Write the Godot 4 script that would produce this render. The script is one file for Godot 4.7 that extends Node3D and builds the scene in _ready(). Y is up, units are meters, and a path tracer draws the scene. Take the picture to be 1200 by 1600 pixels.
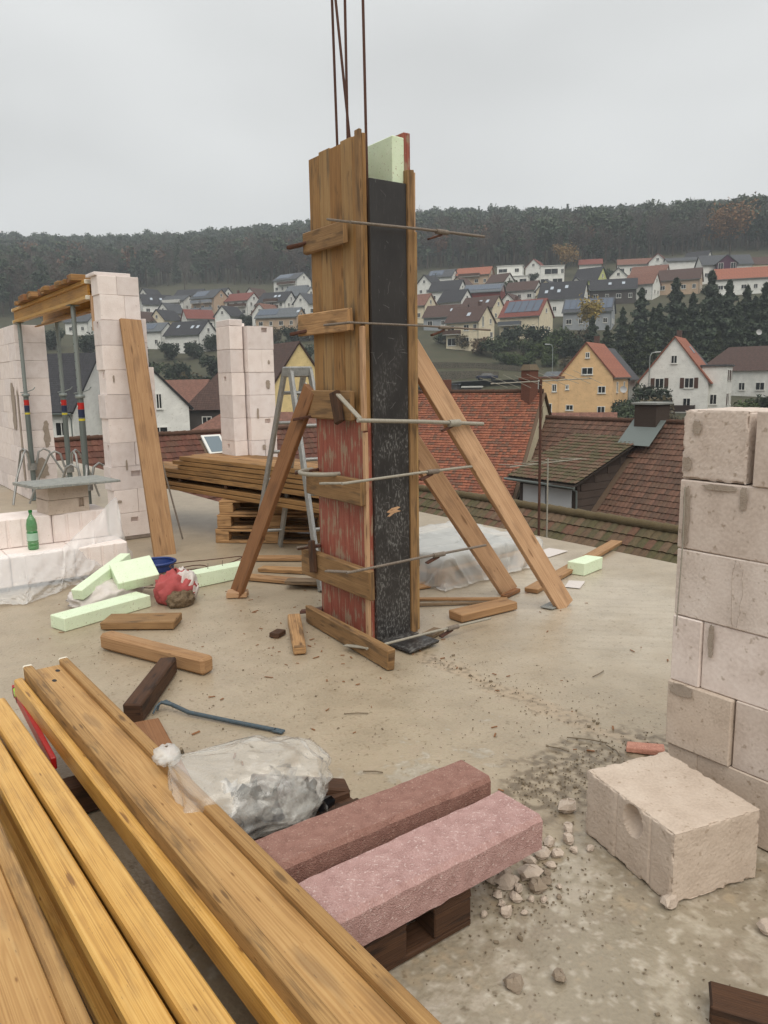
extends Node3D
# A block-built storey under construction above a village: column formwork, braces, stacked beams, and the valley houses behind.
# World: x and -z run along the building's own two directions, y is up, the slab's top is y = 0.

var rng := RandomNumberGenerator.new()
var used := {}
var M := {}

# ------------------------------------------------------------------ mesh builder
class MB:
	var v := PackedVector3Array()
	var n := PackedVector3Array()
	var t := PackedVector2Array()
	var c := PackedColorArray()
	var col := Color(1, 1, 1)

	func put(p: Vector3, nn: Vector3, uv: Vector2) -> void:
		v.append(p); n.append(nn); t.append(uv); c.append(col)

	func tri(a: Vector3, b: Vector3, d: Vector3, out: Vector3, ua := Vector2.ZERO, ub := Vector2.ZERO, ud := Vector2.ZERO) -> void:
		var nn := (b - a).cross(d - a)
		if nn.length_squared() < 1e-16:
			return
		nn = nn.normalized()
		if nn.dot(out) < 0.0:
			nn = -nn
			put(a, nn, ua); put(b, nn, ub); put(d, nn, ud)
		else:
			put(a, nn, ua); put(d, nn, ud); put(b, nn, ub)

	func face(a: Vector3, b: Vector3, d: Vector3, e: Vector3, out: Vector3, ua := Vector2(0, 0), ub := Vector2(1, 0), ud := Vector2(1, 1), ue := Vector2(0, 1)) -> void:
		tri(a, b, d, out, ua, ub, ud)
		tri(a, d, e, out, ua, ud, ue)

	# smooth quad: own normals at each corner
	func sface(p: Array, nn: Array, uv: Array) -> void:
		for k in [[0, 1, 2], [0, 2, 3]]:
			var a: Vector3 = p[k[0]]
			var b: Vector3 = p[k[1]]
			var d: Vector3 = p[k[2]]
			var g := (b - a).cross(d - a)
			if g.length_squared() < 1e-18:
				continue
			var m: Vector3 = nn[k[0]] + nn[k[1]] + nn[k[2]]
			var o = [k[0], k[1], k[2]] if g.dot(m) < 0.0 else [k[0], k[2], k[1]]
			for i in o:
				put(p[i], nn[i], uv[i])

	static func uvof(p: Vector3, ax: int, o: Vector2) -> Vector2:
		if ax == 0:
			return Vector2(p.z, p.y) + o
		if ax == 1:
			return Vector2(p.x, p.z) + o
		return Vector2(p.x, p.y + 0.37) + o

	# box with chamfered edges, uv in metres with u along local x; jit moves the corners
	func cbox(s: Vector3, bev := 0.004, o := Vector2.ZERO, jit := 0.0, r: RandomNumberGenerator = null, xf := Transform3D()) -> void:
		var h := s * 0.5
		var P := {}
		var ctr := {}
		for sx in [-1, 1]:
			for sy in [-1, 1]:
				for sz in [-1, 1]:
					var q := Vector3(sx * h.x, sy * h.y, sz * h.z)
					if jit > 0.0 and r:
						q += Vector3(r.randf_range(-1, 1), r.randf_range(-1, 1), r.randf_range(-1, 1)) * jit
					for ax in 3:
						var p := q
						for k in 3:
							if k != ax:
								p[k] -= [sx, sy, sz][k] * bev
						P[[sx, sy, sz, ax]] = p
		for ax in 3:
			var b: int = (ax + 1) % 3
			var d: int = (ax + 2) % 3
			for sg in [-1, 1]:
				var ks := []
				for w in [[-1, -1], [1, -1], [1, 1], [-1, 1]]:
					var sgn := [0, 0, 0]
					sgn[ax] = sg; sgn[b] = w[0]; sgn[d] = w[1]
					ks.append([sgn[0], sgn[1], sgn[2], ax])
				var out := Vector3.ZERO
				out[ax] = sg
				_f4(P[ks[0]], P[ks[1]], P[ks[2]], P[ks[3]], out, ax, o, xf)
		if bev <= 0.0:
			return
		for ax in 3:                      # twelve edges, each along axis ax
			var b: int = (ax + 1) % 3
			var d: int = (ax + 2) % 3
			for w in [[-1, -1], [1, -1], [1, 1], [-1, 1]]:
				var k0 := [0, 0, 0]
				var k1 := [0, 0, 0]
				k0[ax] = -1; k1[ax] = 1
				k0[b] = w[0]; k1[b] = w[0]; k0[d] = w[1]; k1[d] = w[1]
				var out := Vector3.ZERO
				out[b] = w[0]; out[d] = w[1]
				_f4(P[k0 + [b]], P[k1 + [b]], P[k1 + [d]], P[k0 + [d]], out, b, o, xf)
		for sx in [-1, 1]:
			for sy in [-1, 1]:
				for sz in [-1, 1]:
					var a: Vector3 = P[[sx, sy, sz, 0]]
					var b2: Vector3 = P[[sx, sy, sz, 1]]
					var d2: Vector3 = P[[sx, sy, sz, 2]]
					tri(xf * a, xf * b2, xf * d2, xf.basis * Vector3(sx, sy, sz), uvof(a, 1, o), uvof(b2, 1, o), uvof(d2, 1, o))

	func _f4(a: Vector3, b: Vector3, d: Vector3, e: Vector3, out: Vector3, ax: int, o: Vector2, xf: Transform3D) -> void:
		face(xf * a, xf * b, xf * d, xf * e, xf.basis * out, uvof(a, ax, o), uvof(b, ax, o), uvof(d, ax, o), uvof(e, ax, o))

	func box(ctr: Vector3, s: Vector3, o := Vector2.ZERO, bas := Basis()) -> void:
		cbox(s, 0.0, o, 0.0, null, Transform3D(bas, ctr))

	func tube(pts: Array, rad: float, sides := 8, caps := true, rad2 := -1.0) -> void:
		var rings := []
		var prev := Vector3.UP
		for i in pts.size():
			var p: Vector3 = pts[i]
			var dir: Vector3 = (pts[min(i + 1, pts.size() - 1)] - pts[max(i - 1, 0)]).normalized()
			var sd := dir.cross(prev)
			if sd.length() < 0.05:
				sd = dir.cross(Vector3.RIGHT if absf(dir.x) < 0.9 else Vector3.FORWARD)
			sd = sd.normalized()
			var up := sd.cross(dir).normalized()
			prev = up
			var rr := rad if rad2 < 0.0 else lerpf(rad, rad2, float(i) / max(1, pts.size() - 1))
			var ring := []
			for k in sides:
				var a := TAU * k / sides
				var nn := sd * cos(a) + up * sin(a)
				ring.append([p + nn * rr, nn])
			rings.append(ring)
		var acc := 0.0
		for i in pts.size() - 1:
			var ln: float = (pts[i + 1] - pts[i]).length()
			for k in sides:
				var k2 := (k + 1) % sides
				var ua := float(k) / sides * 0.3
				var ub := float(k + 1) / sides * 0.3
				sface([rings[i][k][0], rings[i + 1][k][0], rings[i + 1][k2][0], rings[i][k2][0]], [rings[i][k][1], rings[i + 1][k][1], rings[i + 1][k2][1], rings[i][k2][1]], [Vector2(acc, ua), Vector2(acc + ln, ua), Vector2(acc + ln, ub), Vector2(acc, ub)])
			acc += ln
		if caps:
			for e in [0, pts.size() - 1]:
				var out: Vector3 = (pts[0] - pts[1]) if e == 0 else (pts[e] - pts[e - 1])
				for k in range(1, sides - 1):
					tri(rings[e][0][0], rings[e][k][0], rings[e][k + 1][0], out)

	func lathe(prof: Array, sides := 16, at := Vector3.ZERO) -> void:      # prof: [radius, y]
		for i in prof.size() - 1:
			var d := Vector2(prof[i + 1][0] - prof[i][0], prof[i + 1][1] - prof[i][1])
			var nr := Vector2(d.y, -d.x).normalized()
			for k in sides:
				var a := TAU * k / sides
				var b := TAU * (k + 1) / sides
				var ps := []
				var ns := []
				var us := []
				for q in [[i, a, k], [i + 1, a, k], [i + 1, b, k + 1], [i, b, k + 1]]:
					ps.append(at + Vector3(cos(q[1]) * prof[q[0]][0], prof[q[0]][1], sin(q[1]) * prof[q[0]][0]))
					ns.append(Vector3(cos(q[1]) * nr.x, nr.y, sin(q[1]) * nr.x))
					us.append(Vector2(float(q[2]) / sides, prof[q[0]][1]))
				sface(ps, ns, us)

	# a flat polygon (x, z) pushed from y0 to y1
	func prism(poly: PackedVector2Array, y0: float, y1: float, o := Vector2.ZERO) -> void:
		var ids := Geometry2D.triangulate_polygon(poly)
		for i in range(0, ids.size(), 3):
			for y in [y0, y1]:
				var a := Vector3(poly[ids[i]].x, y, poly[ids[i]].y)
				var b := Vector3(poly[ids[i + 1]].x, y, poly[ids[i + 1]].y)
				var d := Vector3(poly[ids[i + 2]].x, y, poly[ids[i + 2]].y)
				tri(a, b, d, Vector3.UP if y == y1 else Vector3.DOWN, uvof(a, 1, o), uvof(b, 1, o), uvof(d, 1, o))
		var area := 0.0
		for i in poly.size():
			var p := poly[i]
			var q := poly[(i + 1) % poly.size()]
			area += p.x * q.y - q.x * p.y
		for i in poly.size():
			var p := poly[i]
			var q := poly[(i + 1) % poly.size()]
			var out := Vector3(q.y - p.y, 0, -(q.x - p.x)) * signf(area)
			var l := (q - p).length()
			face(Vector3(p.x, y0, p.y), Vector3(q.x, y0, q.y), Vector3(q.x, y1, q.y), Vector3(p.x, y1, p.y), out, Vector2(0, y0), Vector2(l, y0), Vector2(l, y1), Vector2(0, y1))

	# smooth closed surface over a latitude grid: f(dir) -> radius vector
	func ball(f: Callable, nu := 20, nv := 12) -> void:
		var pts := []
		for j in nv + 1:
			var row := []
			for i in nu + 1:
				var th := PI * j / nv
				var ph := TAU * (i % nu) / nu
				row.append(f.call(Vector3(sin(th) * cos(ph), cos(th), sin(th) * sin(ph))))
			pts.append(row)
		var nr := []
		for j in nv + 1:
			var row := []
			for i in nu + 1:
				var a: Vector3 = pts[j][(i + 1) % nu] - pts[j][(i - 1 + nu) % nu]
				var b: Vector3 = pts[min(j + 1, nv)][i] - pts[max(j - 1, 0)][i]
				var q := b.cross(a)
				row.append(q.normalized() if q.length() > 1e-9 else (Vector3.UP if j == 0 else Vector3.DOWN))
			nr.append(row)
		for j in nv:
			for i in nu:
				sface([pts[j][i], pts[j + 1][i], pts[j + 1][i + 1], pts[j][i + 1]], [nr[j][i], nr[j + 1][i], nr[j + 1][i + 1], nr[j][i + 1]], [Vector2(i, j) * 0.1, Vector2(i, j + 1) * 0.1, Vector2(i + 1, j + 1) * 0.1, Vector2(i + 1, j) * 0.1])

	# an open sheet: rows of points
	func sheet(g: Array) -> void:
		var nr := []
		for j in g.size():
			var row := []
			for i in g[j].size():
				var a: Vector3 = g[j][min(i + 1, g[j].size() - 1)] - g[j][max(i - 1, 0)]
				var b: Vector3 = g[min(j + 1, g.size() - 1)][i] - g[max(j - 1, 0)][i]
				row.append(a.cross(b).normalized())
			nr.append(row)
		for j in g.size() - 1:
			for i in g[j].size() - 1:
				sface([g[j][i], g[j + 1][i], g[j + 1][i + 1], g[j][i + 1]], [nr[j][i], nr[j + 1][i], nr[j + 1][i + 1], nr[j][i + 1]], [Vector2(i, j) * 0.1, Vector2(i, j + 1) * 0.1, Vector2(i + 1, j + 1) * 0.1, Vector2(i + 1, j) * 0.1])

	func done(colored := false) -> ArrayMesh:
		var a := []
		a.resize(Mesh.ARRAY_MAX)
		a[Mesh.ARRAY_VERTEX] = v
		a[Mesh.ARRAY_NORMAL] = n
		a[Mesh.ARRAY_TEX_UV] = t
		if colored:
			a[Mesh.ARRAY_COLOR] = c
		var m := ArrayMesh.new()
		m.add_surface_from_arrays(Mesh.PRIMITIVE_TRIANGLES, a)
		return m

# ------------------------------------------------------------------ naming and placing
func numbered(called: String, owner_id := 0) -> String:
	var k := "%d/%s" % [owner_id, called]
	if not used.has(k):
		used[k] = 0
		return called
	used[k] += 1
	return "%s_%03d" % [called, used[k]]

func tag(o: Node, label: String, category: String, group := "") -> void:
	o.set_meta("label", label)
	o.set_meta("category", category)
	if not o.has_meta("kind"):
		o.set_meta("kind", "thing")
	if group != "":
		o.set_meta("group", group)

func thing(called: String, label: String, category: String, at := Vector3.ZERO, turn := 0.0, group := "") -> Node3D:
	var o := Node3D.new()
	o.name = numbered(called)
	add_child(o)
	o.position = at
	o.rotation.y = turn
	tag(o, label, category, group)
	return o

func part(parent: Node3D, called: String, mesh: Mesh, mat: Material, xf := Transform3D()) -> MeshInstance3D:
	var o := MeshInstance3D.new()
	o.name = numbered(called, parent.get_instance_id())
	o.mesh = mesh
	o.material_override = mat
	o.transform = xf
	parent.add_child(o, true)
	return o

func single(called: String, label: String, category: String, mesh: Mesh, mat: Material, xf := Transform3D(), group := "") -> MeshInstance3D:
	var o := MeshInstance3D.new()
	o.name = numbered(called)
	o.mesh = mesh
	o.material_override = mat
	o.transform = xf
	add_child(o)
	tag(o, label, category, group)
	return o

func setting(called: String, mesh: Mesh, mat: Material, kind := "structure") -> MeshInstance3D:
	var o := MeshInstance3D.new()
	o.name = numbered(called)
	o.mesh = mesh
	o.material_override = mat
	add_child(o)
	o.set_meta("kind", kind)
	return o

# ------------------------------------------------------------------ shape shorthand
func ro() -> Vector2:
	return Vector2(rng.randf() * 7.0, rng.randf() * 7.0)

func plank(l: float, t: float, w: float, bev := 0.004, jit := 0.002) -> ArrayMesh:      # along x, t high (y), w wide (z)
	var b := MB.new()
	b.cbox(Vector3(l, t, w), bev, ro(), jit, rng)
	return b.done()

func along(a: Vector3, b: Vector3, up: Vector3) -> Transform3D:       # local x from a to b, y towards up, origin midway
	var x := (b - a).normalized()
	var z := x.cross(up).normalized()
	var y := z.cross(x).normalized()
	return Transform3D(Basis(x, y, z), (a + b) * 0.5)

func rotx(at: Vector3, yaw := 0.0, pitch := 0.0, roll := 0.0) -> Transform3D:
	return Transform3D(Basis.from_euler(Vector3(deg_to_rad(pitch), deg_to_rad(yaw), deg_to_rad(roll))), at)

func rod(pts: Array, r: float, sides := 8, r2 := -1.0) -> ArrayMesh:
	var b := MB.new()
	b.tube(pts, r, sides, true, r2)
	return b.done()

# ------------------------------------------------------------------ computed textures
func nz(seed_: int, freq: float, w: int, h: int, tw: int, th: int, oct := 3, kind := FastNoiseLite.TYPE_SIMPLEX_SMOOTH) -> PackedByteArray:
	var f := FastNoiseLite.new()
	f.seed = seed_
	f.noise_type = kind
	f.frequency = freq
	f.fractal_octaves = oct
	var im := f.get_seamless_image(w, h, false, false, 0.15, true)
	im.convert(Image.FORMAT_L8)
	if tw != w or th != h:
		im.resize(tw, th, Image.INTERPOLATE_CUBIC)
	return im.get_data()

func to_tex(d: PackedByteArray, w: int, h: int, rgb := true) -> ImageTexture:
	return ImageTexture.create_from_image(Image.create_from_data(w, h, false, Image.FORMAT_RGB8 if rgb else Image.FORMAT_L8, d))

func ramp3(a: Color, b: Color, c: Color, t: float) -> Color:
	return a.lerp(b, clampf(t * 2.0, 0, 1)) if t < 0.5 else b.lerp(c, clampf(t * 2.0 - 1.0, 0, 1))

# wood: u runs with the grain. Returns [colour, height]
func wood(seed_: int, dark: Color, mid: Color, light: Color, knots := 6, stain := 0.3, fine := 0.5, stain_c := Color(0.16, 0.13, 0.1)) -> Array:
	var W := 512
	var Hh := 512
	var a := nz(seed_, 0.16, 5, Hh, W, Hh, 4)
	var b := nz(seed_ + 1, 0.02, 6, Hh, W, Hh, 3)
	var bl := nz(seed_ + 2, 0.02, 256, 256, W, Hh, 4)
	var st := nz(seed_ + 3, 0.025, 128, 256, W, Hh, 5)
	var sp := nz(seed_ + 4, 0.35, 128, Hh, W, Hh, 1)
	var r := RandomNumberGenerator.new()
	r.seed = seed_
	var kn := []
	for k in knots:
		kn.append(Vector3(r.randf() * W, r.randf() * Hh, r.randf_range(4, 9)))
	for k in knots * 3:                                   # nail holes and pin knots
		kn.append(Vector3(r.randf() * W, r.randf() * Hh, r.randf_range(1.2, 2.4)))
	var kb := PackedFloat32Array()                        # what the knots add or take
	kb.resize(W * Hh)
	for k in kn:
		for yy in range(int(k.y - k.z * 2.6), int(k.y + k.z * 2.6)):
			for xx in range(int(k.x - k.z * 4.6), int(k.x + k.z * 4.6)):
				var dx: float = (xx - k.x) * 0.55
				var dy: float = yy - k.y
				var q: float = (dx * dx + dy * dy) / (k.z * k.z)
				if q < 6.0:
					kb[posmod(yy, Hh) * W + posmod(xx, W)] += -0.9 * exp(-q * 1.1) + (0.12 * sin(q * 4.0) * exp(-q * 0.4) if q > 0.8 else 0.0)
	var px := PackedByteArray()
	px.resize(W * Hh * 3)
	var hp := PackedByteArray()
	hp.resize(W * Hh)
	for y in Hh:
		for x in W:
			var i := y * W + x
			var g := a[i] / 255.0 * fine + (sin(b[i] / 255.0 * 46.0) * 0.5 + 0.5) * (1.0 - fine)
			var t := g * 0.52 + bl[i] / 255.0 * 0.24 + 0.13
			t += kb[i]
			var c := ramp3(dark, mid, light, clampf(t, 0, 1))
			var s := clampf((st[i] / 255.0 - 0.60) * 4.0, 0, 1) * stain
			c = c.lerp(stain_c, s)
			if sp[i] > 240:
				c = c.lerp(stain_c, 0.55)
			px[i * 3] = int(clampf(c.r, 0, 1) * 255)
			px[i * 3 + 1] = int(clampf(c.g, 0, 1) * 255)
			px[i * 3 + 2] = int(clampf(c.b, 0, 1) * 255)
			hp[i] = int(clampf(0.35 + g * 0.5 - s * 0.2, 0, 1) * 255)
	return [to_tex(px, W, Hh), to_tex(hp, W, Hh, false)]

# mineral surfaces: three tones mixed by coarse and fine noise, and specks of a fourth
func mineral(seed_: int, dark: Color, mid: Color, light: Color, speck: Color, speck_at := 0.8, fine := 0.35, W := 512, coarse := 0.012) -> Array:
	var a := nz(seed_, coarse, W, W, W, W, 5)
	var b := nz(seed_ + 1, 0.12, W, W, W, W, 3)
	var d := nz(seed_ + 2, 0.05, W, W, W, W, 4)
	var px := PackedByteArray()
	px.resize(W * W * 3)
	var hp := PackedByteArray()
	hp.resize(W * W)
	for i in W * W:
		var t := a[i] / 255.0 * (1.0 - fine) + b[i] / 255.0 * fine
		var c := ramp3(dark, mid, light, t)
		var s := clampf((d[i] / 255.0 - speck_at) * 8.0, 0, 1)
		c = c.lerp(speck, s * 0.8)
		px[i * 3] = int(clampf(c.r, 0, 1) * 255)
		px[i * 3 + 1] = int(clampf(c.g, 0, 1) * 255)
		px[i * 3 + 2] = int(clampf(c.b, 0, 1) * 255)
		hp[i] = int(clampf(b[i] / 255.0 * 0.6 + d[i] / 255.0 * 0.4, 0, 1) * 255)
	return [to_tex(px, W, W), to_tex(hp, W, W, false)]

func mat(tx: Array, rough := 0.8, relief := 0.0, tint := Color(1, 1, 1), scale := Vector3.ONE, tri := false, world := false) -> StandardMaterial3D:
	var m := StandardMaterial3D.new()
	m.albedo_color = tint
	m.roughness = rough
	if tx.size() > 0:
		m.albedo_texture = tx[0]
		if relief > 0.0:
			m.heightmap_enabled = true
			m.heightmap_texture = tx[1]
			m.heightmap_scale = relief
	m.uv1_scale = scale
	m.uv1_triplanar = tri
	m.uv1_world_triplanar = world
	return m

func flat(c: Color, rough := 0.8, metal := 0.0) -> StandardMaterial3D:
	var m := StandardMaterial3D.new()
	m.albedo_color = c
	m.roughness = rough
	m.metallic = metal
	return m

# ------------------------------------------------------------------ materials
func materials() -> void:
	# timber
	var w_yellow := wood(11, Color(0.53, 0.37, 0.17), Color(0.795, 0.61, 0.315), Color(0.88, 0.735, 0.46), 3, 0.16, 0.55, Color(0.42, 0.31, 0.19))
	var w_worn := wood(21, Color(0.44, 0.35, 0.24), Color(0.62, 0.51, 0.37), Color(0.76, 0.67, 0.53), 8, 0.45, 0.5, Color(0.30, 0.25, 0.2))
	var w_old := wood(31, Color(0.30, 0.24, 0.18), Color(0.48, 0.40, 0.31), Color(0.64, 0.56, 0.46), 5, 0.5, 0.6)
	var w_brace := wood(41, Color(0.55, 0.43, 0.31), Color(0.745, 0.61, 0.47), Color(0.82, 0.71, 0.58), 9, 0.3, 0.45, Color(0.44, 0.34, 0.26))
	var w_panel := wood(51, Color(0.42, 0.31, 0.18), Color(0.63, 0.50, 0.33), Color(0.75, 0.63, 0.45), 4, 0.6, 0.7, Color(0.36, 0.31, 0.25))
	M.yellow = mat(w_yellow, 0.38, 0.12, Color(1, 1, 1), Vector3(0.8, 2.2, 1))
	M.yellow_web = mat(w_yellow, 0.4, 0.1, Color(0.92, 0.88, 0.8), Vector3(0.7, 1.6, 1))
	M.yellow_worn = mat(w_worn, 0.65, 0.2, Color(1.0, 0.93, 0.78), Vector3(0.8, 2.4, 1))
	M.worn_web = mat(wood(61, Color(0.52, 0.37, 0.20), Color(0.70, 0.54, 0.33), Color(0.79, 0.65, 0.44), 7, 0.3, 0.5, Color(0.38, 0.29, 0.2)), 0.55, 0.12, Color(1, 1, 1), Vector3(0.6, 1.3, 1))
	M.worn = mat(w_worn, 0.75, 0.2, Color(0.86, 0.8, 0.72), Vector3(0.8, 2.2, 1))
	M.old = mat(w_old, 0.8, 0.25, Color(1, 1, 1), Vector3(0.8, 2.2, 1))
	M.old_dark = mat(w_old, 0.8, 0.25, Color(0.62, 0.5, 0.42), Vector3(0.8, 2.2, 1))
	M.old_light = mat(w_old, 0.8, 0.25, Color(1.35, 1.25, 1.1), Vector3(0.7, 2.0, 1))
	M.brace = mat(w_brace, 0.7, 0.1, Color(1.0, 0.975, 0.97), Vector3(0.6, 1.6, 1))
	M.brace_dark = mat(w_brace, 0.7, 0.1, Color(0.72, 0.61, 0.51), Vector3(0.6, 1.6, 1))
	M.plank = mat(w_brace, 0.75, 0.12, Color(0.84, 0.79, 0.72), Vector3(0.5, 1.5, 1))
	M.stack = [mat(w_worn, 0.8, 0.2, Color(0.93, 0.85, 0.72), Vector3(0.5, 2, 1)), mat(w_old, 0.8, 0.2, Color(1.3, 1.18, 1.0), Vector3(0.5, 2, 1)), mat(w_worn, 0.8, 0.2, Color(0.8, 0.72, 0.6), Vector3(0.5, 2, 1))]
	M.panel = [mat(w_panel, 0.7, 0.18, Color(0.97, 0.96, 0.94), Vector3(0.6, 1.7, 1)), mat(w_panel, 0.7, 0.18, Color(0.93, 0.88, 0.8), Vector3(0.6, 1.7, 1)), mat(w_worn, 0.7, 0.18, Color(0.92, 0.82, 0.66), Vector3(0.6, 1.7, 1))]
	M.red_wood = mat(red_paint(), 0.6, 0.18, Color(1, 1, 1), Vector3(0.9, 1.4, 1))
	M.black_panel = mat(black_film(), 0.42, 0.1, Color(1, 1, 1), Vector3(1.0 / 2.8, 1.0 / 0.26, 1))
	# masonry
	var aac := mineral(71, Color(0.82, 0.775, 0.75), Color(0.87, 0.83, 0.81), Color(0.90, 0.87, 0.855), Color(0.74, 0.69, 0.65), 0.80, 0.3)
	M.block = [mat(aac, 0.92, 0.12, Color(1.03, 1.03, 1.04), Vector3(1.1, 1.1, 1.1), true, true), mat(aac, 0.92, 0.12, Color(0.99, 0.985, 0.99), Vector3(1.3, 1.3, 1.3), true, true), mat(aac, 0.92, 0.12, Color(1.05, 1.045, 1.045), Vector3(0.9, 0.9, 0.9), true, true)]
	var aac2 := mineral(75, Color(0.70, 0.65, 0.61), Color(0.79, 0.745, 0.71), Color(0.85, 0.815, 0.785), Color(0.62, 0.565, 0.51), 0.74, 0.45)
	M.block_dirty = mat(aac2, 0.92, 0.14, Color(0.97, 0.945, 0.91), Vector3(1.2, 1.2, 1.2), true, true)
	M.block_wall = [mat(aac2, 0.92, 0.12, Color(1.0, 0.985, 0.975), Vector3(0.9, 0.9, 0.9), true, true), mat(aac2, 0.92, 0.12, Color(1.05, 1.045, 1.045), Vector3(1.1, 1.1, 1.1), true, true), mat(aac2, 0.92, 0.12, Color(1.10, 1.095, 1.105), Vector3(0.8, 0.8, 0.8), true, true)]
	M.joint = mat(aac2, 0.95, 0.1, Color(0.7, 0.68, 0.66), Vector3(2, 2, 2), true, true)
	M.smear = mat(aac2, 0.95, 0.2, Color(0.80, 0.78, 0.75), Vector3(3, 3, 3), true, true)
	var red := mineral(81, Color(0.53, 0.42, 0.40), Color(0.66, 0.55, 0.53), Color(0.75, 0.66, 0.64), Color(0.82, 0.77, 0.75), 0.70, 0.55)
	M.lintel = [mat(red, 0.9, 0.5, Color(1.03, 0.99, 0.99), Vector3(2.6, 2.6, 2.6), true, true), mat(red, 0.9, 0.5, Color(0.86, 0.77, 0.72), Vector3(2.9, 2.9, 2.9), true, true)]
	M.brick = mat(red, 0.9, 0.3, Color(1.15, 0.98, 0.88), Vector3(4, 4, 4), true, true)
	M.stone = [mat(aac2, 0.95, 0.3, Color(0.95, 0.93, 0.9), Vector3(5, 5, 5), true, true), mat(aac2, 0.95, 0.3, Color(0.72, 0.69, 0.64), Vector3(5, 5, 5), true, true)]
	M.grit = flat(Color(0.47, 0.42, 0.35), 0.95)
	M.splat = mat(aac2, 0.9, 0.15, Color(0.98, 0.96, 0.93), Vector3(3, 3, 3), true, true)
	M.mud = mat(mineral(85, Color(0.33, 0.27, 0.2), Color(0.43, 0.36, 0.27), Color(0.53, 0.46, 0.36), Color(0.25, 0.2, 0.15), 0.6, 0.5), 0.8, 0.5, Color(1, 1, 1), Vector3(2, 2, 2), true, true)
	# foam, plastic, metal
	var fo := mineral(91, Color(0.80, 0.865, 0.735), Color(0.845, 0.90, 0.785), Color(0.875, 0.92, 0.82), Color(0.56, 0.49, 0.38), 0.76, 0.5)
	M.foam = mat(fo, 0.8, 0.06, Color(1, 1, 1), Vector3(1.6, 1.6, 1.6), true, true)
	M.foam_pale = mat(fo, 0.8, 0.06, Color(1.06, 1.03, 1.07), Vector3(1.6, 1.6, 1.6), true, true)
	M.steel = flat(Color(0.56, 0.59, 0.58), 0.45, 0.35)
	M.steel_dark = flat(Color(0.43, 0.46, 0.45), 0.5, 0.3)
	M.alu = mat(mineral(95, Color(0.5, 0.5, 0.49), Color(0.6, 0.6, 0.59), Color(0.68, 0.68, 0.67), Color(0.8, 0.79, 0.76), 0.7, 0.4), 0.45, 0.05, Color(1, 1, 1), Vector3(3, 3, 3), true)
	M.alu.metallic = 0.55
	M.rust = mat(mineral(97, Color(0.24, 0.14, 0.1), Color(0.33, 0.20, 0.15), Color(0.43, 0.29, 0.22), Color(0.18, 0.12, 0.1), 0.6, 0.6), 0.8, 0.1, Color(1, 1, 1), Vector3(6, 6, 6), true)
	M.rod = mat(mineral(99, Color(0.36, 0.32, 0.28), Color(0.47, 0.43, 0.39), Color(0.6, 0.57, 0.52), Color(0.3, 0.22, 0.17), 0.6, 0.5), 0.7, 0.1, Color(1, 1, 1), Vector3(8, 8, 8), true)
	M.rod_pale = mat(mineral(101, Color(0.5, 0.48, 0.44), Color(0.6, 0.58, 0.53), Color(0.7, 0.68, 0.63), Color(0.4, 0.32, 0.25), 0.7, 0.5), 0.7, 0.1, Color(1, 1, 1), Vector3(8, 8, 8), true)
	M.blue_steel = mat(mineral(103, Color(0.16, 0.21, 0.25), Color(0.24, 0.32, 0.37), Color(0.36, 0.42, 0.45), Color(0.35, 0.28, 0.22), 0.6, 0.5), 0.6, 0.05, Color(1, 1, 1), Vector3(6, 6, 6), true)
	M.white_plastic = flat(Color(0.86, 0.84, 0.78), 0.5)
	M.film = flat(Color(0.92, 0.92, 0.92, 0.34), 0.2)
	M.film.transparency = BaseMaterial3D.TRANSPARENCY_ALPHA
	M.film_bag = flat(Color(0.91, 0.90, 0.87, 0.20), 0.18)
	M.film_bag.transparency = BaseMaterial3D.TRANSPARENCY_ALPHA
	M.film_white = flat(Color(0.91, 0.91, 0.90, 0.46), 0.35)
	M.film_white.transparency = BaseMaterial3D.TRANSPARENCY_ALPHA
	M.bottle = flat(Color(0.10, 0.52, 0.22, 0.62), 0.08)
	M.bottle.transparency = BaseMaterial3D.TRANSPARENCY_ALPHA
	M.dark_stuff = flat(Color(0.13, 0.14, 0.16), 0.35)
	M.red_plastic = flat(Color(0.66, 0.08, 0.07), 0.4)
	M.green_vial = flat(Color(0.62, 0.86, 0.16), 0.2)
	M.black = flat(Color(0.07, 0.07, 0.07), 0.5)
	M.sticker_red = flat(Color(0.72, 0.13, 0.10), 0.5)
	M.sticker_blue = flat(Color(0.13, 0.17, 0.29), 0.5)
	M.sticker_yellow = flat(Color(0.80, 0.74, 0.22), 0.5)
	M.blue_plastic = flat(Color(0.13, 0.22, 0.45), 0.4)
	M.sack_white = flat(Color(0.80, 0.77, 0.75), 0.8)
	M.sack_red = flat(Color(0.66, 0.31, 0.31), 0.85)
	M.grey_board = mat(mineral(105, Color(0.40, 0.41, 0.40), Color(0.52, 0.53, 0.52), Color(0.62, 0.63, 0.61), Color(0.70, 0.68, 0.62), 0.6, 0.4), 0.6, 0.1, Color(1, 1, 1), Vector3(2, 2, 2), true)
	# far things
	var pl := mineral(111, Color(0.86, 0.86, 0.86), Color(0.93, 0.93, 0.93), Color(1, 1, 1), Color(0.80, 0.79, 0.77), 0.72, 0.3, 256)
	M.plaster_tex = pl
	M.roof_tex = roof_rows()
	M.tile = {}
	M.pane = flat(Color(0.10, 0.11, 0.12), 0.15)
	M.frame_white = flat(Color(0.84, 0.84, 0.82), 0.6)
	M.shutter_brown = flat(Color(0.28, 0.17, 0.12), 0.7)
	M.solar = flat(Color(0.30, 0.34, 0.40), 0.25)
	M.bark = flat(Color(0.28, 0.24, 0.20), 0.9)
	M.leaf = flat(Color(1, 1, 1), 0.9)
	M.leaf.vertex_color_use_as_albedo = true
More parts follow.
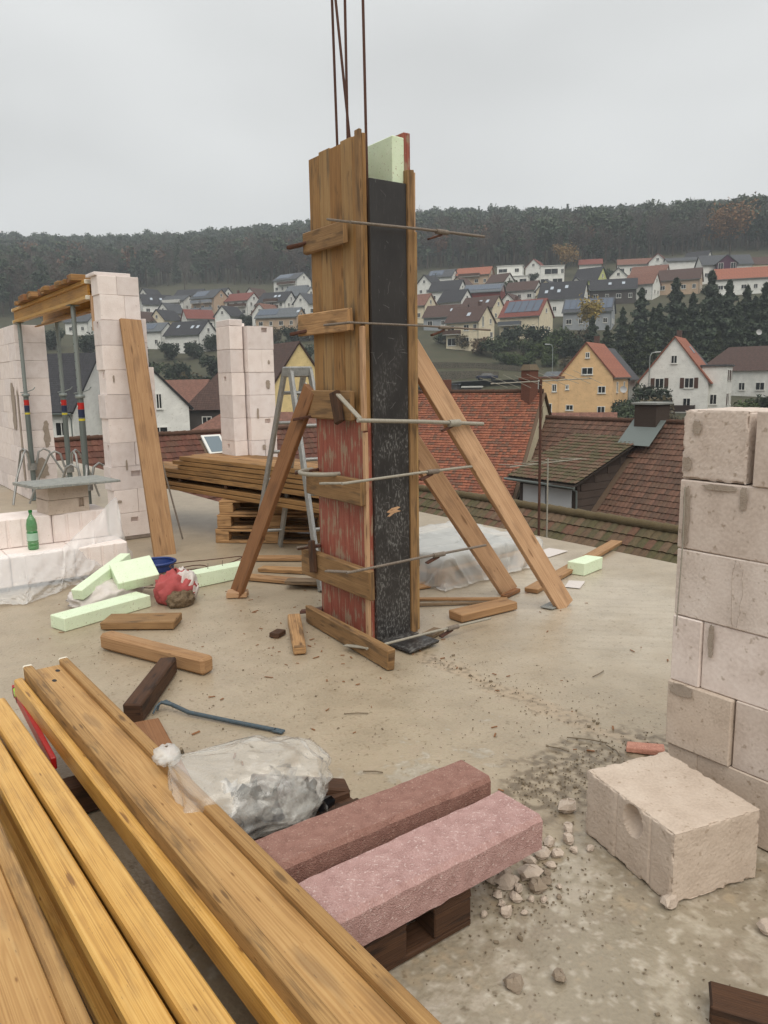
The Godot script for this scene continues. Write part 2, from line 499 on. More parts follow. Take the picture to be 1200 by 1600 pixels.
	M.grass = mat(mineral(115, Color(0.19, 0.20, 0.13), Color(0.25, 0.25, 0.17), Color(0.32, 0.30, 0.22), Color(0.28, 0.24, 0.18), 0.62, 0.3, 512), 0.95, 0.0, Color(1, 1, 1), Vector3(0.02, 0.02, 0.02), true, true)
	M.asphalt = mat(mineral(117, Color(0.24, 0.24, 0.24), Color(0.30, 0.30, 0.30), Color(0.35, 0.35, 0.34), Color(0.22, 0.22, 0.21), 0.7, 0.4, 256), 0.8, 0.0, Color(1, 1, 1), Vector3(0.2, 0.2, 0.2), true, true)
	M.rubble_wall = mat(mineral(119, Color(0.24, 0.23, 0.20), Color(0.36, 0.34, 0.30), Color(0.46, 0.43, 0.38), Color(0.16, 0.17, 0.11), 0.6, 0.6, 256), 0.95, 0.0, Color(1, 1, 1), Vector3(0.2, 0.2, 0.2), true, true)

var tint_cache := {}
func plaster(c: Color) -> StandardMaterial3D:
	if not tint_cache.has(c):
		tint_cache[c] = mat(M.plaster_tex, 0.9, 0.0, c, Vector3(0.25, 0.25, 0.25), true, true)
	return tint_cache[c]

var roof_cache := {}
func roofing(c: Color) -> StandardMaterial3D:
	if not roof_cache.has(c):
		roof_cache[c] = mat(M.roof_tex, 0.85, 4.0, c, Vector3(0.5, 0.5, 1))
	return roof_cache[c]

# rows of roof tiles too far off to be told apart: tone varies from tile to tile; the rows are relief
func roof_rows() -> Array:
	var W := 256
	var a := nz(131, 0.03, W, W, W, W, 4)
	var px := PackedByteArray()
	px.resize(W * W * 3)
	var hp := PackedByteArray()
	hp.resize(W * W)
	var r := RandomNumberGenerator.new()
	r.seed = 5
	var tones := []
	for k in 8 * 8:
		tones.append(r.randf_range(0.86, 1.0))
	for y in W:
		for x in W:
			var i := y * W + x
			var tn: float = tones[(y / 32) * 8 + x / 32] * (0.82 + 0.18 * a[i] / 255.0)
			for k in 3:
				px[i * 3 + k] = int(tn * 255)
			var fy := float(y % 32) / 32.0
			var fx := float(x % 32) / 32.0
			hp[i] = int(clampf(fy * 0.7 + 0.3 * sin(fx * PI), 0, 1) * 255)
	return [to_tex(px, W, W), to_tex(hp, W, W, false)]

# worn red facing of a formwork panel: paint, scraped pale streaks with the grain, grey cement
func red_paint() -> Array:
	var W := 512
	var a := nz(141, 0.05, 40, W, W, W, 4)
	var b := nz(142, 0.012, W, W, W, W, 5)
	var d := nz(143, 0.09, 24, W, W, W, 3)
	var e := nz(144, 0.1, W, W, W, W, 2)
	var px := PackedByteArray()
	px.resize(W * W * 3)
	var hp := PackedByteArray()
	hp.resize(W * W)
	for i in W * W:
		var c := Color(0.50, 0.25, 0.20).lerp(Color(0.64, 0.37, 0.30), d[i] / 255.0)
		var s := clampf((a[i] / 255.0 * 0.6 + b[i] / 255.0 * 0.6 - 0.64) * 7.0, 0, 1)
		c = c.lerp(Color(0.64, 0.55, 0.45).lerp(Color(0.55, 0.49, 0.42), e[i] / 255.0), s * 0.85)
		if e[i] > 214:
			c = c.lerp(Color(0.66, 0.58, 0.5), 0.6)
		px[i * 3] = int(c.r * 255); px[i * 3 + 1] = int(c.g * 255); px[i * 3 + 2] = int(c.b * 255)
		hp[i] = int(clampf(d[i] / 255.0 * 0.5 + 0.4 - s * 0.3, 0, 1) * 255)
	return [to_tex(px, W, W), to_tex(hp, W, W, false)]

# black film-faced board, the whole board along u: smooth dark film; scuffs, scratches and cement smears, most of them on the part that has been cast against
func black_film() -> Array:
	var W := 1400
	var Hh := 130
	var fa := FastNoiseLite.new()
	fa.seed = 152
	fa.frequency = 1.0
	fa.fractal_octaves = 4
	var fb := FastNoiseLite.new()
	fb.seed = 153
	fb.frequency = 1.0
	fb.fractal_octaves = 3
	var px := PackedByteArray()
	px.resize(W * Hh * 3)
	var hp := PackedByteArray()
	hp.resize(W * Hh)
	for y in Hh:
		for x in W:
			var i := y * W + x
			var u := 2.8 * x / W
			var v := 0.26 * y / Hh
			var n1 := fa.get_noise_2d(u * 3.0, v * 5.0) * 0.5 + 0.5
			var n2 := fb.get_noise_2d(u * 26.0, v * 60.0) * 0.5 + 0.5
			var n3 := fb.get_noise_2d(u * 9.0 + 40.0, v * 55.0) * 0.5 + 0.5
			var c := Color(0.155, 0.145, 0.145).lerp(Color(0.225, 0.215, 0.21), n1)
			var used_ := clampf((1.75 - u) * 1.6 + (n1 - 0.5) * 2.2, 0.0, 1.0)
			var s := clampf((n2 - 0.55) * 7.0, 0, 1) * clampf((n1 - 0.32) * 5.0, 0, 1) * used_
			s = maxf(s, clampf((n3 - 0.68) * 9.0, 0, 1) * 0.7 * (0.25 + used_))
			c = c.lerp(Color(0.56, 0.56, 0.55), s * 0.62)
			px[i * 3] = int(c.r * 255); px[i * 3 + 1] = int(c.g * 255); px[i * 3 + 2] = int(c.b * 255)
			hp[i] = int(clampf(0.5 + s * 0.4 + (n2 - 0.5) * 0.15, 0, 1) * 255)
	var im := Image.create_from_data(W, Hh, false, Image.FORMAT_RGB8, px)
	var r := RandomNumberGenerator.new()
	r.seed = 9
	for k in 130:                                        # scratches
		var p := Vector2(r.randf() * r.randf() * W * 1.1, r.randf() * Hh)
		var ang := r.randf() * TAU
		var ln := int(r.randf_range(4, 40))
		var g := r.randf_range(0.35, 0.68)
		for q in ln:
			var x := posmod(int(p.x + cos(ang) * q), W)
			var y := posmod(int(p.y + sin(ang) * q + sin(q * 0.2) * 1.5), Hh)
			im.set_pixel(x, y, im.get_pixel(x, y).lerp(Color(g, g, g * 0.98), 0.7))
	return [ImageTexture.create_from_image(im), to_tex(hp, W, Hh, false)]

# ------------------------------------------------------------------ the valley's ground
const PD := [0.0, 30.0, 100.0, 150.0, 184.0, 240.0, 300.0, 340.0, 420.0, 600.0, 700.0, 1000.0, 2600.0]
const PE := [-8.0, -7.5, -5.0, -1.0, 7.0, 20.5, 36.0, 46.0, 66.0, 110.0, 116.0, 100.0, 60.0]
const VIEW_YAW := 36.0

func polar(az: float, d: float) -> Vector3:       # az in degrees from the valley axis
	var a := deg_to_rad(az + VIEW_YAW)
	return Vector3(sin(a) * d, 0, -cos(a) * d)

func terr_polar(az: float, d: float) -> float:
	var t := clampf((5.0 - az) / 30.0, 0, 1)
	t = t * t * (3.0 - 2.0 * t)
	var q := d / (1.0 + 0.22 * t)
	var sag := (2.5 + maxf(0.0, minf(az, 40.0) - 6.0) * 0.42) * smoothstep(370.0, 600.0, q) * float(az > -90.0)
	for i in PD.size() - 1:
		if q <= PD[i + 1]:
			return lerpf(PE[i], PE[i + 1], (q - PD[i]) / (PD[i + 1] - PD[i])) - sag
	return PE[-1] - sag

func terr(p: Vector3) -> float:
	var a := rad_to_deg(atan2(p.x, -p.z)) - VIEW_YAW
	if a < -180.0:
		a += 360.0
	return terr_polar(a, Vector2(p.x, p.z).length())

func terrain() -> void:
	var ds := [0.0, 12.0, 20.0]
	while ds[-1] < 420.0:
		ds.append(ds[-1] + 6.0)
	ds.append_array([450.0, 500.0, 550.0, 600.0, 650.0, 700.0, 850.0, 1000.0, 1500.0, 2600.0])
	var f := FastNoiseLite.new()
	f.seed = 3
	f.frequency = 0.02
	var rows := []
	for d in ds:
		var row := []
		for k in 121:
			var az := -180.0 + 3.0 * (k % 120)
			var p := polar(az, d)
			p.y = terr_polar(az, d) - 0.25
			if d > 40.0:
				p.y += f.get_noise_2d(p.x, p.z) * 0.4
			row.append(p)
		rows.append(row)
	var b := MB.new()
	b.sheet(rows)
	setting("hillside", b.done(), M.grass)

func slab() -> void:
	var poly := PackedVector2Array([Vector2(-5, 4), Vector2(6.0, 4), Vector2(6.0, -8.9), Vector2(4.4, -8.9), Vector2(4.4, -18), Vector2(-5, -18)])
	# colour by place: tan mud over the middle, greyer washed concrete with pale cement in the near bay, drier screed to the far edge
	var W := 760
	var Hh := 1480
	var fa := FastNoiseLite.new()
	fa.seed = 201
	fa.frequency = 0.45
	fa.fractal_octaves = 4
	var fb := FastNoiseLite.new()
	fb.seed = 202
	fb.frequency = 3.2
	fb.fractal_octaves = 4
	var fc := FastNoiseLite.new()
	fc.seed = 203
	fc.frequency = 16.0
	fc.fractal_octaves = 2
	var fd := FastNoiseLite.new()
	fd.seed = 204
	fd.frequency = 1.0
	var px := PackedByteArray()
	px.resize(W * Hh * 3)
	for y in Hh:
		var wz := -13.0 + 14.0 * y / Hh
		for x in W:
			var i := y * W + x
			var wx := -1.0 + 7.2 * x / W
			var n1 := fa.get_noise_2d(wx, wz) * 0.5 + 0.5
			var n2 := fb.get_noise_2d(wx, wz) * 0.5 + 0.5
			var n3 := fc.get_noise_2d(wx, wz) * 0.5 + 0.5
			var c := Color(0.65, 0.592, 0.505).lerp(Color(0.72, 0.665, 0.58), n1)
			c = c.lerp(Color(0.575, 0.515, 0.43), clampf((n2 - 0.55) * 3.0, 0, 1) * 0.3)
			var rr := Vector2((wx - 1.7) / 1.5, (wz + 0.7) / 1.2).length()
			var spill := clampf((1.05 - rr + (n1 - 0.5) * 1.2 + (n2 - 0.5) * 1.5 + (n3 - 0.5) * 0.7) * 7.0, 0, 1)      # a film of spilled grey cement, ragged at its rim
			c = c.lerp(Color(0.60, 0.565, 0.50), spill * 0.75)
			if spill > 0.02:                                                                    # dried crusts of pale cement on it
				var k := clampf((n2 * 0.7 + n3 * 0.46 - 0.60) * 12.0, 0, 1) * spill
				c = c.lerp(Color(0.76, 0.725, 0.665), k * 0.55)
				if n3 > 0.70:
					c = c.lerp(Color(0.80, 0.77, 0.72), 0.5 * spill)
			var dd := Vector2((wx - 4.6) / 1.5, (wz + 4.2) / 3.4).length()
			var dry := clampf((1.1 - dd + (n1 - 0.5) * 1.3 + (n2 - 0.5) * 0.5) * 1.6, 0, 1)       # a later, paler screed with trowel marks
			var tro := fd.get_noise_2d(wx * 0.6 + wz * 1.1, (wx - wz) * 9.0)
			c = c.lerp(Color(0.765, 0.725, 0.66).lerp(Color(0.70, 0.66, 0.59), clampf(tro * 1.4, 0, 1)), dry * 0.8)
			# old mortar bed left along the wall line, and mud beside the loose block
			var dx := absf(wx - 2.80 + (n1 - 0.5) * 0.1)
			if wz < -1.75 and wz > -3.75 and dx < 0.16:
				var k2 := clampf((0.085 - dx + (n2 - 0.5) * 0.16) * 22.0, 0, 1)
				c = c.lerp(Color(0.71, 0.63, 0.53).lerp(Color(0.47, 0.41, 0.33), clampf((n3 - 0.5) * 4.0, 0, 1)), k2 * 0.6)
			var q := Vector2((wx - 2.35) / 0.55, (wz + 1.93) / 0.22).length()
			if q < 1.6:
				var k3 := clampf((1.25 - q + (n2 - 0.5) * 1.6) * 3.0, 0, 1) * clampf((n3 - 0.36) * 4.0, 0, 1)
				c = c.lerp(Color(0.40, 0.345, 0.27), k3 * 0.7)
			if n3 > 0.80:
				c = c.lerp(Color(0.50, 0.43, 0.34), 0.3)
			px[i * 3] = int(c.r * 255); px[i * 3 + 1] = int(c.g * 255); px[i * 3 + 2] = int(c.b * 255)
	var mt := mat(mineral(211, Color(0.86, 0.855, 0.85), Color(0.94, 0.935, 0.93), Color(1, 1, 1), Color(0.74, 0.72, 0.69), 0.76, 0.4, 768, 0.008), 0.36, 0.3, Color(1, 1, 1), Vector3(0.55, 0.55, 0.55), true, true)
	mt.detail_enabled = true
	mt.detail_blend_mode = BaseMaterial3D.BLEND_MODE_MUL
	mt.detail_uv_layer = BaseMaterial3D.DETAIL_UV_2
	mt.detail_albedo = to_tex(px, W, Hh)
	# top with gentle unevenness, then the solid slab beneath
	var f := FastNoiseLite.new()
	f.seed = 8
	f.frequency = 0.9
	var v := PackedVector3Array()
	var nn := PackedVector3Array()
	var uv := PackedVector2Array()
	var uv2 := PackedVector2Array()
	for zi in 110:
		for xi in 55:
			var x0 := -5.0 + 0.2 * xi
			var z0 := -18.0 + 0.2 * zi
			if x0 > 4.39 and z0 < -8.95:
				continue
			for q in [[0, 0], [1, 0], [1, 1], [0, 0], [1, 1], [0, 1]]:
				var p := Vector3(x0 + 0.2 * q[0], 0, z0 + 0.2 * q[1])
				p.y = f.get_noise_2d(p.x, p.z) * 0.003 - 0.003
				v.append(p)
				nn.append(Vector3.UP)
				uv.append(Vector2(p.x, p.z))
				uv2.append(Vector2((p.x + 1.0) / 7.2, (p.z + 13.0) / 14.0))
	var arr := []
	arr.resize(Mesh.ARRAY_MAX)
	arr[Mesh.ARRAY_VERTEX] = v
	arr[Mesh.ARRAY_NORMAL] = nn
	arr[Mesh.ARRAY_TEX_UV] = uv
	arr[Mesh.ARRAY_TEX_UV2] = uv2
	var m := ArrayMesh.new()
	m.add_surface_from_arrays(Mesh.PRIMITIVE_TRIANGLES, arr)
	setting("floor", m, mt)
	var bb := MB.new()
	bb.prism(poly, -0.24, -0.012)
	setting("floor_slab", bb.done(), M.block_dirty)
	var w := MB.new()
	w.box(Vector3(5.8, -4.1, -2.4), Vector3(0.3, 7.7, 12.7))
	w.box(Vector3(4.2, -4.1, -13.4), Vector3(0.3, 7.7, 9.0))
	setting("storey_wall", w.done(), plaster(Color(0.7, 0.68, 0.65)))

func camera_and_light() -> void:
	var cam := Camera3D.new()
	cam.name = "camera"
	add_child(cam)
	cam.position = Vector3(0, 1.64, 0)
	cam.rotation = Vector3(deg_to_rad(-9.7), deg_to_rad(-36.0), deg_to_rad(-0.9))
	cam.fov = 67.28
	cam.near = 0.05
	cam.far = 4000.0
	cam.current = true
	var env := Environment.new()
	env.background_mode = Environment.BG_SKY
	env.tonemap_mode = Environment.TONE_MAPPER_LINEAR
	env.tonemap_exposure = 1.5
	env.sdfgi_enabled = true
	env.ssao_enabled = true
	env.ssil_enabled = true
	# an even overcast: soft grey cloud, a little lighter low down
	var W := 512
	var Hh := 256
	var f := FastNoiseLite.new()
	f.seed = 17
	f.frequency = 1.3
	f.fractal_octaves = 4
	var im := Image.create(W, Hh, false, Image.FORMAT_RGBF)
	for y in Hh:
		var el := PI * (0.5 - (y + 0.5) / Hh)
		for x in W:
			var az := TAU * x / W
			var dir := Vector3(cos(el) * cos(az), sin(el), cos(el) * sin(az))
			var k := f.get_noise_3d(dir.x, dir.y * 2.6, dir.z)
			var l := 1.0 + 0.20 * k + 0.05 * exp(-maxf(el, 0.0) * 5.0) + 0.35 * smoothstep(0.35, 1.3, el)
			im.set_pixel(x, y, Color(0.50, 0.51, 0.51) * l)
	var sky := Sky.new()
	var pm := PanoramaSkyMaterial.new()
	pm.panorama = ImageTexture.create_from_image(im)
	sky.sky_material = pm
	env.sky = sky
	env.fog_enabled = true
	env.fog_density = 0.0005
	env.fog_light_color = Color(0.80, 0.83, 0.86)
	var we := WorldEnvironment.new()
	we.name = "environment"
	we.environment = env
	add_child(we)
	var sun := DirectionalLight3D.new()
	sun.name = "sun"
	sun.light_color = Color(1.0, 0.97, 0.92)
	sun.light_energy = 0.5
	sun.light_angular_distance = 60.0
	sun.shadow_enabled = true
	add_child(sun)
	sun.rotation = Vector3(deg_to_rad(-54), deg_to_rad(-22), 0)

# ------------------------------------------------------------------ blocks
# a block with, if asked, a grip pocket sunk into its +z or -x face; pocket = [face, across, up, width, height]
func block_mesh(s: Vector3, pocket := []) -> ArrayMesh:
	var b := MB.new()
	if pocket.is_empty():
		b.cbox(s, 0.004, Vector2.ZERO, 0.0012, rng)
		return b.done()
	var h := s * 0.5
	var fz: bool = pocket[0] == "z"
	# local frame of the pocket face: e (across), y up, o (out)
	var e := Vector3.RIGHT if fz else Vector3.BACK
	var o := Vector3.BACK if fz else Vector3.LEFT
	var he := h.x if fz else h.z
	var ho := h.z if fz else h.x
	var u0: float = pocket[1] - pocket[3] * 0.5
	var u1: float = pocket[1] + pocket[3] * 0.5
	var v0: float = pocket[2] - pocket[4] * 0.5
	var v1: float = pocket[2] + pocket[4] * 0.5
	var P := func(u: float, v: float, w: float) -> Vector3: return e * u + Vector3.UP * v + o * (ho - w)
	for q in [[-he, u0, -h.y, h.y], [u1, he, -h.y, h.y], [u0, u1, -h.y, v0], [u0, u1, v1, h.y]]:
		b.face(P.call(q[0], q[2], 0.0), P.call(q[1], q[2], 0.0), P.call(q[1], q[3], 0.0), P.call(q[0], q[3], 0.0), o)
	var dp := 0.05
	b.face(P.call(u0, v0, dp), P.call(u1, v0, dp), P.call(u1, v1, dp * 0.6), P.call(u0, v1, dp * 0.6), o)
	b.face(P.call(u0, v0, 0.0), P.call(u1, v0, 0.0), P.call(u1, v0, dp), P.call(u0, v0, dp), Vector3.UP)
	b.face(P.call(u0, v1, 0.0), P.call(u1, v1, 0.0), P.call(u1, v1, dp * 0.6), P.call(u0, v1, dp * 0.6), Vector3.DOWN)
	b.face(P.call(u0, v0, 0.0), P.call(u0, v1, 0.0), P.call(u0, v1, dp * 0.6), P.call(u0, v0, dp), e)
	b.face(P.call(u1, v0, 0.0), P.call(u1, v1, 0.0), P.call(u1, v1, dp * 0.6), P.call(u1, v0, dp), -e)
	for ax in 3:
		for sg in [-1, 1]:
			var nn := Vector3.ZERO
			nn[ax] = sg
			if nn.is_equal_approx(o):
				continue
			var bb: int = (ax + 1) % 3
			var dd: int = (ax + 2) % 3
			var ps := []
			for w in [[-1, -1], [1, -1], [1, 1], [-1, 1]]:
				var p := Vector3.ZERO
				p[ax] = sg * h[ax]; p[bb] = w[0] * h[bb]; p[dd] = w[1] * h[dd]
				ps.append(p)
			b.face(ps[0], ps[1], ps[2], ps[3], nn)
	return b.done()

# one block as a part: its box from lo to hi
func block(parent: Node3D, lo: Vector3, hi: Vector3, m: Material, pocket := [], called := "block") -> MeshInstance3D:
	var c := (lo + hi) * 0.5
	var g := 0.0022
	var off := Vector3(rng.randf_range(-1, 1), 0, rng.randf_range(-1, 1)) * 0.003
	return part(parent, called, block_mesh(hi - lo - Vector3(g, g, g), pocket), m, Transform3D(Basis(Vector3.UP, rng.randf_range(-0.004, 0.004)), c + off))

func blk_mat() -> Material:
	return M.block[rng.randi() % 3]

func masonry() -> void:
	# free pier with a lintel form beside it
	var p := thing("block_pier", "tall pale block pier with a plank leaning on it beside the lintel formwork", "pier", Vector3(2.62, 0, -8.27))
	var y := 0.04
	block(p, Vector3(-0.21, 0, -0.12), Vector3(0.20, 0.04, 0.12), M.joint, [], "mortar_bed")
	var pk := {0: ["z", 0.0, 0.05, 0.08, 0.05], 2: ["z", 0.06, 0.04, 0.10, 0.06], 4: ["z", 0.10, 0.08, 0.08, 0.05], 6: ["x", 0.05, 0.07, 0.05, 0.06], 3: ["x", 0.05, 0.07, 0.05, 0.06], 7: ["z", 0.08, 0.09, 0.09, 0.05], 8: ["x", 0.03, 0.08, 0.05, 0.06]}
	for k in 10:
		var sh := 0.012 * sin(k * 2.3)
		if k % 2 == 0:
			block(p, Vector3(-0.21 + sh, y, -0.12), Vector3(0.20 + sh, y + 0.25, 0.12), blk_mat(), pk.get(k, []))
		else:
			block(p, Vector3(-0.21 + sh, y, -0.12), Vector3(0.05, y + 0.25, 0.12), blk_mat(), pk.get(k, []) if pk.has(k) and pk[k][0] == "x" else [])
			block(p, Vector3(0.05, y, -0.12), Vector3(0.20 + sh, y + 0.25, 0.12), blk_mat())
		if k < 9:      # toothed rear return, a little lower
			block(p, Vector3(0.203, y + 0.03, -0.22), Vector3(0.33 if k < 7 else 0.28, y + 0.28, 0.06), blk_mat())
		y += 0.25
	block(p, Vector3(-0.21, y, -0.12), Vector3(-0.02, y + 0.19, 0.12), blk_mat())
	block(p, Vector3(-0.02, y, -0.12), Vector3(0.205, y + 0.19, 0.12), blk_mat())
	block(p, Vector3(-0.23, y + 0.19, -0.20), Vector3(0.14, y + 0.225, 0.10), blk_mat(), [], "top_slip")
	for q in [[0.05, 2.20, 0.03, 0.10, 31], [-0.12, 1.70, 0.02, 0.08, 32], [0.10, 1.15, 0.05, 0.04, 33], [-0.05, 0.80, 0.025, 0.12, 34], [-0.15, 0.42, 0.05, 0.03, 35]]:
		smear(p, Vector3(q[0], q[1], 0.1235), Vector3.BACK, q[2], q[3], q[4])
	# wall beyond the opening
	var w := thing("block_wall", "pale block wall with grey mortar stains behind the steel props", "wall", Vector3(2.58, 0, -12.1))
	y = 0.0
	for k in 10:
		var z0 := 0.0 if k % 2 == 0 else -0.25
		if k % 2 == 1:
			block(w, Vector3(-0.22, y, -0.25), Vector3(0.2, y + 0.25, 0.0), blk_mat())
		for j in 7:
			block(w, Vector3(-0.22, y, z0 - 0.5 * (j + 1)), Vector3(0.2, y + 0.25, z0 - 0.5 * j), blk_mat())
		y += 0.25
	smear(w, Vector3(-0.2255, 1.35, -0.45), Vector3.LEFT, 0.3, 0.75, 5)
	smear(w, Vector3(-0.2255, 0.9, -0.12), Vector3.LEFT, 0.14, 1.5, 6)
	smear(w, Vector3(0.10, 0.95, 0.0055), Vector3.BACK, 0.10, 0.42, 7)
	smear(w, Vector3(-0.02, 0.45, 0.0055), Vector3.BACK, 0.26, 0.30, 8)
	# twin-stack pier in the middle of the slab
	var q_node := thing("block_pier", "pale block pier of two stacks with a dark gap between them", "pier", Vector3(3.9, 0, -8.0))
	y = 0.0
	for k in 9:
		block(q_node, Vector3(-0.20, y, -0.24), Vector3(-0.045, y + 0.25, 0.11) + Vector3(0.0, 0, 0), blk_mat(), ["x", 0.0, 0.06, 0.06, 0.05] if k in [6, 3] else [])
		if k == 7 or k == 3:
			block(q_node, Vector3(-0.03, y, -0.2), Vector3(0.14, y + 0.25, 0.185), blk_mat())
			block(q_node, Vector3(0.14, y, -0.2), Vector3(0.29, y + 0.25, 0.185), blk_mat())
		else:
			block(q_node, Vector3(-0.03, y, -0.2), Vector3(0.29, y + 0.25, 0.185), blk_mat(), ["z", 0.05, 0.085, 0.07, 0.05] if k in [4, 8] else [])
		y += 0.25
	block(q_node, Vector3(-0.20, y, -0.24), Vector3(-0.045, y + 0.07, 0.11), blk_mat(), [], "top_slip")
	block(q_node, Vector3(-0.06, y + 0.001, -0.24), Vector3(0.06, y + 0.045, -0.05), blk_mat(), [], "top_slip")
	for q in [[0.20, 1.62, 0.06, 0.10, 41], [0.06, 1.30, 0.03, 0.12, 42], [0.22, 1.86, 0.03, 0.05, 43], [0.12, 0.92, 0.05, 0.06, 44]]:
		smear(q_node, Vector3(q[0], q[1], 0.1882), Vector3.BACK, q[2], q[3], q[4])
	# the near wall
	var n := thing("block_wall", "near wall of large dusty blocks with grey mortar runs and its end in the open", "wall", Vector3(2.5, 0, -1.61))
	y = 0.0
	var cuts := [[0.0, 0.127, 0.75, 1.37, 2.1], [0.0, 0.257, 0.88, 1.5, 2.1], [0.0, 0.119, 0.74, 1.36, 2.1], [0.0, 0.40, 1.02, 2.1], [0.0, 0.36, 0.98, 1.6, 2.1], [0.0, 0.248, 0.87, 1.5, 2.1]]
	for k in 6:
		var hgt := 0.254
		for j in cuts[k].size() - 1:
			var m: Material = M.block_wall[[2, 0, 2, 1, 0, 0][k]]
			if k == 1 and j == 0:
				m = M.block_dirty
			if k == 0:
				m = M.block_dirty
			var a: float = cuts[k][j]
			var b2: float = cuts[k][j + 1]
			var lift := 0.0
			var out := rng.randf_range(-0.003, 0.003)
			if k == 1 and j == 0:
				out = -0.014
			if k == 5 and j == 1:
				a += 0.022
			var bm := block(n, Vector3(out, y + lift, a), Vector3(0.30, y + hgt + lift, b2), m)
			if k == 5 and j == 0:          # the corner block has crumbled arrises
				bm.mesh = rough_block(Vector3(0.30 - out, hgt - 0.002, b2 - a - 0.003), 44, 0.010, 500)
		y += hgt
	# mortar runs on its face
	smear(n, Vector3(-0.0042, 1.14, 0.035), Vector3.LEFT, 0.032, 0.24, 11)
	smear(n, Vector3(-0.0042, 0.89, 0.243), Vector3.LEFT, 0.042, 0.25, 12)
	smear(n, Vector3(-0.0042, 0.70, 0.160), Vector3.LEFT, 0.026, 0.13, 13)
	smear(n, Vector3(-0.0042, 1.225, 0.245), Vector3.LEFT, 0.03, 0.08, 14)
	smear(n, Vector3(-0.0182, 0.485, 0.06), Vector3.LEFT, 0.10, 0.05, 15)
	smear(n, Vector3(-0.0042, 1.255, 0.16), Vector3.LEFT, 0.14, 0.022, 16)
	smear(n, Vector3(-0.0042, 1.33, 0.03), Vector3.LEFT, 0.04, 0.05, 17)
	smear(n, Vector3(-0.0042, 1.46, 0.06), Vector3.LEFT, 0.04, 0.05, 18)
	smear(n, Vector3(-0.0042, 0.16, 0.05), Vector3.LEFT, 0.06, 0.04, 19)
	part(n, "hanging_wire", rod([Vector3(-0.012, 1.245, 0.030), Vector3(-0.014, 1.05, 0.034), Vector3(-0.012, 0.86, 0.028), Vector3(-0.016, 0.725, 0.026)], 0.0024, 5), M.rod_pale)

# a thin ragged coat of mortar left on a face, 3 mm thick
func smear(parent: Node3D, at: Vector3, out: Vector3, w: float, h: float, sd: int) -> void:
	var r := RandomNumberGenerator.new()
	r.seed = sd
	var poly := PackedVector2Array()
	var nn := 26
	for i in nn:
		var a := TAU * i / nn
		var cx := signf(cos(a)) * pow(absf(cos(a)), 0.55)
		var cy := signf(sin(a)) * pow(absf(sin(a)), 0.7)
		var k := r.randf_range(0.62, 1.05)
		poly.append(Vector2(cx * w * 0.5 * k, cy * h * 0.5 * r.randf_range(0.8, 1.05)))
	var b := MB.new()
	b.prism(poly, 0.0, 0.0025)
	var bas := Basis()
	if out == Vector3.LEFT:
		bas = Basis(Vector3(0, 0, 1), Vector3(-1, 0, 0), Vector3(0, -1, 0))
	else:
		bas = Basis(Vector3(1, 0, 0), Vector3(0, 0, 1), Vector3(0, -1, 0))
	part(parent, "mortar_run", b.done(), M.smear, Transform3D(bas, at))

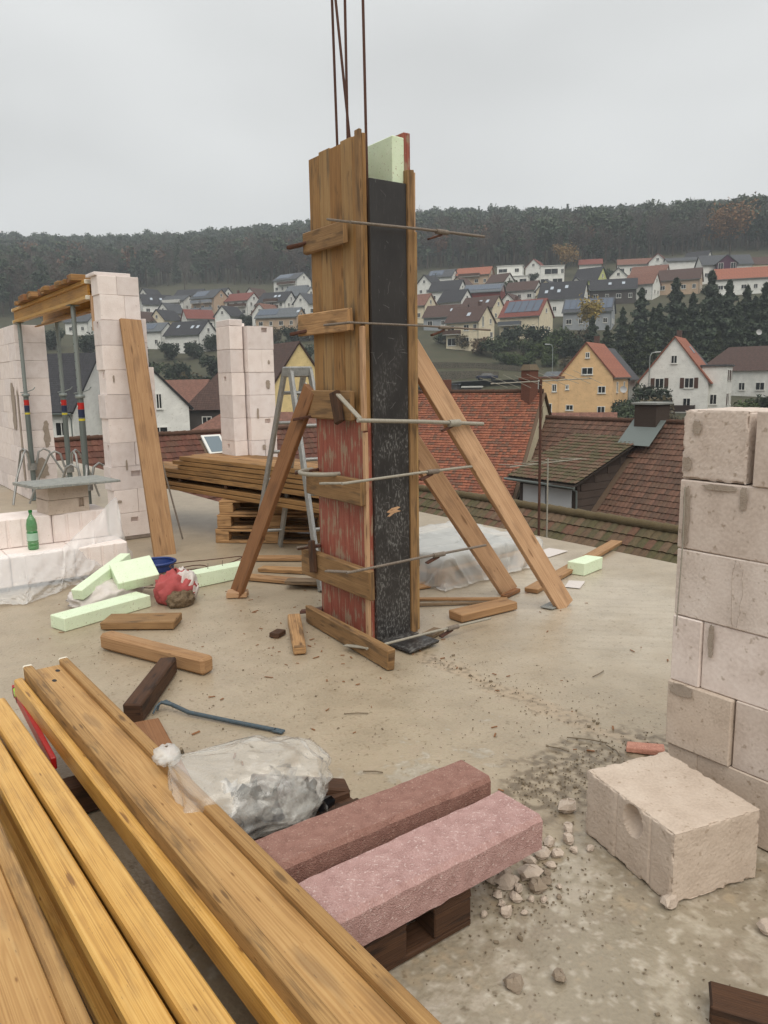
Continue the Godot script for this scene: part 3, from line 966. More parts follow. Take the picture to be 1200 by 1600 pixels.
# ------------------------------------------------------------------ column formwork
func formwork() -> void:
	var f := thing("column_formwork", "tall timber column formwork with brown and red side boards and a black front board", "formwork", Vector3(2.70, 0, -3.84))
	# side panel facing the open floor, in plane x = 0: upper natural boards, lower red boards; local z runs 0 .. -0.60
	var zs := [0.0, -0.115, -0.235, -0.36, -0.48, -0.602]
	var tops := [3.045, 3.035, 3.04, 3.028, 3.036, 3.02]
	for k in 5:
		var w: float = zs[k] - zs[k + 1] - 0.0015
		var zc: float = (zs[k] + zs[k + 1]) * 0.5
		part(f, "panel_board", plank(tops[k + 1] - 1.405, 0.024, w, 0.002, 0.001), M.panel[[1, 0, 2, 0, 1][k]], along(Vector3(-0.009 + 0.0012 * (k % 2), 1.405, zc), Vector3(-0.009 + 0.0012 * (k % 2), tops[k + 1], zc), Vector3.LEFT))
		part(f, "red_board", plank(1.395, 0.024, w, 0.002, 0.001), M.red_wood, along(Vector3(-0.007 + 0.001 * (k % 2), 0.005, zc), Vector3(-0.007 + 0.001 * (k % 2), 1.40, zc), Vector3.LEFT))
	# edge strips nailed down the front corner of the panel
	part(f, "edge_strip", plank(1.08, 0.024, 0.05, 0.003, 0.002), M.worn, along(Vector3(-0.034, 1.97, -0.026), Vector3(-0.034, 3.055, -0.024), Vector3.LEFT))
	part(f, "edge_strip", plank(0.62, 0.022, 0.04, 0.003, 0.002), M.brace, along(Vector3(-0.033, 1.34, -0.021), Vector3(-0.033, 1.96, -0.021), Vector3.LEFT))
	part(f, "edge_strip", plank(1.32, 0.022, 0.034, 0.003, 0.002), M.brace, along(Vector3(-0.031, 0.01, -0.018), Vector3(-0.031, 1.33, -0.018), Vector3.LEFT))
	# black front board
	var fbm := MB.new()
	fbm.cbox(Vector3(2.78, 0.022, 0.268), 0.002, Vector2(1.39, 0.13), 0.0008, rng)
	part(f, "front_board", fbm.done(), M.black_panel, along(Vector3(0.139, 0.01, 0.014), Vector3(0.139, 2.79, 0.014), Vector3.BACK))
	part(f, "scrape_mark", scrape(), M.brace, Transform3D(Basis(), Vector3(0.15, 0.83, 0.0265)))
	# far side: red board with battens in front of its end
	part(f, "red_board", plank(3.08, 0.05, 0.60, 0.003, 0.001), M.red_wood, along(Vector3(0.312, 0.01, -0.315), Vector3(0.312, 3.09, -0.315), Vector3.LEFT))
	part(f, "batten", plank(2.86, 0.048, 0.05, 0.003, 0.002), M.worn, along(Vector3(0.299, 0.01, 0.014), Vector3(0.299, 2.87, 0.012), Vector3.LEFT))
	part(f, "batten", plank(2.50, 0.022, 0.045, 0.003, 0.002), M.panel[0], along(Vector3(0.3365, 0.02, 0.010), Vector3(0.3365, 2.52, 0.010), Vector3.LEFT))
	part(f, "batten", plank(0.64, 0.014, 0.03, 0.003, 0.002), M.brace, along(Vector3(0.331, 2.22, 0.016), Vector3(0.331, 2.86, 0.016), Vector3.LEFT))
	# back board
	part(f, "back_board", plank(2.96, 0.027, 0.25, 0.003, 0.001), M.panel[1], along(Vector3(0.16, 0.01, -0.575), Vector3(0.16, 2.97, -0.575), Vector3.BACK))
	# green insulation sheet standing inside
	var b := MB.new()
	b.cbox(Vector3(0.088, 1.9, 0.46), 0.004, Vector2.ZERO, 0.001, rng)
	part(f, "insulation_sheet", b.done(), M.foam, Transform3D(Basis(), Vector3(0.2395, 2.105, -0.235)))
	# cross battens on the side panel: [z0, z1, y, height, thickness]
	var bt := [[-0.12, -0.64, 2.51, 0.135, 0.035, "worn"], [-0.09, -0.73, 2.00, 0.135, 0.04, "old_light"], [-0.10, -0.675, 1.49, 0.185, 0.032, "worn"], [0.01, -0.69, 0.965, 0.16, 0.04, "worn"], [0.085, -0.79, 0.395, 0.185, 0.04, "worn"]]
	for q in bt:
		part(f, "cross_batten", plank(q[0] - q[1], q[4], q[3], 0.006, 0.005), M[q[5]], along(Vector3(-q[4] * 0.5 - 0.048, q[2], q[0]), Vector3(-q[4] * 0.5 - 0.026, q[2] + 0.005, q[1]), Vector3.LEFT))
	# short blocks on the outer side that the rods pull against
	for y in [2.02, 1.06, 0.50]:
		part(f, "cross_batten", plank(0.62, 0.04, 0.15, 0.006, 0.004), M.old_dark, along(Vector3(0.372, y, -0.02), Vector3(0.359, y, -0.64), Vector3.LEFT))
	part(f, "wedge_block", plank(0.20, 0.03, 0.09, 0.005, 0.004), M.old_dark, along(Vector3(-0.095, 1.38, -0.20), Vector3(-0.085, 1.58, -0.26), Vector3.LEFT))
	part(f, "wedge_block", plank(0.22, 0.03, 0.06, 0.005, 0.004), M.old_dark, along(Vector3(-0.09, 0.36, -0.58), Vector3(-0.086, 0.57, -0.60), Vector3.LEFT))
	# bars of the rods on the rear side
	clamp_bar(2.52, 3.56, 2.515, 2.535, 0.0085, M.rod, "rusty clamp rod across the black board, highest of the clamps", 0)
	clamp_bar(2.48, 3.62, 1.968, 1.955, 0.0062, M.rod, "thin rusty clamp rod across the black board, second from its top", 1)
	clamp_bar(2.54, 3.56, 1.412, 1.345, 0.0125, M.rod_pale, "thick pale clamp bar with a bent handle across the black board", 2)
	clamp_bar(2.42, 3.53, 1.050, 1.070, 0.0085, M.rod_pale, "clamp rod above the scraped patch of the black board", 3)
	clamp_bar(2.41, 3.55, 0.525, 0.530, 0.0085, M.rod, "clamp rod over the wide lower batten of the formwork", 4)
	clamp_bar(2.47, 3.50, 0.072, 0.050, 0.0085, M.rod_pale, "lowest clamp rod, close above the floor at the formwork foot", 5)
	# the round hoop of a bar clamp
	var hoop := []
	for k in 13:
		var a := PI * k / 12.0
		hoop.append(Vector3(2.655 - sin(a) * 0.17, 1.055, -4.30 + cos(a) * 0.17))
	single("clamp_hoop", "pale curved iron hoop sticking out of the formwork's side", "clamp", rod(hoop, 0.014, 8), M.rod_pale)
	# what lies at its foot
	single("foot_plank", "weathered plank on edge along the foot of the formwork", "plank", plank(1.08, 0.12, 0.052, 0.006, 0.006), M.worn, along(Vector3(2.58, 0.062, -4.45), Vector3(2.49, 0.062, -3.38), Vector3.UP))
	var offc := MB.new()
	offc.cbox(Vector3(0.25, 0.022, 0.27), 0.003, Vector2(0.35, 0.13), 0.004, rng)
	single("black_board_offcut", "black board offcut lying flat under the formwork's black front", "board", offc.done(), M.black_panel, along(Vector3(2.72, 0.020, -3.64), Vector3(2.96, 0.026, -3.66), Vector3.UP))
	single("timber_scrap", "small wooden scrap under the formwork batten", "timber", plank(0.16, 0.025, 0.08, 0.004, 0.004), M.old, along(Vector3(3.00, 0.015, -3.68), Vector3(3.15, 0.015, -3.74), Vector3.UP))
	# reinforcing bars
	var rb := [[Vector3(2.85, 0.05, -4.31), Vector3(2.85, 3.11, -4.365), Vector3(2.85, 4.6, -4.40)], [Vector3(2.87, 0.05, -4.15), Vector3(2.86, 3.11, -4.235), Vector3(2.85, 4.0, -4.352), Vector3(2.85, 4.6, -4.41)], [Vector3(2.80, 0.05, -4.22), Vector3(2.83, 3.11, -4.215), Vector3(2.83, 4.6, -4.21)], [Vector3(2.80, 0.05, -3.95), Vector3(2.80, 3.10, -3.975), Vector3(2.80, 4.7, -3.99)]]
	var rl := ["straight rusty reinforcing bar at the rear edge of the formwork top", "rusty reinforcing bar that curves away from its neighbours", "rusty reinforcing bar between the curved bar and the edge strip", "rusty reinforcing bar by the formwork's front edge strip"]
	for k in 4:
		single("reinforcing_bar", rl[k], "rebar", rod(rb[k], 0.0085, 8), M.rust, Transform3D(), "bars rising from the column")
	# braces
	single("timber_brace", "long pale brace board beside the shorter brace, its foot out on the floor", "brace", plank(2.23, 0.042, 0.15, 0.004, 0.003), M.brace, along(Vector3(3.04, 1.855, -3.895), Vector3(4.235, -0.005, -3.60), Vector3.BACK))
	single("timber_brace", "shorter pale brace board standing behind the long one", "brace", plank(1.86, 0.042, 0.15, 0.004, 0.003), M.brace, along(Vector3(3.04, 1.445, -4.10), Vector3(4.19, 0.0, -4.12), Vector3.BACK))
	single("timber_brace", "dark stained brace board leaning against the formwork's rear edge", "brace", plank(1.86, 0.042, 0.14, 0.004, 0.004), M.brace_dark, along(Vector3(2.655, 1.58, -4.46), Vector3(2.47, 0.01, -5.38), Vector3.LEFT))
	single("brace_stop", "small wooden stop under the dark brace's foot", "timber", plank(0.16, 0.05, 0.09, 0.005, 0.004), M.brace, along(Vector3(2.40, 0.027, -5.40), Vector3(2.54, 0.027, -5.30), Vector3.UP))
	single("brace_stop", "short lath nailed across the shorter brace's foot", "timber", plank(0.24, 0.03, 0.05, 0.004, 0.003), M.brace_dark, along(Vector3(4.02, 0.017, -4.02), Vector3(4.25, 0.017, -4.09), Vector3.UP))
	single("brace_stop", "thin grey plate under the long brace's foot", "plate", plank(0.2, 0.012, 0.10, 0.002, 0.002), M.grey_board, along(Vector3(4.08, 0.008, -3.64), Vector3(4.26, 0.008, -3.68), Vector3.UP))

func scrape() -> ArrayMesh:
	var b := MB.new()
	var poly := PackedVector2Array([Vector2(-0.06, 0.0), Vector2(-0.02, -0.022), Vector2(0.03, -0.028), Vector2(0.05, -0.02), Vector2(0.02, -0.008), Vector2(0.055, 0.004), Vector2(0.0, 0.012), Vector2(-0.035, 0.03), Vector2(-0.055, 0.026), Vector2(-0.03, 0.01)])
	var ids := Geometry2D.triangulate_polygon(poly)
	for i in range(0, ids.size(), 3):
		var q := []
		for k in 3:
			q.append(Vector3(poly[ids[i + k]].x, -poly[ids[i + k]].y, 0.0))
		b.tri(q[0], q[1], q[2], Vector3.BACK, Vector2(q[0].x, q[0].y), Vector2(q[1].x, q[1].y), Vector2(q[2].x, q[2].y))
	return b.done()

func clamp_bar(x0: float, x1: float, y0: float, y1: float, r: float, m: Material, label: String, k: int) -> void:
	var z := -3.745 if k != 4 else -3.70
	if k == 5:
		z = -3.60
	var t := thing("formwork_clamp", label, "clamp", Vector3((x0 + x1) * 0.5, 0, z), 0.0, "clamps round the column formwork")
	var o := t.position
	var a := Vector3(x0, y0, z) - o
	var b := Vector3(x1, y1, z - 0.02) - o
	part(t, "rod", rod([a, (a + b) * 0.5 + Vector3(0, 0.004, 0), b], r, 8), m)
	# hooked plate on the near end, lying back along the batten
	var hy := y0
	var tilt: float = [0.05, 0.0, 0.16, -0.02, -0.03, -0.04][k]
	var hook := MB.new()
	hook.cbox(Vector3(0.24, 0.012, 0.035), 0.003, Vector2.ZERO, 0.001, rng, along(a + Vector3(0.03, 0.0, 0.0), a + Vector3(0.03 - 0.03, tilt, -0.22), Vector3.UP))
	part(t, "hook", hook.done(), m)
	var col := MB.new()
	var nx: float = [3.20, 3.22, 3.30, 3.12, 3.13, 3.16][k] - o.x
	var fy := lerpf(y0, y1, (nx - a.x) / (b.x - a.x))
	col.tube([Vector3(nx - 0.045, fy, -0.012), Vector3(nx + 0.045, fy, -0.012)], r * 1.9, 8)
	part(t, "slider", col.done(), M.rod if k != 2 else M.rod_pale)
	var ja := MB.new()
	ja.cbox(Vector3(0.10, 0.012, 0.03), 0.003, Vector2.ZERO, 0.001, rng, along(Vector3(nx - 0.10, fy - 0.05, -0.03), Vector3(nx + 0.01, fy - 0.012, -0.02), Vector3.UP))
	part(t, "jaw", ja.done(), M.rust)
	part(t, "wedge", plank(0.17, 0.02, 0.05, 0.004, 0.003), M.rust, along(Vector3(2.67, y0 + 0.005, -4.43) - o, Vector3(2.58, y0 - 0.02, -4.55) - o, Vector3.UP))
	# the tail of the same clamp behind the column
	part(t, "rear_rod", rod([Vector3(x0 + 0.12, y0, -4.50) - o, Vector3(3.2, y0, -4.50) - o], r * 0.9, 6), M.rod)

# ------------------------------------------------------------------ timber beams with flanges and a web
func flanged_beam(label: String, at: Vector3, yaw: float, l: float, lying: bool, fm: Array, wm: Material, caps := true, group := "") -> Node3D:
	var t := thing("flanged_beam", label, "beam", at, deg_to_rad(yaw), group)       # runs along local x, centre of section at the origin
	var roll := Basis(Vector3.RIGHT, PI / 2) if lying else Basis()
	for s in [-1, 1]:
		part(t, "flange", plank(l, 0.04, 0.08, 0.006, 0.002), fm[0 if s < 0 else 1], Transform3D(roll, roll * Vector3(0, 0.08 * s, 0)))
		if caps:
			for e in [-1, 1]:
				var b := MB.new()
				b.cbox(Vector3(0.016, 0.044, 0.084), 0.006, Vector2.ZERO, 0.0, rng)
				part(t, "end_cap", b.done(), M.white_plastic, Transform3D(roll, Vector3(e * (l * 0.5 + 0.006), 0, 0) + roll * Vector3(0, 0.08 * s, 0)))
	part(t, "web", plank(l - 0.01, 0.12, 0.028, 0.002, 0.001), wm, Transform3D(roll, Vector3.ZERO))
	return t

func near_beams() -> void:
	var g := "formwork beams stacked by the lintels"
	# the worn one on top, lying on its side
	var a := flanged_beam("worn formwork beam lying on its side beside the knotted plastic bag", Vector3(0.772, 0.31, -1.905), 91.0, 3.72, true, [M.yellow_worn, M.yellow_worn], M.worn_web, true, g)
	for h in [[-0.10, 0.03], [-0.22, -0.015]]:          # the two drilled holes near its far end
		var b := MB.new()
		b.lathe([[0.0, 0.0], [0.012, 0.0], [0.013, -0.0015]], 12)
		part(a, "web_hole", b.done(), M.black, Transform3D(Basis.from_scale(Vector3(1.4, 1, 0.8)), Vector3(1.875 + h[0], 0.0155, h[1])))
	flanged_beam("formwork beam with a narrow amber edge tucked under the worn beam", Vector3(0.735, 0.255, -1.93), 91.2, 3.7, true, [M.yellow, M.yellow], M.yellow_web, false, g)
	flanged_beam("upright amber formwork beam with a broad smooth nail-marked top", Vector3(0.505, 0.25, -1.55), 91.4, 3.75, false, [M.yellow, M.yellow], M.yellow_web, false, g)
	flanged_beam("upright amber formwork beam a step lower than the broad-topped one beside it", Vector3(0.416, 0.237, -1.45), 91.4, 3.75, false, [M.yellow, M.yellow], M.yellow_web, false, g)
	flanged_beam("formwork beam on its side with a knot in its brown recessed web", Vector3(0.225, 0.285, -1.2), 90.6, 3.75, true, [M.yellow, M.yellow_worn], M.worn_web, false, g)
	flanged_beam("outermost amber formwork beam of the stack, past the one with the knot", Vector3(0.005, 0.285, -1.1), 90.6, 3.75, true, [M.yellow, M.yellow], M.yellow_web, false, g)
	# what they rest on
	for z in [-0.35, -2.95]:
		single("bearer", "dark squared timber bearer under the stacked beams" , "timber", plank(1.35, 0.13, 0.10, 0.006, 0.004), M.old_dark, rotx(Vector3(0.30, 0.068, z)), "bearers under the beams")
	# red spirit level under the beam edge
	var l := thing("spirit_level", "red spirit level with a green vial beside the amber beams", "spirit level", Vector3(0.60, 0.20, -3.45), deg_to_rad(88))
	part(l, "body", plank(0.9, 0.05, 0.022, 0.003, 0.0), M.red_plastic)
	var v := MB.new()
	v.cbox(Vector3(0.05, 0.03, 0.027), 0.003)
	part(l, "vial", v.done(), M.green_vial, Transform3D(Basis(), Vector3(0.37, 0.012, 0)))
	for e in [0.335, 0.405]:
		var bk := MB.new()
		bk.cbox(Vector3(0.012, 0.051, 0.025), 0.002)
		part(l, "vial_ring", bk.done(), M.black, Transform3D(Basis(), Vector3(e, 0.0, 0)))

# ------------------------------------------------------------------ things on the near floor
func pallet(label: String, at: Vector3, yaw: float, m: Material, l := 1.2, w := 0.8, group := "") -> Node3D:
	var t := thing("pallet", label, "pallet", at, deg_to_rad(yaw), group)
	for k in 5:
		part(t, "deck_board", plank(l, 0.022, 0.145 if k % 2 == 0 else 0.1, 0.003, 0.003), m, Transform3D(Basis(), Vector3(0, 0.133, lerpf(-w * 0.5 + 0.073, w * 0.5 - 0.073, k / 4.0))))
	for x in [-l * 0.5 + 0.073, 0.0, l * 0.5 - 0.073]:
		part(t, "cross_board", plank(w, 0.022, 0.145, 0.003, 0.003), m, Transform3D(Basis(Vector3.UP, PI / 2), Vector3(x, 0.111, 0)))
		for z in [-w * 0.5 + 0.05, 0.0, w * 0.5 - 0.05]:
			part(t, "block_foot", plank(0.145, 0.078, 0.1, 0.004, 0.003), m, Transform3D(Basis(), Vector3(x, 0.061, z)))
	for z in [-w * 0.5 + 0.05, 0.0, w * 0.5 - 0.05]:
		part(t, "runner", plank(l, 0.022, 0.1, 0.003, 0.003), m, Transform3D(Basis(), Vector3(0, 0.011, z)))
	return t

func near_floor() -> void:
	pallet("dark old pallet under the red concrete lintels", Vector3(1.11, 0.002, -1.95), 0.0, M.old_dark, 0.64, 0.8)
	single("concrete_lintel", "red concrete lintel with a frosty pale top edge, along the outer side of the pallet", "lintel", lintel_mesh(1.02, 0.115, 0.205, 3), M.lintel[0], rotx(Vector3(1.21, 0.206, -1.632), 0.6))
	single("concrete_lintel", "browner red concrete lintel between the frosty one and the plastic bag", "lintel", lintel_mesh(1.04, 0.13, 0.165, 4), M.lintel[1], rotx(Vector3(1.225, 0.2135, -1.880), -0.5))
	# plastic bag tied at the neck, dark foil inside
	var bag := thing("plastic_bag", "clear plastic bag knotted at the neck, full of dark foil, lying by the lintels", "bag", Vector3(1.05, 0.15, -2.22))
	var f := FastNoiseLite.new()
	f.seed = 31
	f.frequency = 4.5
	f.noise_type = FastNoiseLite.TYPE_SIMPLEX
	f.fractal_type = FastNoiseLite.FRACTAL_RIDGED
	f.fractal_octaves = 2
	var f2 := FastNoiseLite.new()
	f2.seed = 35
	f2.frequency = 1.5
	f2.fractal_octaves = 2
	var b := MB.new()
	var ax := Vector3(-0.66, 0.34, -0.67).normalized()
	var e1 := ax.cross(Vector3.UP).normalized()
	var e2 := ax.cross(e1)
	b.ball(func(d: Vector3) -> Vector3:
		var p := Vector3(d.x * 0.28, d.y * 0.165, d.z * 0.20)
		if d.y < 0.0:
			p.y *= 0.75
		var along_ := d.dot(ax)
		var ph := Vector3(d.dot(e1), d.dot(e2), 0).normalized() if absf(along_) < 0.995 else Vector3.ZERO
		# folds run from the neck; broad dents between them
		var fold := f.get_noise_3d(ph.x * 0.62, ph.y * 0.62, along_ * 0.22)
		var dent := f2.get_noise_3dv(d)
		p *= 0.97 + 0.05 * fold + 0.16 * dent
		var k := clampf((along_ - 0.52) / 0.48, 0, 1)
		p = p.lerp(ax * 0.325, pow(k, 1.3))
		return p + Vector3(0, 0.125, 0), 110, 64)
	part(bag, "film", b.done(), M.film_bag)
	f.seed = 33
	f.frequency = 1.6
	var rr := RandomNumberGenerator.new()
	rr.seed = 3
	for k in 20:                                          # crumpled film inside, some of it dark
		var inn := MB.new()
		var c := Vector3(rr.randf_range(-0.06, 0.20), rr.randf_range(0.03, 0.15), rr.randf_range(-0.07, 0.15))
		var g := []
		for j in 7:
			var row := []
			for i in 7:
				var p := Vector3((i - 3) * 0.022, 0, (j - 3) * 0.018)
				p.y = 0.05 * f.get_noise_3d(i * 0.35 + k * 3.0, j * 0.35, k)
				row.append(p)
			g.append(row)
		inn.sheet(g)
		part(bag, "crumpled_film", inn.done(), [M.film_bag, M.dark_stuff, M.film_bag, M.film, M.film_bag][k % 5], Transform3D(Basis.from_euler(Vector3(rr.randf() * 3.0, rr.randf() * 6.0, rr.randf() * 3.0)), c))
	var kn := MB.new()
	kn.ball(func(d: Vector3) -> Vector3:
		return Vector3(d.x * 0.045, d.y * 0.032, d.z * 0.05) * (1.0 + 0.2 * f.get_noise_3dv(d * 2.0)) + Vector3(-0.215, 0.235, -0.218), 18, 12)
	part(bag, "knot", kn.done(), M.film_white)
	part(bag, "tie", rod([Vector3(-0.19, 0.21, -0.215), Vector3(-0.165, 0.235, -0.20), Vector3(-0.18, 0.265, -0.175)], 0.006, 6), M.grit)
	# dark squared offcuts behind the bag
	single("timber_offcut", "dark wet squared timber end sticking out beside the bag", "timber", plank(0.36, 0.09, 0.09, 0.006, 0.004), M.old_dark, along(Vector3(1.12, 0.19, -2.36), Vector3(1.43, 0.11, -2.26), Vector3.UP))
	# single block on the floor with a thumb hole
	var blk := thing("loose_block", "dusty single block on the floor with a round grip hollow", "block", Vector3(2.21, 0, -1.405), deg_to_rad(-14))
	var sz := Vector3(0.36, 0.25, 0.44)
	part(blk, "body", rough_block(sz, 66, 0.008, 77, true), M.block_dirty, Transform3D(Basis(), Vector3(0, 0.125, 0)))
	# crowbar
	var cb := thing("crowbar", "blue steel crowbar with a claw lying on the floor", "crowbar", Vector3(1.41, 0.0, -3.37))
	var o := cb.position
	part(cb, "shaft", rod([Vector3(1.285, 0.035, -3.625) - o, Vector3(1.33, 0.018, -3.52) - o, Vector3(1.46, 0.013, -3.30) - o, Vector3(1.585, 0.011, -3.09) - o], 0.011, 8), M.blue_steel)
	var cl := MB.new()
	cl.cbox(Vector3(0.055, 0.010, 0.035), 0.002, Vector2.ZERO, 0.0, rng, along(Vector3(1.58, 0.010, -3.10) - o, Vector3(1.61, 0.008, -3.05) - o, Vector3.UP))
	part(cb, "chisel_end", cl.done(), M.blue_steel)
	for s in [-0.012, 0.012]:
		part(cb, "claw", rod([Vector3(1.285, 0.035, -3.625) - o, Vector3(1.255 + s, 0.047, -3.66) - o, Vector3(1.225 + s, 0.035, -3.665 - s) - o, Vector3(1.205 + s * 1.3, 0.008, -3.65 - s) - o], 0.010, 6, 0.005), M.blue_steel)
	# timbers on the floor
	single("squared_timber", "pale squared timber with cut corners lying across a darker one", "timber", plank(0.90, 0.10, 0.10, 0.018, 0.004), M.plank, along(Vector3(1.31, 0.053, -4.82), Vector3(1.64, 0.053, -3.98), Vector3.UP))
	single("squared_timber", "dark brown squared timber meeting the pale one in a T", "timber", plank(0.66, 0.10, 0.09, 0.008, 0.004), M.old_dark, along(Vector3(1.08, 0.052, -3.60), Vector3(1.46, 0.052, -4.13), Vector3.UP))
	single("floor_board", "pinkish board lying flat between dark timber and plastic bag", "board", plank(0.85, 0.035, 0.13, 0.005, 0.003), M.brace_dark, along(Vector3(1.11, 0.022, -3.52), Vector3(0.98, 0.022, -2.68), Vector3.UP))
	single("floor_board", "short plank lying flat beside the foam pieces", "board", plank(0.50, 0.055, 0.20, 0.006, 0.004), M.worn, along(Vector3(1.46, 0.03, -5.25), Vector3(1.82, 0.03, -4.98), Vector3.UP))
	single("wood_chip", "tiny dark wooden offcut alone on the floor", "timber", plank(0.10, 0.03, 0.07, 0.004, 0.003), M.old_dark, rotx(Vector3(2.27, 0.018, -4.33), 30))
	single("timber_stub", "short pale timber lying end-on beside the formwork's foot plank", "timber", plank(0.66, 0.06, 0.085, 0.008, 0.004), M.old_light, along(Vector3(2.20, 0.033, -3.92), Vector3(2.50, 0.033, -4.52), Vector3.UP))
	single("floor_board", "thick short plank under the end of the lowest clamp rod", "board", plank(0.52, 0.06, 0.14, 0.006, 0.004), M.plank, along(Vector3(3.40, 0.033, -3.84), Vector3(3.88, 0.033, -3.82), Vector3.UP))
	single("timber_corner", "wet dark timber end beyond the rubble in the near corner", "timber", plank(0.5, 0.06, 0.10, 0.006, 0.004), M.old_dark, along(Vector3(1.70, 0.033, -0.94), Vector3(1.95, 0.033, -0.50), Vector3.UP))
	single("brick_piece", "broken salmon brick on the floor behind the near wall's end", "brick", plank(0.16, 0.022, 0.075, 0.003, 0.007), M.brick, along(Vector3(2.76, 0.010, -1.97), Vector3(2.84, 0.014, -1.84), Vector3.UP))
	rubble()

func lintel_mesh(l: float, h: float, w: float, sd: int) -> ArrayMesh:
	var r := RandomNumberGenerator.new()
	r.seed = sd
	# rough prism: rings along x with a little waver
	var b := MB.new()
	var n := 26
	var prof := [Vector2(-0.5, -0.5), Vector2(0.5, -0.5), Vector2(0.5, 0.36), Vector2(0.44, 0.5), Vector2(-0.44, 0.5), Vector2(-0.5, 0.36)]
	var rings := []
	for i in n + 1:
		var ring := []
		for q in prof:
			ring.append(Vector3(-l * 0.5 + l * i / n, q.y * h + r.randf_range(-0.0018, 0.0018), q.x * w + r.randf_range(-0.002, 0.002)))
		rings.append(ring)
	for i in n:
		for k in prof.size():
			var k2 := (k + 1) % prof.size()
			var m: Vector3 = (rings[i][k] + rings[i][k2]) * 0.5
			b.face(rings[i][k], rings[i + 1][k], rings[i + 1][k2], rings[i][k2], Vector3(0, m.y / h, m.z / w))
	for e in [0, n]:
		for k in range(1, prof.size() - 1):
			b.tri(rings[e][0], rings[e][k], rings[e][k + 1], Vector3(-1 if e == 0 else 1, 0, 0))
	return b.done()

# a block with crumbled edges, and if asked a round thumb hollow with a lip in its -x face
func rough_block(s: Vector3, n: int, chip: float, sd: int, hollow := false) -> ArrayMesh:
	var h := s * 0.5
	var f := FastNoiseLite.new()
	f.seed = sd
	f.frequency = 16.0
	f.fractal_octaves = 3
	var f2 := FastNoiseLite.new()
	f2.seed = sd + 1
	f2.frequency = 60.0
	var shape := func(p: Vector3) -> Vector3:
		var d := [h.x - absf(p.x), h.y - absf(p.y), h.z - absf(p.z)]
		var o := [0, 1, 2]
		o.sort_custom(func(i, j): return d[i] < d[j])
		var near := clampf(1.0 - d[o[1]] / 0.015, 0, 1)
		var amt := chip * near * near * (0.22 + clampf(f.get_noise_3dv(p) * 2.2 + 0.1, 0, 1))
		var q := p
		for k in 2:
			q[o[k]] -= signf(p[o[k]]) * amt
		q[o[0]] -= signf(p[o[0]]) * (0.0012 * (f2.get_noise_3dv(p) + 1.0) + 0.0016 * (f.get_noise_3dv(p * 0.6) + 1.0))
		if hollow and p.x < -h.x + 0.001:
			var c := Vector2((p.z - 0.03) / 0.046, (p.y - 0.062) / 0.056).length()
			if c < 1.0:
				q.x += 0.045 * (1.0 - c * c * c * c)
			for gz in [-0.055, 0.115]:                     # shallow upright grooves of the tongue
				q.x += 0.005 * clampf(1.0 - absf(p.z - gz) / 0.007, 0, 1)
		return q
	var b := MB.new()
	for ax in 3:
		var e: int = (ax + 1) % 3
		var g: int = (ax + 2) % 3
		for sg in [-1, 1]:
			var out := Vector3.ZERO
			out[ax] = sg
			var pts := []
			for j in n + 1:
				var row := []
				for i in n + 1:
					var p := Vector3.ZERO
					p[ax] = sg * h[ax]
					p[e] = lerpf(-h[e], h[e], float(i) / n)
					p[g] = lerpf(-h[g], h[g], float(j) / n)
					row.append(shape.call(p))
				pts.append(row)
			for j in n:
				for i in n:
					b.face(pts[j][i], pts[j][i + 1], pts[j + 1][i + 1], pts[j + 1][i], out)
	return b.done()

func stone_mesh(s: float, sd: int) -> ArrayMesh:
	# a broken lump: flat facets over an uneven ball, cut flat where it lies and along one broken side
	var r := RandomNumberGenerator.new()
	r.seed = sd
	var b := MB.new()
	var h := Vector3(r.randf_range(0.5, 0.75), r.randf_range(0.32, 0.48), r.randf_range(0.42, 0.6)) * s
	var cut := Vector3(r.randfn(), r.randf_range(0.1, 0.8), r.randfn()).normalized()
	var pts := []
	for j in 5:
		var row := []
		for i in 7:
			var th := PI * j / 4.0
			var ph := TAU * i / 7.0 + 0.4 * (j % 2)
			var d := Vector3(sin(th) * cos(ph), cos(th), sin(th) * sin(ph))
			var p := Vector3(d.x * h.x, d.y * h.y, d.z * h.z) * r.randf_range(0.72, 1.12)
			var over := p.dot(cut) - s * 0.27
			if over > 0.0:
				p -= cut * over
			p.y = maxf(p.y, -0.24 * s)
			row.append(p)
		pts.append(row)
	for j in 4:
		for i in 7:
			var k := (i + 1) % 7
			var m: Vector3 = (pts[j][i] + pts[j + 1][k])
			b.tri(pts[j][i], pts[j + 1][i], pts[j + 1][k], m)
			b.tri(pts[j][i], pts[j + 1][k], pts[j][k], m)
	return b.done()

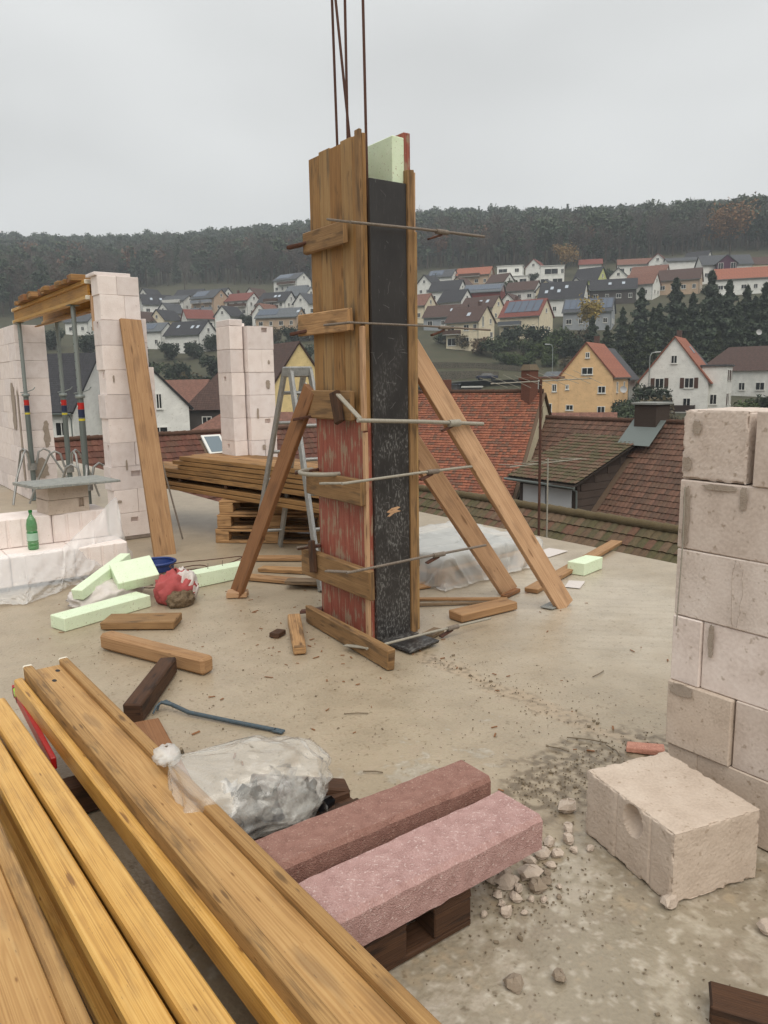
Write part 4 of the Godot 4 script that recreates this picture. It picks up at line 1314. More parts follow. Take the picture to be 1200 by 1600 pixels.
func rubble() -> void:
	var g := "broken block pieces between pallet and loose block"
	var lb := "pale broken piece of block in the heap beside the frosty lintel"
	# [x, z, size]
	var st := [[1.645, -1.62, 0.085], [1.69, -1.66, 0.06], [1.745, -1.61, 0.09], [1.71, -1.54, 0.08], [1.80, -1.66, 0.055], [1.62, -1.55, 0.06], [1.665, -1.58, 0.045], [1.84, -1.60, 0.04], [1.76, -1.55, 0.05], [1.59, -1.60, 0.04], [1.55, -1.52, 0.06], [1.73, -1.70, 0.05], [1.69, -1.495, 0.035], [1.82, -1.71, 0.035], [1.60, -1.49, 0.028], [1.66, -1.52, 0.03], [1.63, -1.66, 0.05], [1.78, -1.51, 0.028], [1.74, -1.475, 0.024], [1.57, -1.56, 0.03], [1.86, -1.66, 0.03], [1.49, -1.56, 0.035], [1.68, -1.62, 0.05], [1.80, -1.58, 0.03]]
	for k in st.size():
		single("block_fragment", lb, "stone", stone_mesh(st[k][2] * 0.8, 100 + k), M.stone[int(k % 5 == 3)], rotx(Vector3(st[k][0], st[k][2] * 0.2, st[k][1]), rng.randf() * 360.0), g)
	var g2 := "broken pieces along the foot of the loose block"
	var s2 := [[2.00, -1.66, 0.06], [1.93, -1.69, 0.045], [1.97, -1.61, 0.035], [1.90, -1.63, 0.045], [2.05, -1.70, 0.05], [1.86, -1.66, 0.05], [2.02, -1.58, 0.03]]
	for k in s2.size():
		single("block_fragment", "small pale crumb at the foot of the loose block", "stone", stone_mesh(s2[k][2], 200 + k), M.stone[0], rotx(Vector3(s2[k][0], s2[k][2] * 0.26, s2[k][1]), rng.randf() * 360.0), g2)
	single("block_fragment", "largest flat stone between the mud streak and the loose block", "stone", stone_mesh(0.075, 301), M.stone[0], rotx(Vector3(2.155, 0.018, -1.80), 20))
	single("block_fragment", "broken lump at the near corner of the loose block", "stone", stone_mesh(0.055, 302), M.stone[0], rotx(Vector3(1.985, 0.018, -1.24), 50))
	single("block_fragment", "pale stone by itself on the floor past the loose block", "stone", stone_mesh(0.055, 303), M.stone[0], rotx(Vector3(2.11, 0.018, -1.00), 10))
	single("block_fragment", "darker grey lump on the splashed floor", "stone", stone_mesh(0.045, 304), M.stone[1], rotx(Vector3(1.48, 0.014, -1.245), 40))
	single("block_fragment", "flat grey-brown shard on the splashed floor", "stone", stone_mesh(0.05, 305), M.stone[1], rotx(Vector3(1.36, 0.012, -1.30), 70))
	# chips of wood
	var wc := MB.new()
	var rw := RandomNumberGenerator.new()
	rw.seed = 21
	for k in 170:
		var p := Vector3(rw.randf_range(0.95, 4.6), 0.002, rw.randf_range(-6.4, -1.9))
		if k < 70:
			p = Vector3(rw.randfn(2.6, 0.35), 0.002, rw.randfn(-4.0, 0.4))
		var sz := rw.randf_range(0.004, 0.012)
		wc.cbox(Vector3(sz * rw.randf_range(1.5, 4.5), 0.003, sz * 0.7), 0.0, Vector2.ZERO, sz * 0.12, rw, Transform3D(Basis(Vector3.UP, rw.randf() * TAU), p))
	var wo := setting("wood_chips", wc.done(), M.brace_dark, "stuff")
	tag(wo, "small chips and splinters of wood strewn over the floor", "chips")
	# grit nobody could count
	var b := MB.new()
	var r := RandomNumberGenerator.new()
	r.seed = 12
	for k in 2600:
		var p: Vector3
		if k < 420:
			p = Vector3(r.randfn(2.35, 0.22), 0, r.randfn(-1.95, 0.10))
		elif k < 760:
			p = Vector3(r.randfn(1.70, 0.14), 0, r.randfn(-1.58, 0.10))
		elif k < 960:
			p = Vector3(r.randfn(2.80, 0.10), 0, r.randf_range(-3.4, -1.9))
		else:
			p = Vector3(r.randf_range(0.9, 3.2), 0, r.randf_range(-5.0, -0.7))
		var s := r.randf_range(0.0018, 0.0055) if k < 960 else r.randf_range(0.0015, 0.004)
		if r.randf() < 0.04:
			s *= 2.2
		p.y = s * 0.2
		b.cbox(Vector3(s * 1.5, s * 0.8, s), s * 0.15, Vector2.ZERO, s * 0.2, r, Transform3D(Basis(Vector3.UP, r.randf() * TAU), p))
	var o := setting("debris", b.done(), M.grit, "stuff")
	tag(o, "fine grit and crumbs scattered over the floor", "debris")
	# wires and twigs that can be told apart
	var tw := [[Vector3(2.62, 0.006, -2.20), Vector3(2.72, 0.006, -2.05)], [Vector3(2.48, 0.006, -2.20), Vector3(2.52, 0.006, -2.10)], [Vector3(2.70, 0.006, -2.04), Vector3(2.66, 0.006, -1.93)], [Vector3(1.70, 0.005, -2.52), Vector3(1.76, 0.005, -2.46)], [Vector3(1.95, 0.005, -3.05), Vector3(2.05, 0.005, -2.98)], [Vector3(3.3, 0.005, -2.6), Vector3(3.42, 0.005, -2.62)]]
	for k in tw.size():
		var m: Vector3 = (tw[k][0] + tw[k][1]) * 0.5 + Vector3(0.008, 0.003, 0.006)
		single("wire_end", "short dark piece of wire lying loose on the floor", "wire", rod([tw[k][0], m, tw[k][1]], 0.003, 5), M.grit, Transform3D(), "loose wire ends")

# ------------------------------------------------------------------ lintel formwork on props
func prop(label: String, at: Vector3, top: float) -> void:
	var t := thing("steel_prop", label, "prop", at, 0.0, "steel props under the lintel formwork")
	var ch := 1.50
	part(t, "outer_tube", rod([Vector3(0, 0.008, 0), Vector3(0, ch, 0)], 0.035, 14), M.steel_dark)
	part(t, "inner_tube", rod([Vector3(0, ch, 0), Vector3(0, top - 0.008, 0)], 0.026, 14), M.steel)
	for k in 9:                                         # the row of pin holes
		var b := MB.new()
		b.lathe([[0.0, 0.0], [0.007, 0.0], [0.0075, -0.002]], 10)
		part(t, "pin_hole", b.done(), M.black, Transform3D(Basis(Vector3(0, 0, 1), Vector3(-1, 0, 0), Vector3(0, -1, 0)), Vector3(-0.0265, ch + 0.12 + k * 0.095, 0.004)))
	var c := MB.new()
	c.lathe([[0.03, 0.0], [0.05, 0.0], [0.055, 0.02], [0.05, 0.04], [0.03, 0.04]], 16)
	part(t, "collar_nut", c.done(), M.steel, Transform3D(Basis(), Vector3(0, ch - 0.005, 0)))
	part(t, "pin", rod([Vector3(-0.07, ch + 0.05, 0.02), Vector3(0.03, ch + 0.06, -0.02), Vector3(0.11, ch + 0.09, -0.02), Vector3(0.13, ch + 0.12, 0.0)], 0.007, 6), M.steel)
	for q in [[ch - 0.13, 0.075, M.sticker_red], [ch - 0.22, 0.085, M.sticker_blue], [ch - 0.26, 0.025, M.sticker_yellow]]:
		var s := MB.new()
		s.lathe([[0.0362, q[0]], [0.0362, q[0] + q[1]]], 18)
		part(t, "sticker", s.done(), q[2])
	var st := MB.new()                                   # white lettering stripe on the red band
	st.box(Vector3(-0.037, ch - 0.095, 0.0), Vector3(0.002, 0.012, 0.035), Vector2.ZERO, Basis(Vector3.RIGHT, 0.5))
	part(t, "sticker", st.done(), M.frame_white)
	for y in [0.006, top - 0.004]:
		var b := MB.new()
		b.cbox(Vector3(0.12, 0.008, 0.12), 0.002)
		part(t, "end_plate", b.done(), M.steel_dark, Transform3D(Basis(), Vector3(0, y, 0)))

func tripod(label: String, at: Vector3, turn: float) -> void:
	var t := thing("prop_tripod", label, "tripod", at, turn, "tripods holding the props")
	for k in 3:
		var a := TAU * k / 3.0 + 0.4
		var d := Vector3(cos(a), 0, sin(a))
		var s := Vector3(-d.z, 0, d.x)
		part(t, "leg", rod([d * 0.06 + Vector3(0, 0.52, 0), d * 0.10 + Vector3(0, 0.70, 0), d * 0.17 + Vector3(0, 0.74, 0), d * 0.24 + Vector3(0, 0.70, 0), d * 0.42 + s * 0.05 + Vector3(0, 0.35, 0), d * 0.56 + s * 0.06 + Vector3(0, 0.016, 0)], 0.015, 8), M.alu)
	var c := MB.new()
	c.lathe([[0.04, 0.44], [0.062, 0.44], [0.062, 0.54], [0.04, 0.54]], 14)
	part(t, "clamp_ring", c.done(), M.alu)

func lintel_form() -> void:
	flanged_beam("yellow formwork beam carried by the props along the lintel's open side", Vector3(2.42, 2.62, -10.35), 90.0, 3.7, false, [M.yellow, M.yellow], M.yellow_web, true, "beams of the lintel formwork")
	flanged_beam("yellow formwork beam behind the first, on the lintel's outer side", Vector3(2.76, 2.60, -10.25), 90.0, 3.5, false, [M.yellow, M.yellow], M.yellow_web, false, "beams of the lintel formwork")
	prop("steel prop beside the stained block wall", Vector3(2.42, 0, -11.98), 2.52)
	prop("steel prop standing behind the other two, under the outer beam", Vector3(2.76, 0, -11.30), 2.50)
	prop("steel prop beside the tall block pier", Vector3(2.42, 0, -9.16), 2.52)
	tripod("pale tripod frame round the prop at the stained wall", Vector3(2.42, 0.0, -11.98), 0.3)
	tripod("pale tripod frame round the rearmost prop", Vector3(2.76, 0.0, -11.30), 1.1)
	tripod("pale tripod frame round the prop beside the pier", Vector3(2.42, 0.0, -9.16), 0.7)
	# short boards laid across the beams, ends ragged
	var z := -8.62
	for k in 17:
		var w := rng.randf_range(0.10, 0.2)
		var h := rng.randf_range(0.045, 0.09)
		single("cross_board", "short board laid across the yellow lintel beams", "board", plank(rng.randf_range(0.50, 0.62), h, w, 0.005, 0.004), M.stack[k % 3] if k % 4 != 1 else M.brace_dark, rotx(Vector3(2.60 + rng.randf_range(-0.05, 0.02), 2.722 + h * 0.5, z - w * 0.5), rng.randf_range(-3, 3)), "boards on the lintel formwork")
		z -= w + rng.randf_range(0.0, 0.06)
	single("edge_batten", "thin vertical lath between lintel beam end and block pier", "lath", plank(0.36, 0.02, 0.06, 0.003, 0.002), M.brace, along(Vector3(2.425, 2.24, -8.43), Vector3(2.425, 2.52, -8.44), Vector3.LEFT))
	single("edge_batten", "long thin lath hung below the lintel beams", "lath", plank(2.6, 0.02, 0.04, 0.003, 0.002), M.brace, along(Vector3(2.60, 2.45, -9.2), Vector3(2.60, 2.46, -11.8), Vector3.UP))

# ------------------------------------------------------------------ block stack, bottle, plastic, foam
func left_floor() -> void:
	for q in [[-6.80, "flat bearer board under the lower course of blocks"], [-7.30, "flat bearer board under the rear stack of blocks"]]:
		single("bearer_board", q[1], "board", plank(1.55, 0.028, 0.12, 0.003, 0.003), M.old_dark, rotx(Vector3(1.34, 0.016, q[0])))
	var row1 := [0.62, 1.12, 1.62, 2.07]
	for k in 3:
		var b := thing("stacked_block", ["pale grooved block at the open end of the lower course under plastic", "pale grooved block in the middle of the lower course under plastic", "pale grooved block at the pier end of the lower course under plastic"][k], "block", Vector3((row1[k] + row1[k + 1]) * 0.5, 0.032, -6.87), 0.0, "blocks on the pallet under plastic")
		grooved(b, Vector3(row1[k + 1] - row1[k] - 0.006, 0.249, 0.36))
	var row2 := [0.60, 1.06, 1.54, 2.02]
	for k in 3:
		for j in 2:
			var b := thing("stacked_block", "pale grooved block of the rear stack %s" % ["under the first hidden course", "in its lower course behind the bottle", "with the board-topped block on it"][k] if j == 0 else "pale grooved block in the rear stack's top course %s" % ["at its open end", "behind the green bottle", "below the board-topped block"][k], "block", Vector3((row2[k] + row2[k + 1]) * 0.5, 0.032 + 0.25 * j, -7.25), 0.0, "blocks on the pallet under plastic")
			grooved(b, Vector3(row2[k + 1] - row2[k] - 0.006, 0.249, 0.40))
	var tb := thing("loose_block", "dusty block standing on the stack with a grey board on it", "block", Vector3(1.68, 0.531, -7.19), deg_to_rad(8))
	block(tb, Vector3(-0.18, 0, -0.14), Vector3(0.18, 0.125, 0.14), M.block_dirty, ["z", 0.11, 0.02, 0.05, 0.08])
	block(tb, Vector3(-0.18, 0.125, -0.14), Vector3(0.18, 0.25, 0.14), M.block_dirty)
	single("grey_board", "thin grey board lying on the block above the stack", "board", plank(0.76, 0.022, 0.50, 0.003, 0.005), M.grey_board, rotx(Vector3(1.72, 0.795, -7.14), 10, 0, -1.0))
	single("plank_end", "short thick plank lying below the props behind the block stack", "board", plank(0.9, 0.07, 0.25, 0.006, 0.004), M.old, rotx(Vector3(1.45, 0.037, -8.6), 5))
	single("paper_sack", "pale crumpled sack with orange print leaning behind the blocks", "sack", sack_mesh(0.26, 0.30, 0.16, 51), M.sack_white, rotx(Vector3(1.85, 0.13, -8.45), 20))
	# green bottle
	var bo := thing("bottle", "green plastic drinks bottle with a white label on the blocks", "bottle", Vector3(1.34, 0.283, -6.88))
	var lb := MB.new()
	lb.lathe([[0.0, 0.0], [0.038, 0.0], [0.044, 0.012], [0.044, 0.055], [0.041, 0.062], [0.044, 0.07], [0.044, 0.15], [0.040, 0.16], [0.044, 0.172], [0.044, 0.21], [0.034, 0.255], [0.018, 0.285], [0.013, 0.295], [0.013, 0.318]], 24)
	part(bo, "body", lb.done(), M.bottle)
	var lc := MB.new()
	lc.lathe([[0.0, 0.336], [0.0155, 0.334], [0.0155, 0.314], [0.0, 0.314]], 16)
	part(bo, "cap", lc.done(), flat(Color(0.08, 0.42, 0.18), 0.4))
	var ll := MB.new()
	ll.lathe([[0.0446, 0.078], [0.0446, 0.142]], 24)
	part(bo, "label", ll.done(), flat(Color(0.62, 0.74, 0.66), 0.5))
	# clear sheet draped over the front corner of the stack
	var f := FastNoiseLite.new()
	f.seed = 61
	f.frequency = 1.1
	f.fractal_octaves = 2
	var edge := [[0.0, Vector3(0.62, 0.30, -6.66), Vector3(0.66, 0.008, -6.35)], [0.34, Vector3(1.22, 0.295, -6.665), Vector3(1.12, 0.008, -6.19)], [0.52, Vector3(1.52, 0.31, -6.67), Vector3(1.45, 0.008, -6.46)], [0.72, Vector3(1.86, 0.47, -6.93), Vector3(1.72, 0.008, -6.62)], [0.88, Vector3(2.12, 0.62, -7.08), Vector3(2.05, 0.008, -6.80)], [1.0, Vector3(2.22, 0.38, -7.42), Vector3(2.22, 0.008, -7.05)]]
	var g := []
	for j in 45:
		var row := []
		var v := j / 44.0
		for i in 91:
			var u := i / 90.0
			var k := 0
			while k < edge.size() - 2 and u > edge[k + 1][0]:
				k += 1
			var q: float = (u - edge[k][0]) / (edge[k + 1][0] - edge[k][0])
			q = q * q * (3.0 - 2.0 * q)
			var tp: Vector3 = edge[k][1].lerp(edge[k + 1][1], q)
			var bt: Vector3 = edge[k][2].lerp(edge[k + 1][2], q)
			var p := tp.lerp(bt, v)
			p.y = lerpf(tp.y, bt.y, v + 0.12 * sin(v * PI))
			p.z += 0.07 * sin(v * PI)
			p.x += 0.05 * f.get_noise_2d(u * 3.0, v * 1.5 + 4.0) * v
			p.z += (0.05 * f.get_noise_2d(u * 9.0 + v * 1.2, v * 0.8) + 0.022 * absf(f.get_noise_2d(u * 22.0 - v * 5.0, v * 3.0))) * (0.25 + v)
			p.y = maxf(p.y + 0.03 * f.get_noise_2d(u * 5.0 + 9.0, v * 2.0), 0.006)
			row.append(p)
		g.append(row)
	var sh := MB.new()
	sh.sheet(g)
	single("plastic_sheet", "clear plastic sheet hanging over the pale block stack", "plastic sheet", sh.done(), M.film)
	# foam pieces
	foam("long pale green foam slab flat on the floor before the sack", Vector3(0.70, 0.09, 0.17), Vector3(1.49, 0.047, -5.50), 18.0)
	foam("narrow green foam strip propped up on the white sack", Vector3(0.66, 0.08, 0.09), Vector3(1.62, 0.205, -5.90), 40.0, 11.0)
	foam("square green foam offcut tilted on the white sack", Vector3(0.31, 0.085, 0.26), Vector3(1.83, 0.205, -5.80), -4.0, 6.0, -18.0, 24.0)
	foam("green foam block with two wires beside the dark brace", Vector3(0.50, 0.11, 0.16), Vector3(2.58, 0.057, -5.92), 5.0)
	foam("pale green foam block alone by the slab edge", Vector3(0.33, 0.10, 0.16), Vector3(5.17, 0.052, -4.19), 12.0)
	for q in [[2.48, -5.93], [2.62, -5.95]]:
		single("wire_end", "short wire standing in the foam block", "wire", rod([Vector3(q[0], 0.10, q[1]), Vector3(q[0] + 0.005, 0.16, q[1])], 0.003, 5), M.rod, Transform3D(), "wires stuck in the foam block")
	single("white_sack", "crumpled dirty white sack under the foam pieces", "sack", sack_mesh(0.62, 0.17, 0.42, 52), M.sack_white, rotx(Vector3(1.62, 0.005, -5.86), 20))
	# red and white sack with rubbish
	var rs := thing("rubbish_sack", "torn red and white sack spilling brown rubbish", "sack", Vector3(2.06, 0.0, -5.55), 0.3)
	part(rs, "sack", sack_mesh(0.36, 0.25, 0.30, 53), M.sack_red)
	part(rs, "white_panel", sack_mesh(0.20, 0.245, 0.22, 54), M.sack_white, Transform3D(Basis(), Vector3(0.06, 0.012, 0.03)))
	part(rs, "rubbish", sack_mesh(0.24, 0.13, 0.18, 55), M.mud, Transform3D(Basis(), Vector3(-0.06, 0.0, 0.12)))
	# blue bucket rim
	var rg := []
	for k in 29:
		var a := TAU * k / 28.0
		rg.append(Vector3(cos(a) * 0.155, 0.0, sin(a) * 0.155))
	var bk := thing("blue_bucket", "flat round blue tub lying behind the foam pieces", "tub", Vector3(2.30, 0.0, -6.62))
	part(bk, "rim", rod(rg, 0.012, 8), M.blue_plastic, Transform3D(Basis(), Vector3(0, 0.075, 0)))
	var bl := MB.new()
	bl.lathe([[0.0, 0.004], [0.135, 0.004], [0.15, 0.075]], 24)
	part(bk, "body", bl.done(), M.blue_plastic)
	# loose rusty wire coils on the floor
	for k in 9:
		var pts := []
		var c := Vector3(lerpf(2.05, 2.75, k / 8.0) + rng.randf_range(-0.08, 0.08), 0.0, -6.2 + rng.randf_range(-0.16, 0.22))
		var R := rng.randf_range(0.16, 0.30)
		var a0 := rng.randf() * TAU
		for i in 16:
			var a := a0 + i * 0.33
			pts.append(c + Vector3(cos(a) * R * 1.2, 0.012 + 0.02 * (k % 4) + 0.015 * sin(a * 2.0 + k), sin(a) * R * 0.6))
		single("tie_wire", "loop of loose rusty wire in the tangle behind the red sack", "wire", rod(pts, 0.0045, 5), M.rust, Transform3D(), "rusty wire tangle")
	# plank leaning on the pier, its foot on the floor
	single("leaning_plank", "long broad plank leaning against the tall block pier", "plank", plank(2.52, 0.04, 0.22, 0.006, 0.004), M.plank, along(Vector3(2.70, 2.24, -8.085), Vector3(2.58, 0.02, -7.20), Vector3.BACK))
	single("steel_bar", "thin steel bar leaning behind the long plank", "bar", rod([Vector3(2.9, 0.9, -8.05), Vector3(2.98, 0.01, -7.75)], 0.010, 6), M.rod)

func grooved(parent: Node3D, s: Vector3) -> void:
	# front face with upright tongues: body plus proud strips
	var b := MB.new()
	b.cbox(s, 0.005, Vector2.ZERO, 0.0015, rng)
	part(parent, "body", b.done(), M.block[2], Transform3D(Basis(), Vector3(0, s.y * 0.5, 0)))
	var n := 4
	for k in n:
		var t := MB.new()
		t.cbox(Vector3(s.x / n - 0.022, s.y - 0.012, 0.012), 0.003, Vector2.ZERO, 0.0, rng)
		part(parent, "tongue", t.done(), M.block[2], Transform3D(Basis(), Vector3(-s.x * 0.5 + s.x * (k + 0.5) / n, s.y * 0.5, s.z * 0.5 + 0.004)))

func foam(label: String, s: Vector3, at: Vector3, yaw: float, pitch := 0.0, roll := 0.0, roll2 := 0.0) -> void:
	var b := MB.new()
	b.cbox(s, 0.004, Vector2.ZERO, 0.003, rng)
	single("foam_block", label, "foam", b.done(), M.foam if s.x > 0.3 else M.foam_pale, rotx(at, yaw, roll2, pitch))

func sack_mesh(w: float, h: float, d: float, sd: int) -> ArrayMesh:
	var f := FastNoiseLite.new()
	f.seed = sd
	f.frequency = 1.15
	f.fractal_type = FastNoiseLite.FRACTAL_RIDGED
	f.fractal_octaves = 2
	var b := MB.new()
	b.ball(func(q: Vector3) -> Vector3:
		var k := 0.86 + 0.2 * f.get_noise_3dv(q)
		return Vector3(q.x * w * 0.5 * k, maxf(0.0, (q.y * 0.62 + 0.38) * h * k), q.z * d * 0.5 * k), 40, 24)
	return b.done()

# ------------------------------------------------------------------ planks on pallets, ladder, wrapped pallet
func middle_floor() -> void:
	for k in 3:
		pallet(["weathered pallet at the bottom under the stack of long planks", "weathered pallet between two others under the stack of long planks", "weathered pallet right under the stack of long planks"][k], Vector3(3.90 + 0.03 * k, 0.002 + 0.147 * k, -7.25 - 0.03 * k), -44.0 + 3.0 * k, M.old_light, 1.2, 0.8, "pallets under the plank stack")
	# long planks; they run along the view from their near ends at the ladder to their far ends past the pier
	var a := Vector3(3.36, 0, -9.25)
	var b := Vector3(3.95, 0, -5.75)
	var d := (b - a).normalized()
	var s := Vector3(-d.z, 0, d.x)
	var y := 0.446
	var n := 0
	for lay in 7:
		var h := 0.042 if lay != 2 else 0.05
		for k in 3:
			var off := rng.randf_range(-0.12, 0.12) + (0.75 if lay > 3 else 0.0)
			var c := (a + b) * 0.5 + s * (k - 1) * -0.215 + d * off * 0.6
			var l := 3.5 + rng.randf_range(-0.25, 0.25) - (0.7 if lay > 3 else 0.0)
			var where: String = ["in the bottom layer", "in the second layer", "in the third layer", "in the fourth layer", "in the fifth layer", "in the sixth layer", "in the top layer"][lay]
			single("long_plank", "long weathered plank %s of the stack, %s" % [where, ["on the formwork side", "in its middle", "on the slab edge side"][k]], "plank", plank(l, h, 0.205, 0.004, 0.003), M.stack[n % 3], along(c - d * l * 0.5 + Vector3(0, y + h * 0.5, 0), c + d * l * 0.5 + Vector3(0, y + h * 0.5 + 0.002, 0), Vector3.UP), "planks stacked on the pallets")
			n += 1
		y += h + (0.008 if lay != 1 else 0.05)
	for q in [-0.9, 0.0, 0.9]:
		single("spacer_lath", "spacer lath between two layers of the plank stack", "lath", plank(0.6, 0.04, 0.05, 0.003, 0.002), M.old_dark, along((a + b) * 0.5 + d * q - s * 0.3 + Vector3(0, 0.446 + 0.05 * 2 + 0.021, 0), (a + b) * 0.5 + d * q + s * 0.3 + Vector3(0, 0.446 + 0.05 * 2 + 0.021, 0), Vector3.UP), "laths in the plank stack")
	# boards lying loose in front of the stack
	var lo := [[Vector3(3.0, 0.02, -6.0), Vector3(3.5, 0.02, -5.4), "old_light"], [Vector3(2.75, 0.02, -5.85), Vector3(3.25, 0.02, -5.05), "plank"], [Vector3(3.15, 0.02, -6.4), Vector3(3.75, 0.02, -5.9), "plank"], [Vector3(2.9, 0.055, -5.35), Vector3(3.35, 0.055, -4.95), "old"]]
	var ll := ["weathered loose board on the floor before the pallets", "pale loose board running under the stepladder", "pale loose board lying along the pallets", "dark loose board lying across two others behind the formwork"]
	for k in 4:
		single("floor_board", ll[k], "board", plank((lo[k][1] - lo[k][0]).length(), 0.03, 0.12, 0.004, 0.003), M[lo[k][2]], along(lo[k][0], lo[k][1], Vector3.UP))
	# aluminium stepladder
	var t := thing("stepladder", "worn aluminium stepladder standing behind the dark brace", "ladder", Vector3(3.32, 0, -5.95))
	var o := t.position
	var top := Vector3(3.39, 1.735, -5.90)
	var feet := [Vector3(3.62, 0.0, -6.78), Vector3(3.40, 0.0, -6.90), Vector3(3.27, 0.0, -4.98), Vector3(3.05, 0.0, -5.06)]
	var ups := [top + Vector3(0.09, 0, -0.05), top + Vector3(-0.09, 0, -0.07), top + Vector3(0.09, 0, 0.05), top + Vector3(-0.09, 0, 0.03)]
	for k in 4:
		part(t, "stile", plank((ups[k] - feet[k]).length(), 0.028, 0.062, 0.004, 0.0), M.alu, along(feet[k] - o + Vector3(0, 0.01, 0), ups[k] - o, Vector3.RIGHT))
	for pair in [[0, 1], [2, 3]]:
		for r in 6:
			var q := (r + 0.7) / 6.4
			part(t, "rung", rod([feet[pair[0]].lerp(ups[pair[0]], q) - o, feet[pair[1]].lerp(ups[pair[1]], q) - o], 0.016, 8), M.alu)
	part(t, "hinge_cap", plank(0.22, 0.09, 0.15, 0.01, 0.0), M.alu, Transform3D(Basis(), top - o + Vector3(0, -0.01, -0.01)))
	# pallet of goods wrapped in white film beside the braces
	pallet("grey pallet under the white wrapped goods behind the braces", Vector3(4.35, 0.002, -5.05), 6.0, M.old_light, 1.1, 0.95)
	var f := FastNoiseLite.new()
	f.seed = 71
	f.frequency = 1.5
	f.fractal_type = FastNoiseLite.FRACTAL_RIDGED
	f.fractal_octaves = 3
	var g := []
	for j in 49:
		var row := []
		for i in 49:
			var u := i / 24.0 - 1.0
			var v := j / 24.0 - 1.0
			var m := maxf(absf(u), absf(v))
			var hgt := 0.262 if m < 0.72 else lerpf(0.262, 0.012, clampf((m - 0.72) / 0.25, 0, 1))
			var sc := minf(m, 0.74 + 0.12 * maxf(0, m - 0.74)) / maxf(m, 0.001)
			var p := Vector3(u * 0.82 * sc, hgt, v * 0.72 * sc)
			var w := f.get_noise_2d(u * 1.1 + 5.0, v * 1.1)
			p.y += 0.035 * w * (1.0 if m < 0.9 else 0.3)
			p.x += 0.05 * f.get_noise_2d(v * 1.3, u + 8.0)
			p.z += 0.05 * f.get_noise_2d(u * 1.3 + 3.0, v + 2.0)
			p.y = maxf(p.y, 0.006)
			row.append(p)
		g.append(row)
	var sh := MB.new()
	sh.sheet(g)
	var wr := thing("wrapped_goods", "flat goods wrapped in crinkled white plastic behind the braces", "wrapped goods", Vector3(4.35, 0, -5.05), deg_to_rad(6))
	part(wr, "film", sh.done(), M.film_white)
	var ib := MB.new()
	ib.cbox(Vector3(1.04, 0.08, 0.86), 0.01, Vector2.ZERO, 0.004, rng)
	part(wr, "goods", ib.done(), M.grey_board, Transform3D(Basis(), Vector3(0, 0.188, 0)))
	# boards over by the slab edge
	single("floor_board", "long thin board crossing from the brace foot to the slab edge", "board", plank(2.02, 0.035, 0.11, 0.004, 0.003), M.plank, along(Vector3(4.30, 0.02, -4.00), Vector3(6.22, 0.035, -4.66), Vector3.UP))
	single("floor_board", "thin lath on the floor before the wrapped goods", "lath", plank(1.05, 0.018, 0.035, 0.003, 0.002), M.plank, along(Vector3(3.30, 0.012, -4.55), Vector3(3.92, 0.012, -4.05), Vector3.UP))
	single("floor_board", "second thin lath on the floor, close to the formwork", "lath", plank(0.8, 0.018, 0.03, 0.003, 0.002), M.old, along(Vector3(3.22, 0.012, -4.40), Vector3(3.85, 0.012, -3.98), Vector3.UP))
	single("floor_board", "flat square board piece under the wrapped goods' corner", "board", plank(0.35, 0.02, 0.2, 0.003, 0.002), M.plank, along(Vector3(3.48, 0.012, -4.75), Vector3(3.80, 0.012, -4.70), Vector3.UP))
	single("paper_scrap", "scrap of pale paper lying near the lone foam block", "paper", plank(0.22, 0.004, 0.12, 0.0, 0.004), M.sack_white, rotx(Vector3(4.75, 0.005, -3.95), 30))
	single("paper_scrap", "flat pale sheet on the floor between goods and slab edge", "paper", plank(0.34, 0.004, 0.2, 0.0, 0.004), M.sack_white, rotx(Vector3(5.45, 0.005, -4.85), 10))

# ------------------------------------------------------------------ tiled roofs close by
# one pantile: x across, z down the slope, lower edge thick; origin at its upper left corner
func tile_mesh(w: float, l: float) -> ArrayMesh:
	var b := MB.new()
	var n := 5
	var xs := []
	for i in n + 1:
		var u := float(i) / n
		xs.append(Vector2(u * w * 1.02, 0.035 * w * 5.0 * (0.5 - 0.5 * cos(u * TAU)) * 0.55))
	var lift := 0.038
	for i in n:
		var a: Vector2 = xs[i]
		var c: Vector2 = xs[i + 1]
		var l2 := l * 1.12
		b.face(Vector3(a.x, a.y, 0), Vector3(c.x, c.y, 0), Vector3(c.x, c.y + lift, l2), Vector3(a.x, a.y + lift, l2), Vector3.UP)
		b.face(Vector3(a.x, a.y + lift, l2), Vector3(c.x, c.y + lift, l2), Vector3(c.x, c.y + lift - 0.03, l2), Vector3(a.x, a.y + lift - 0.03, l2), Vector3.BACK)
	return b.done()

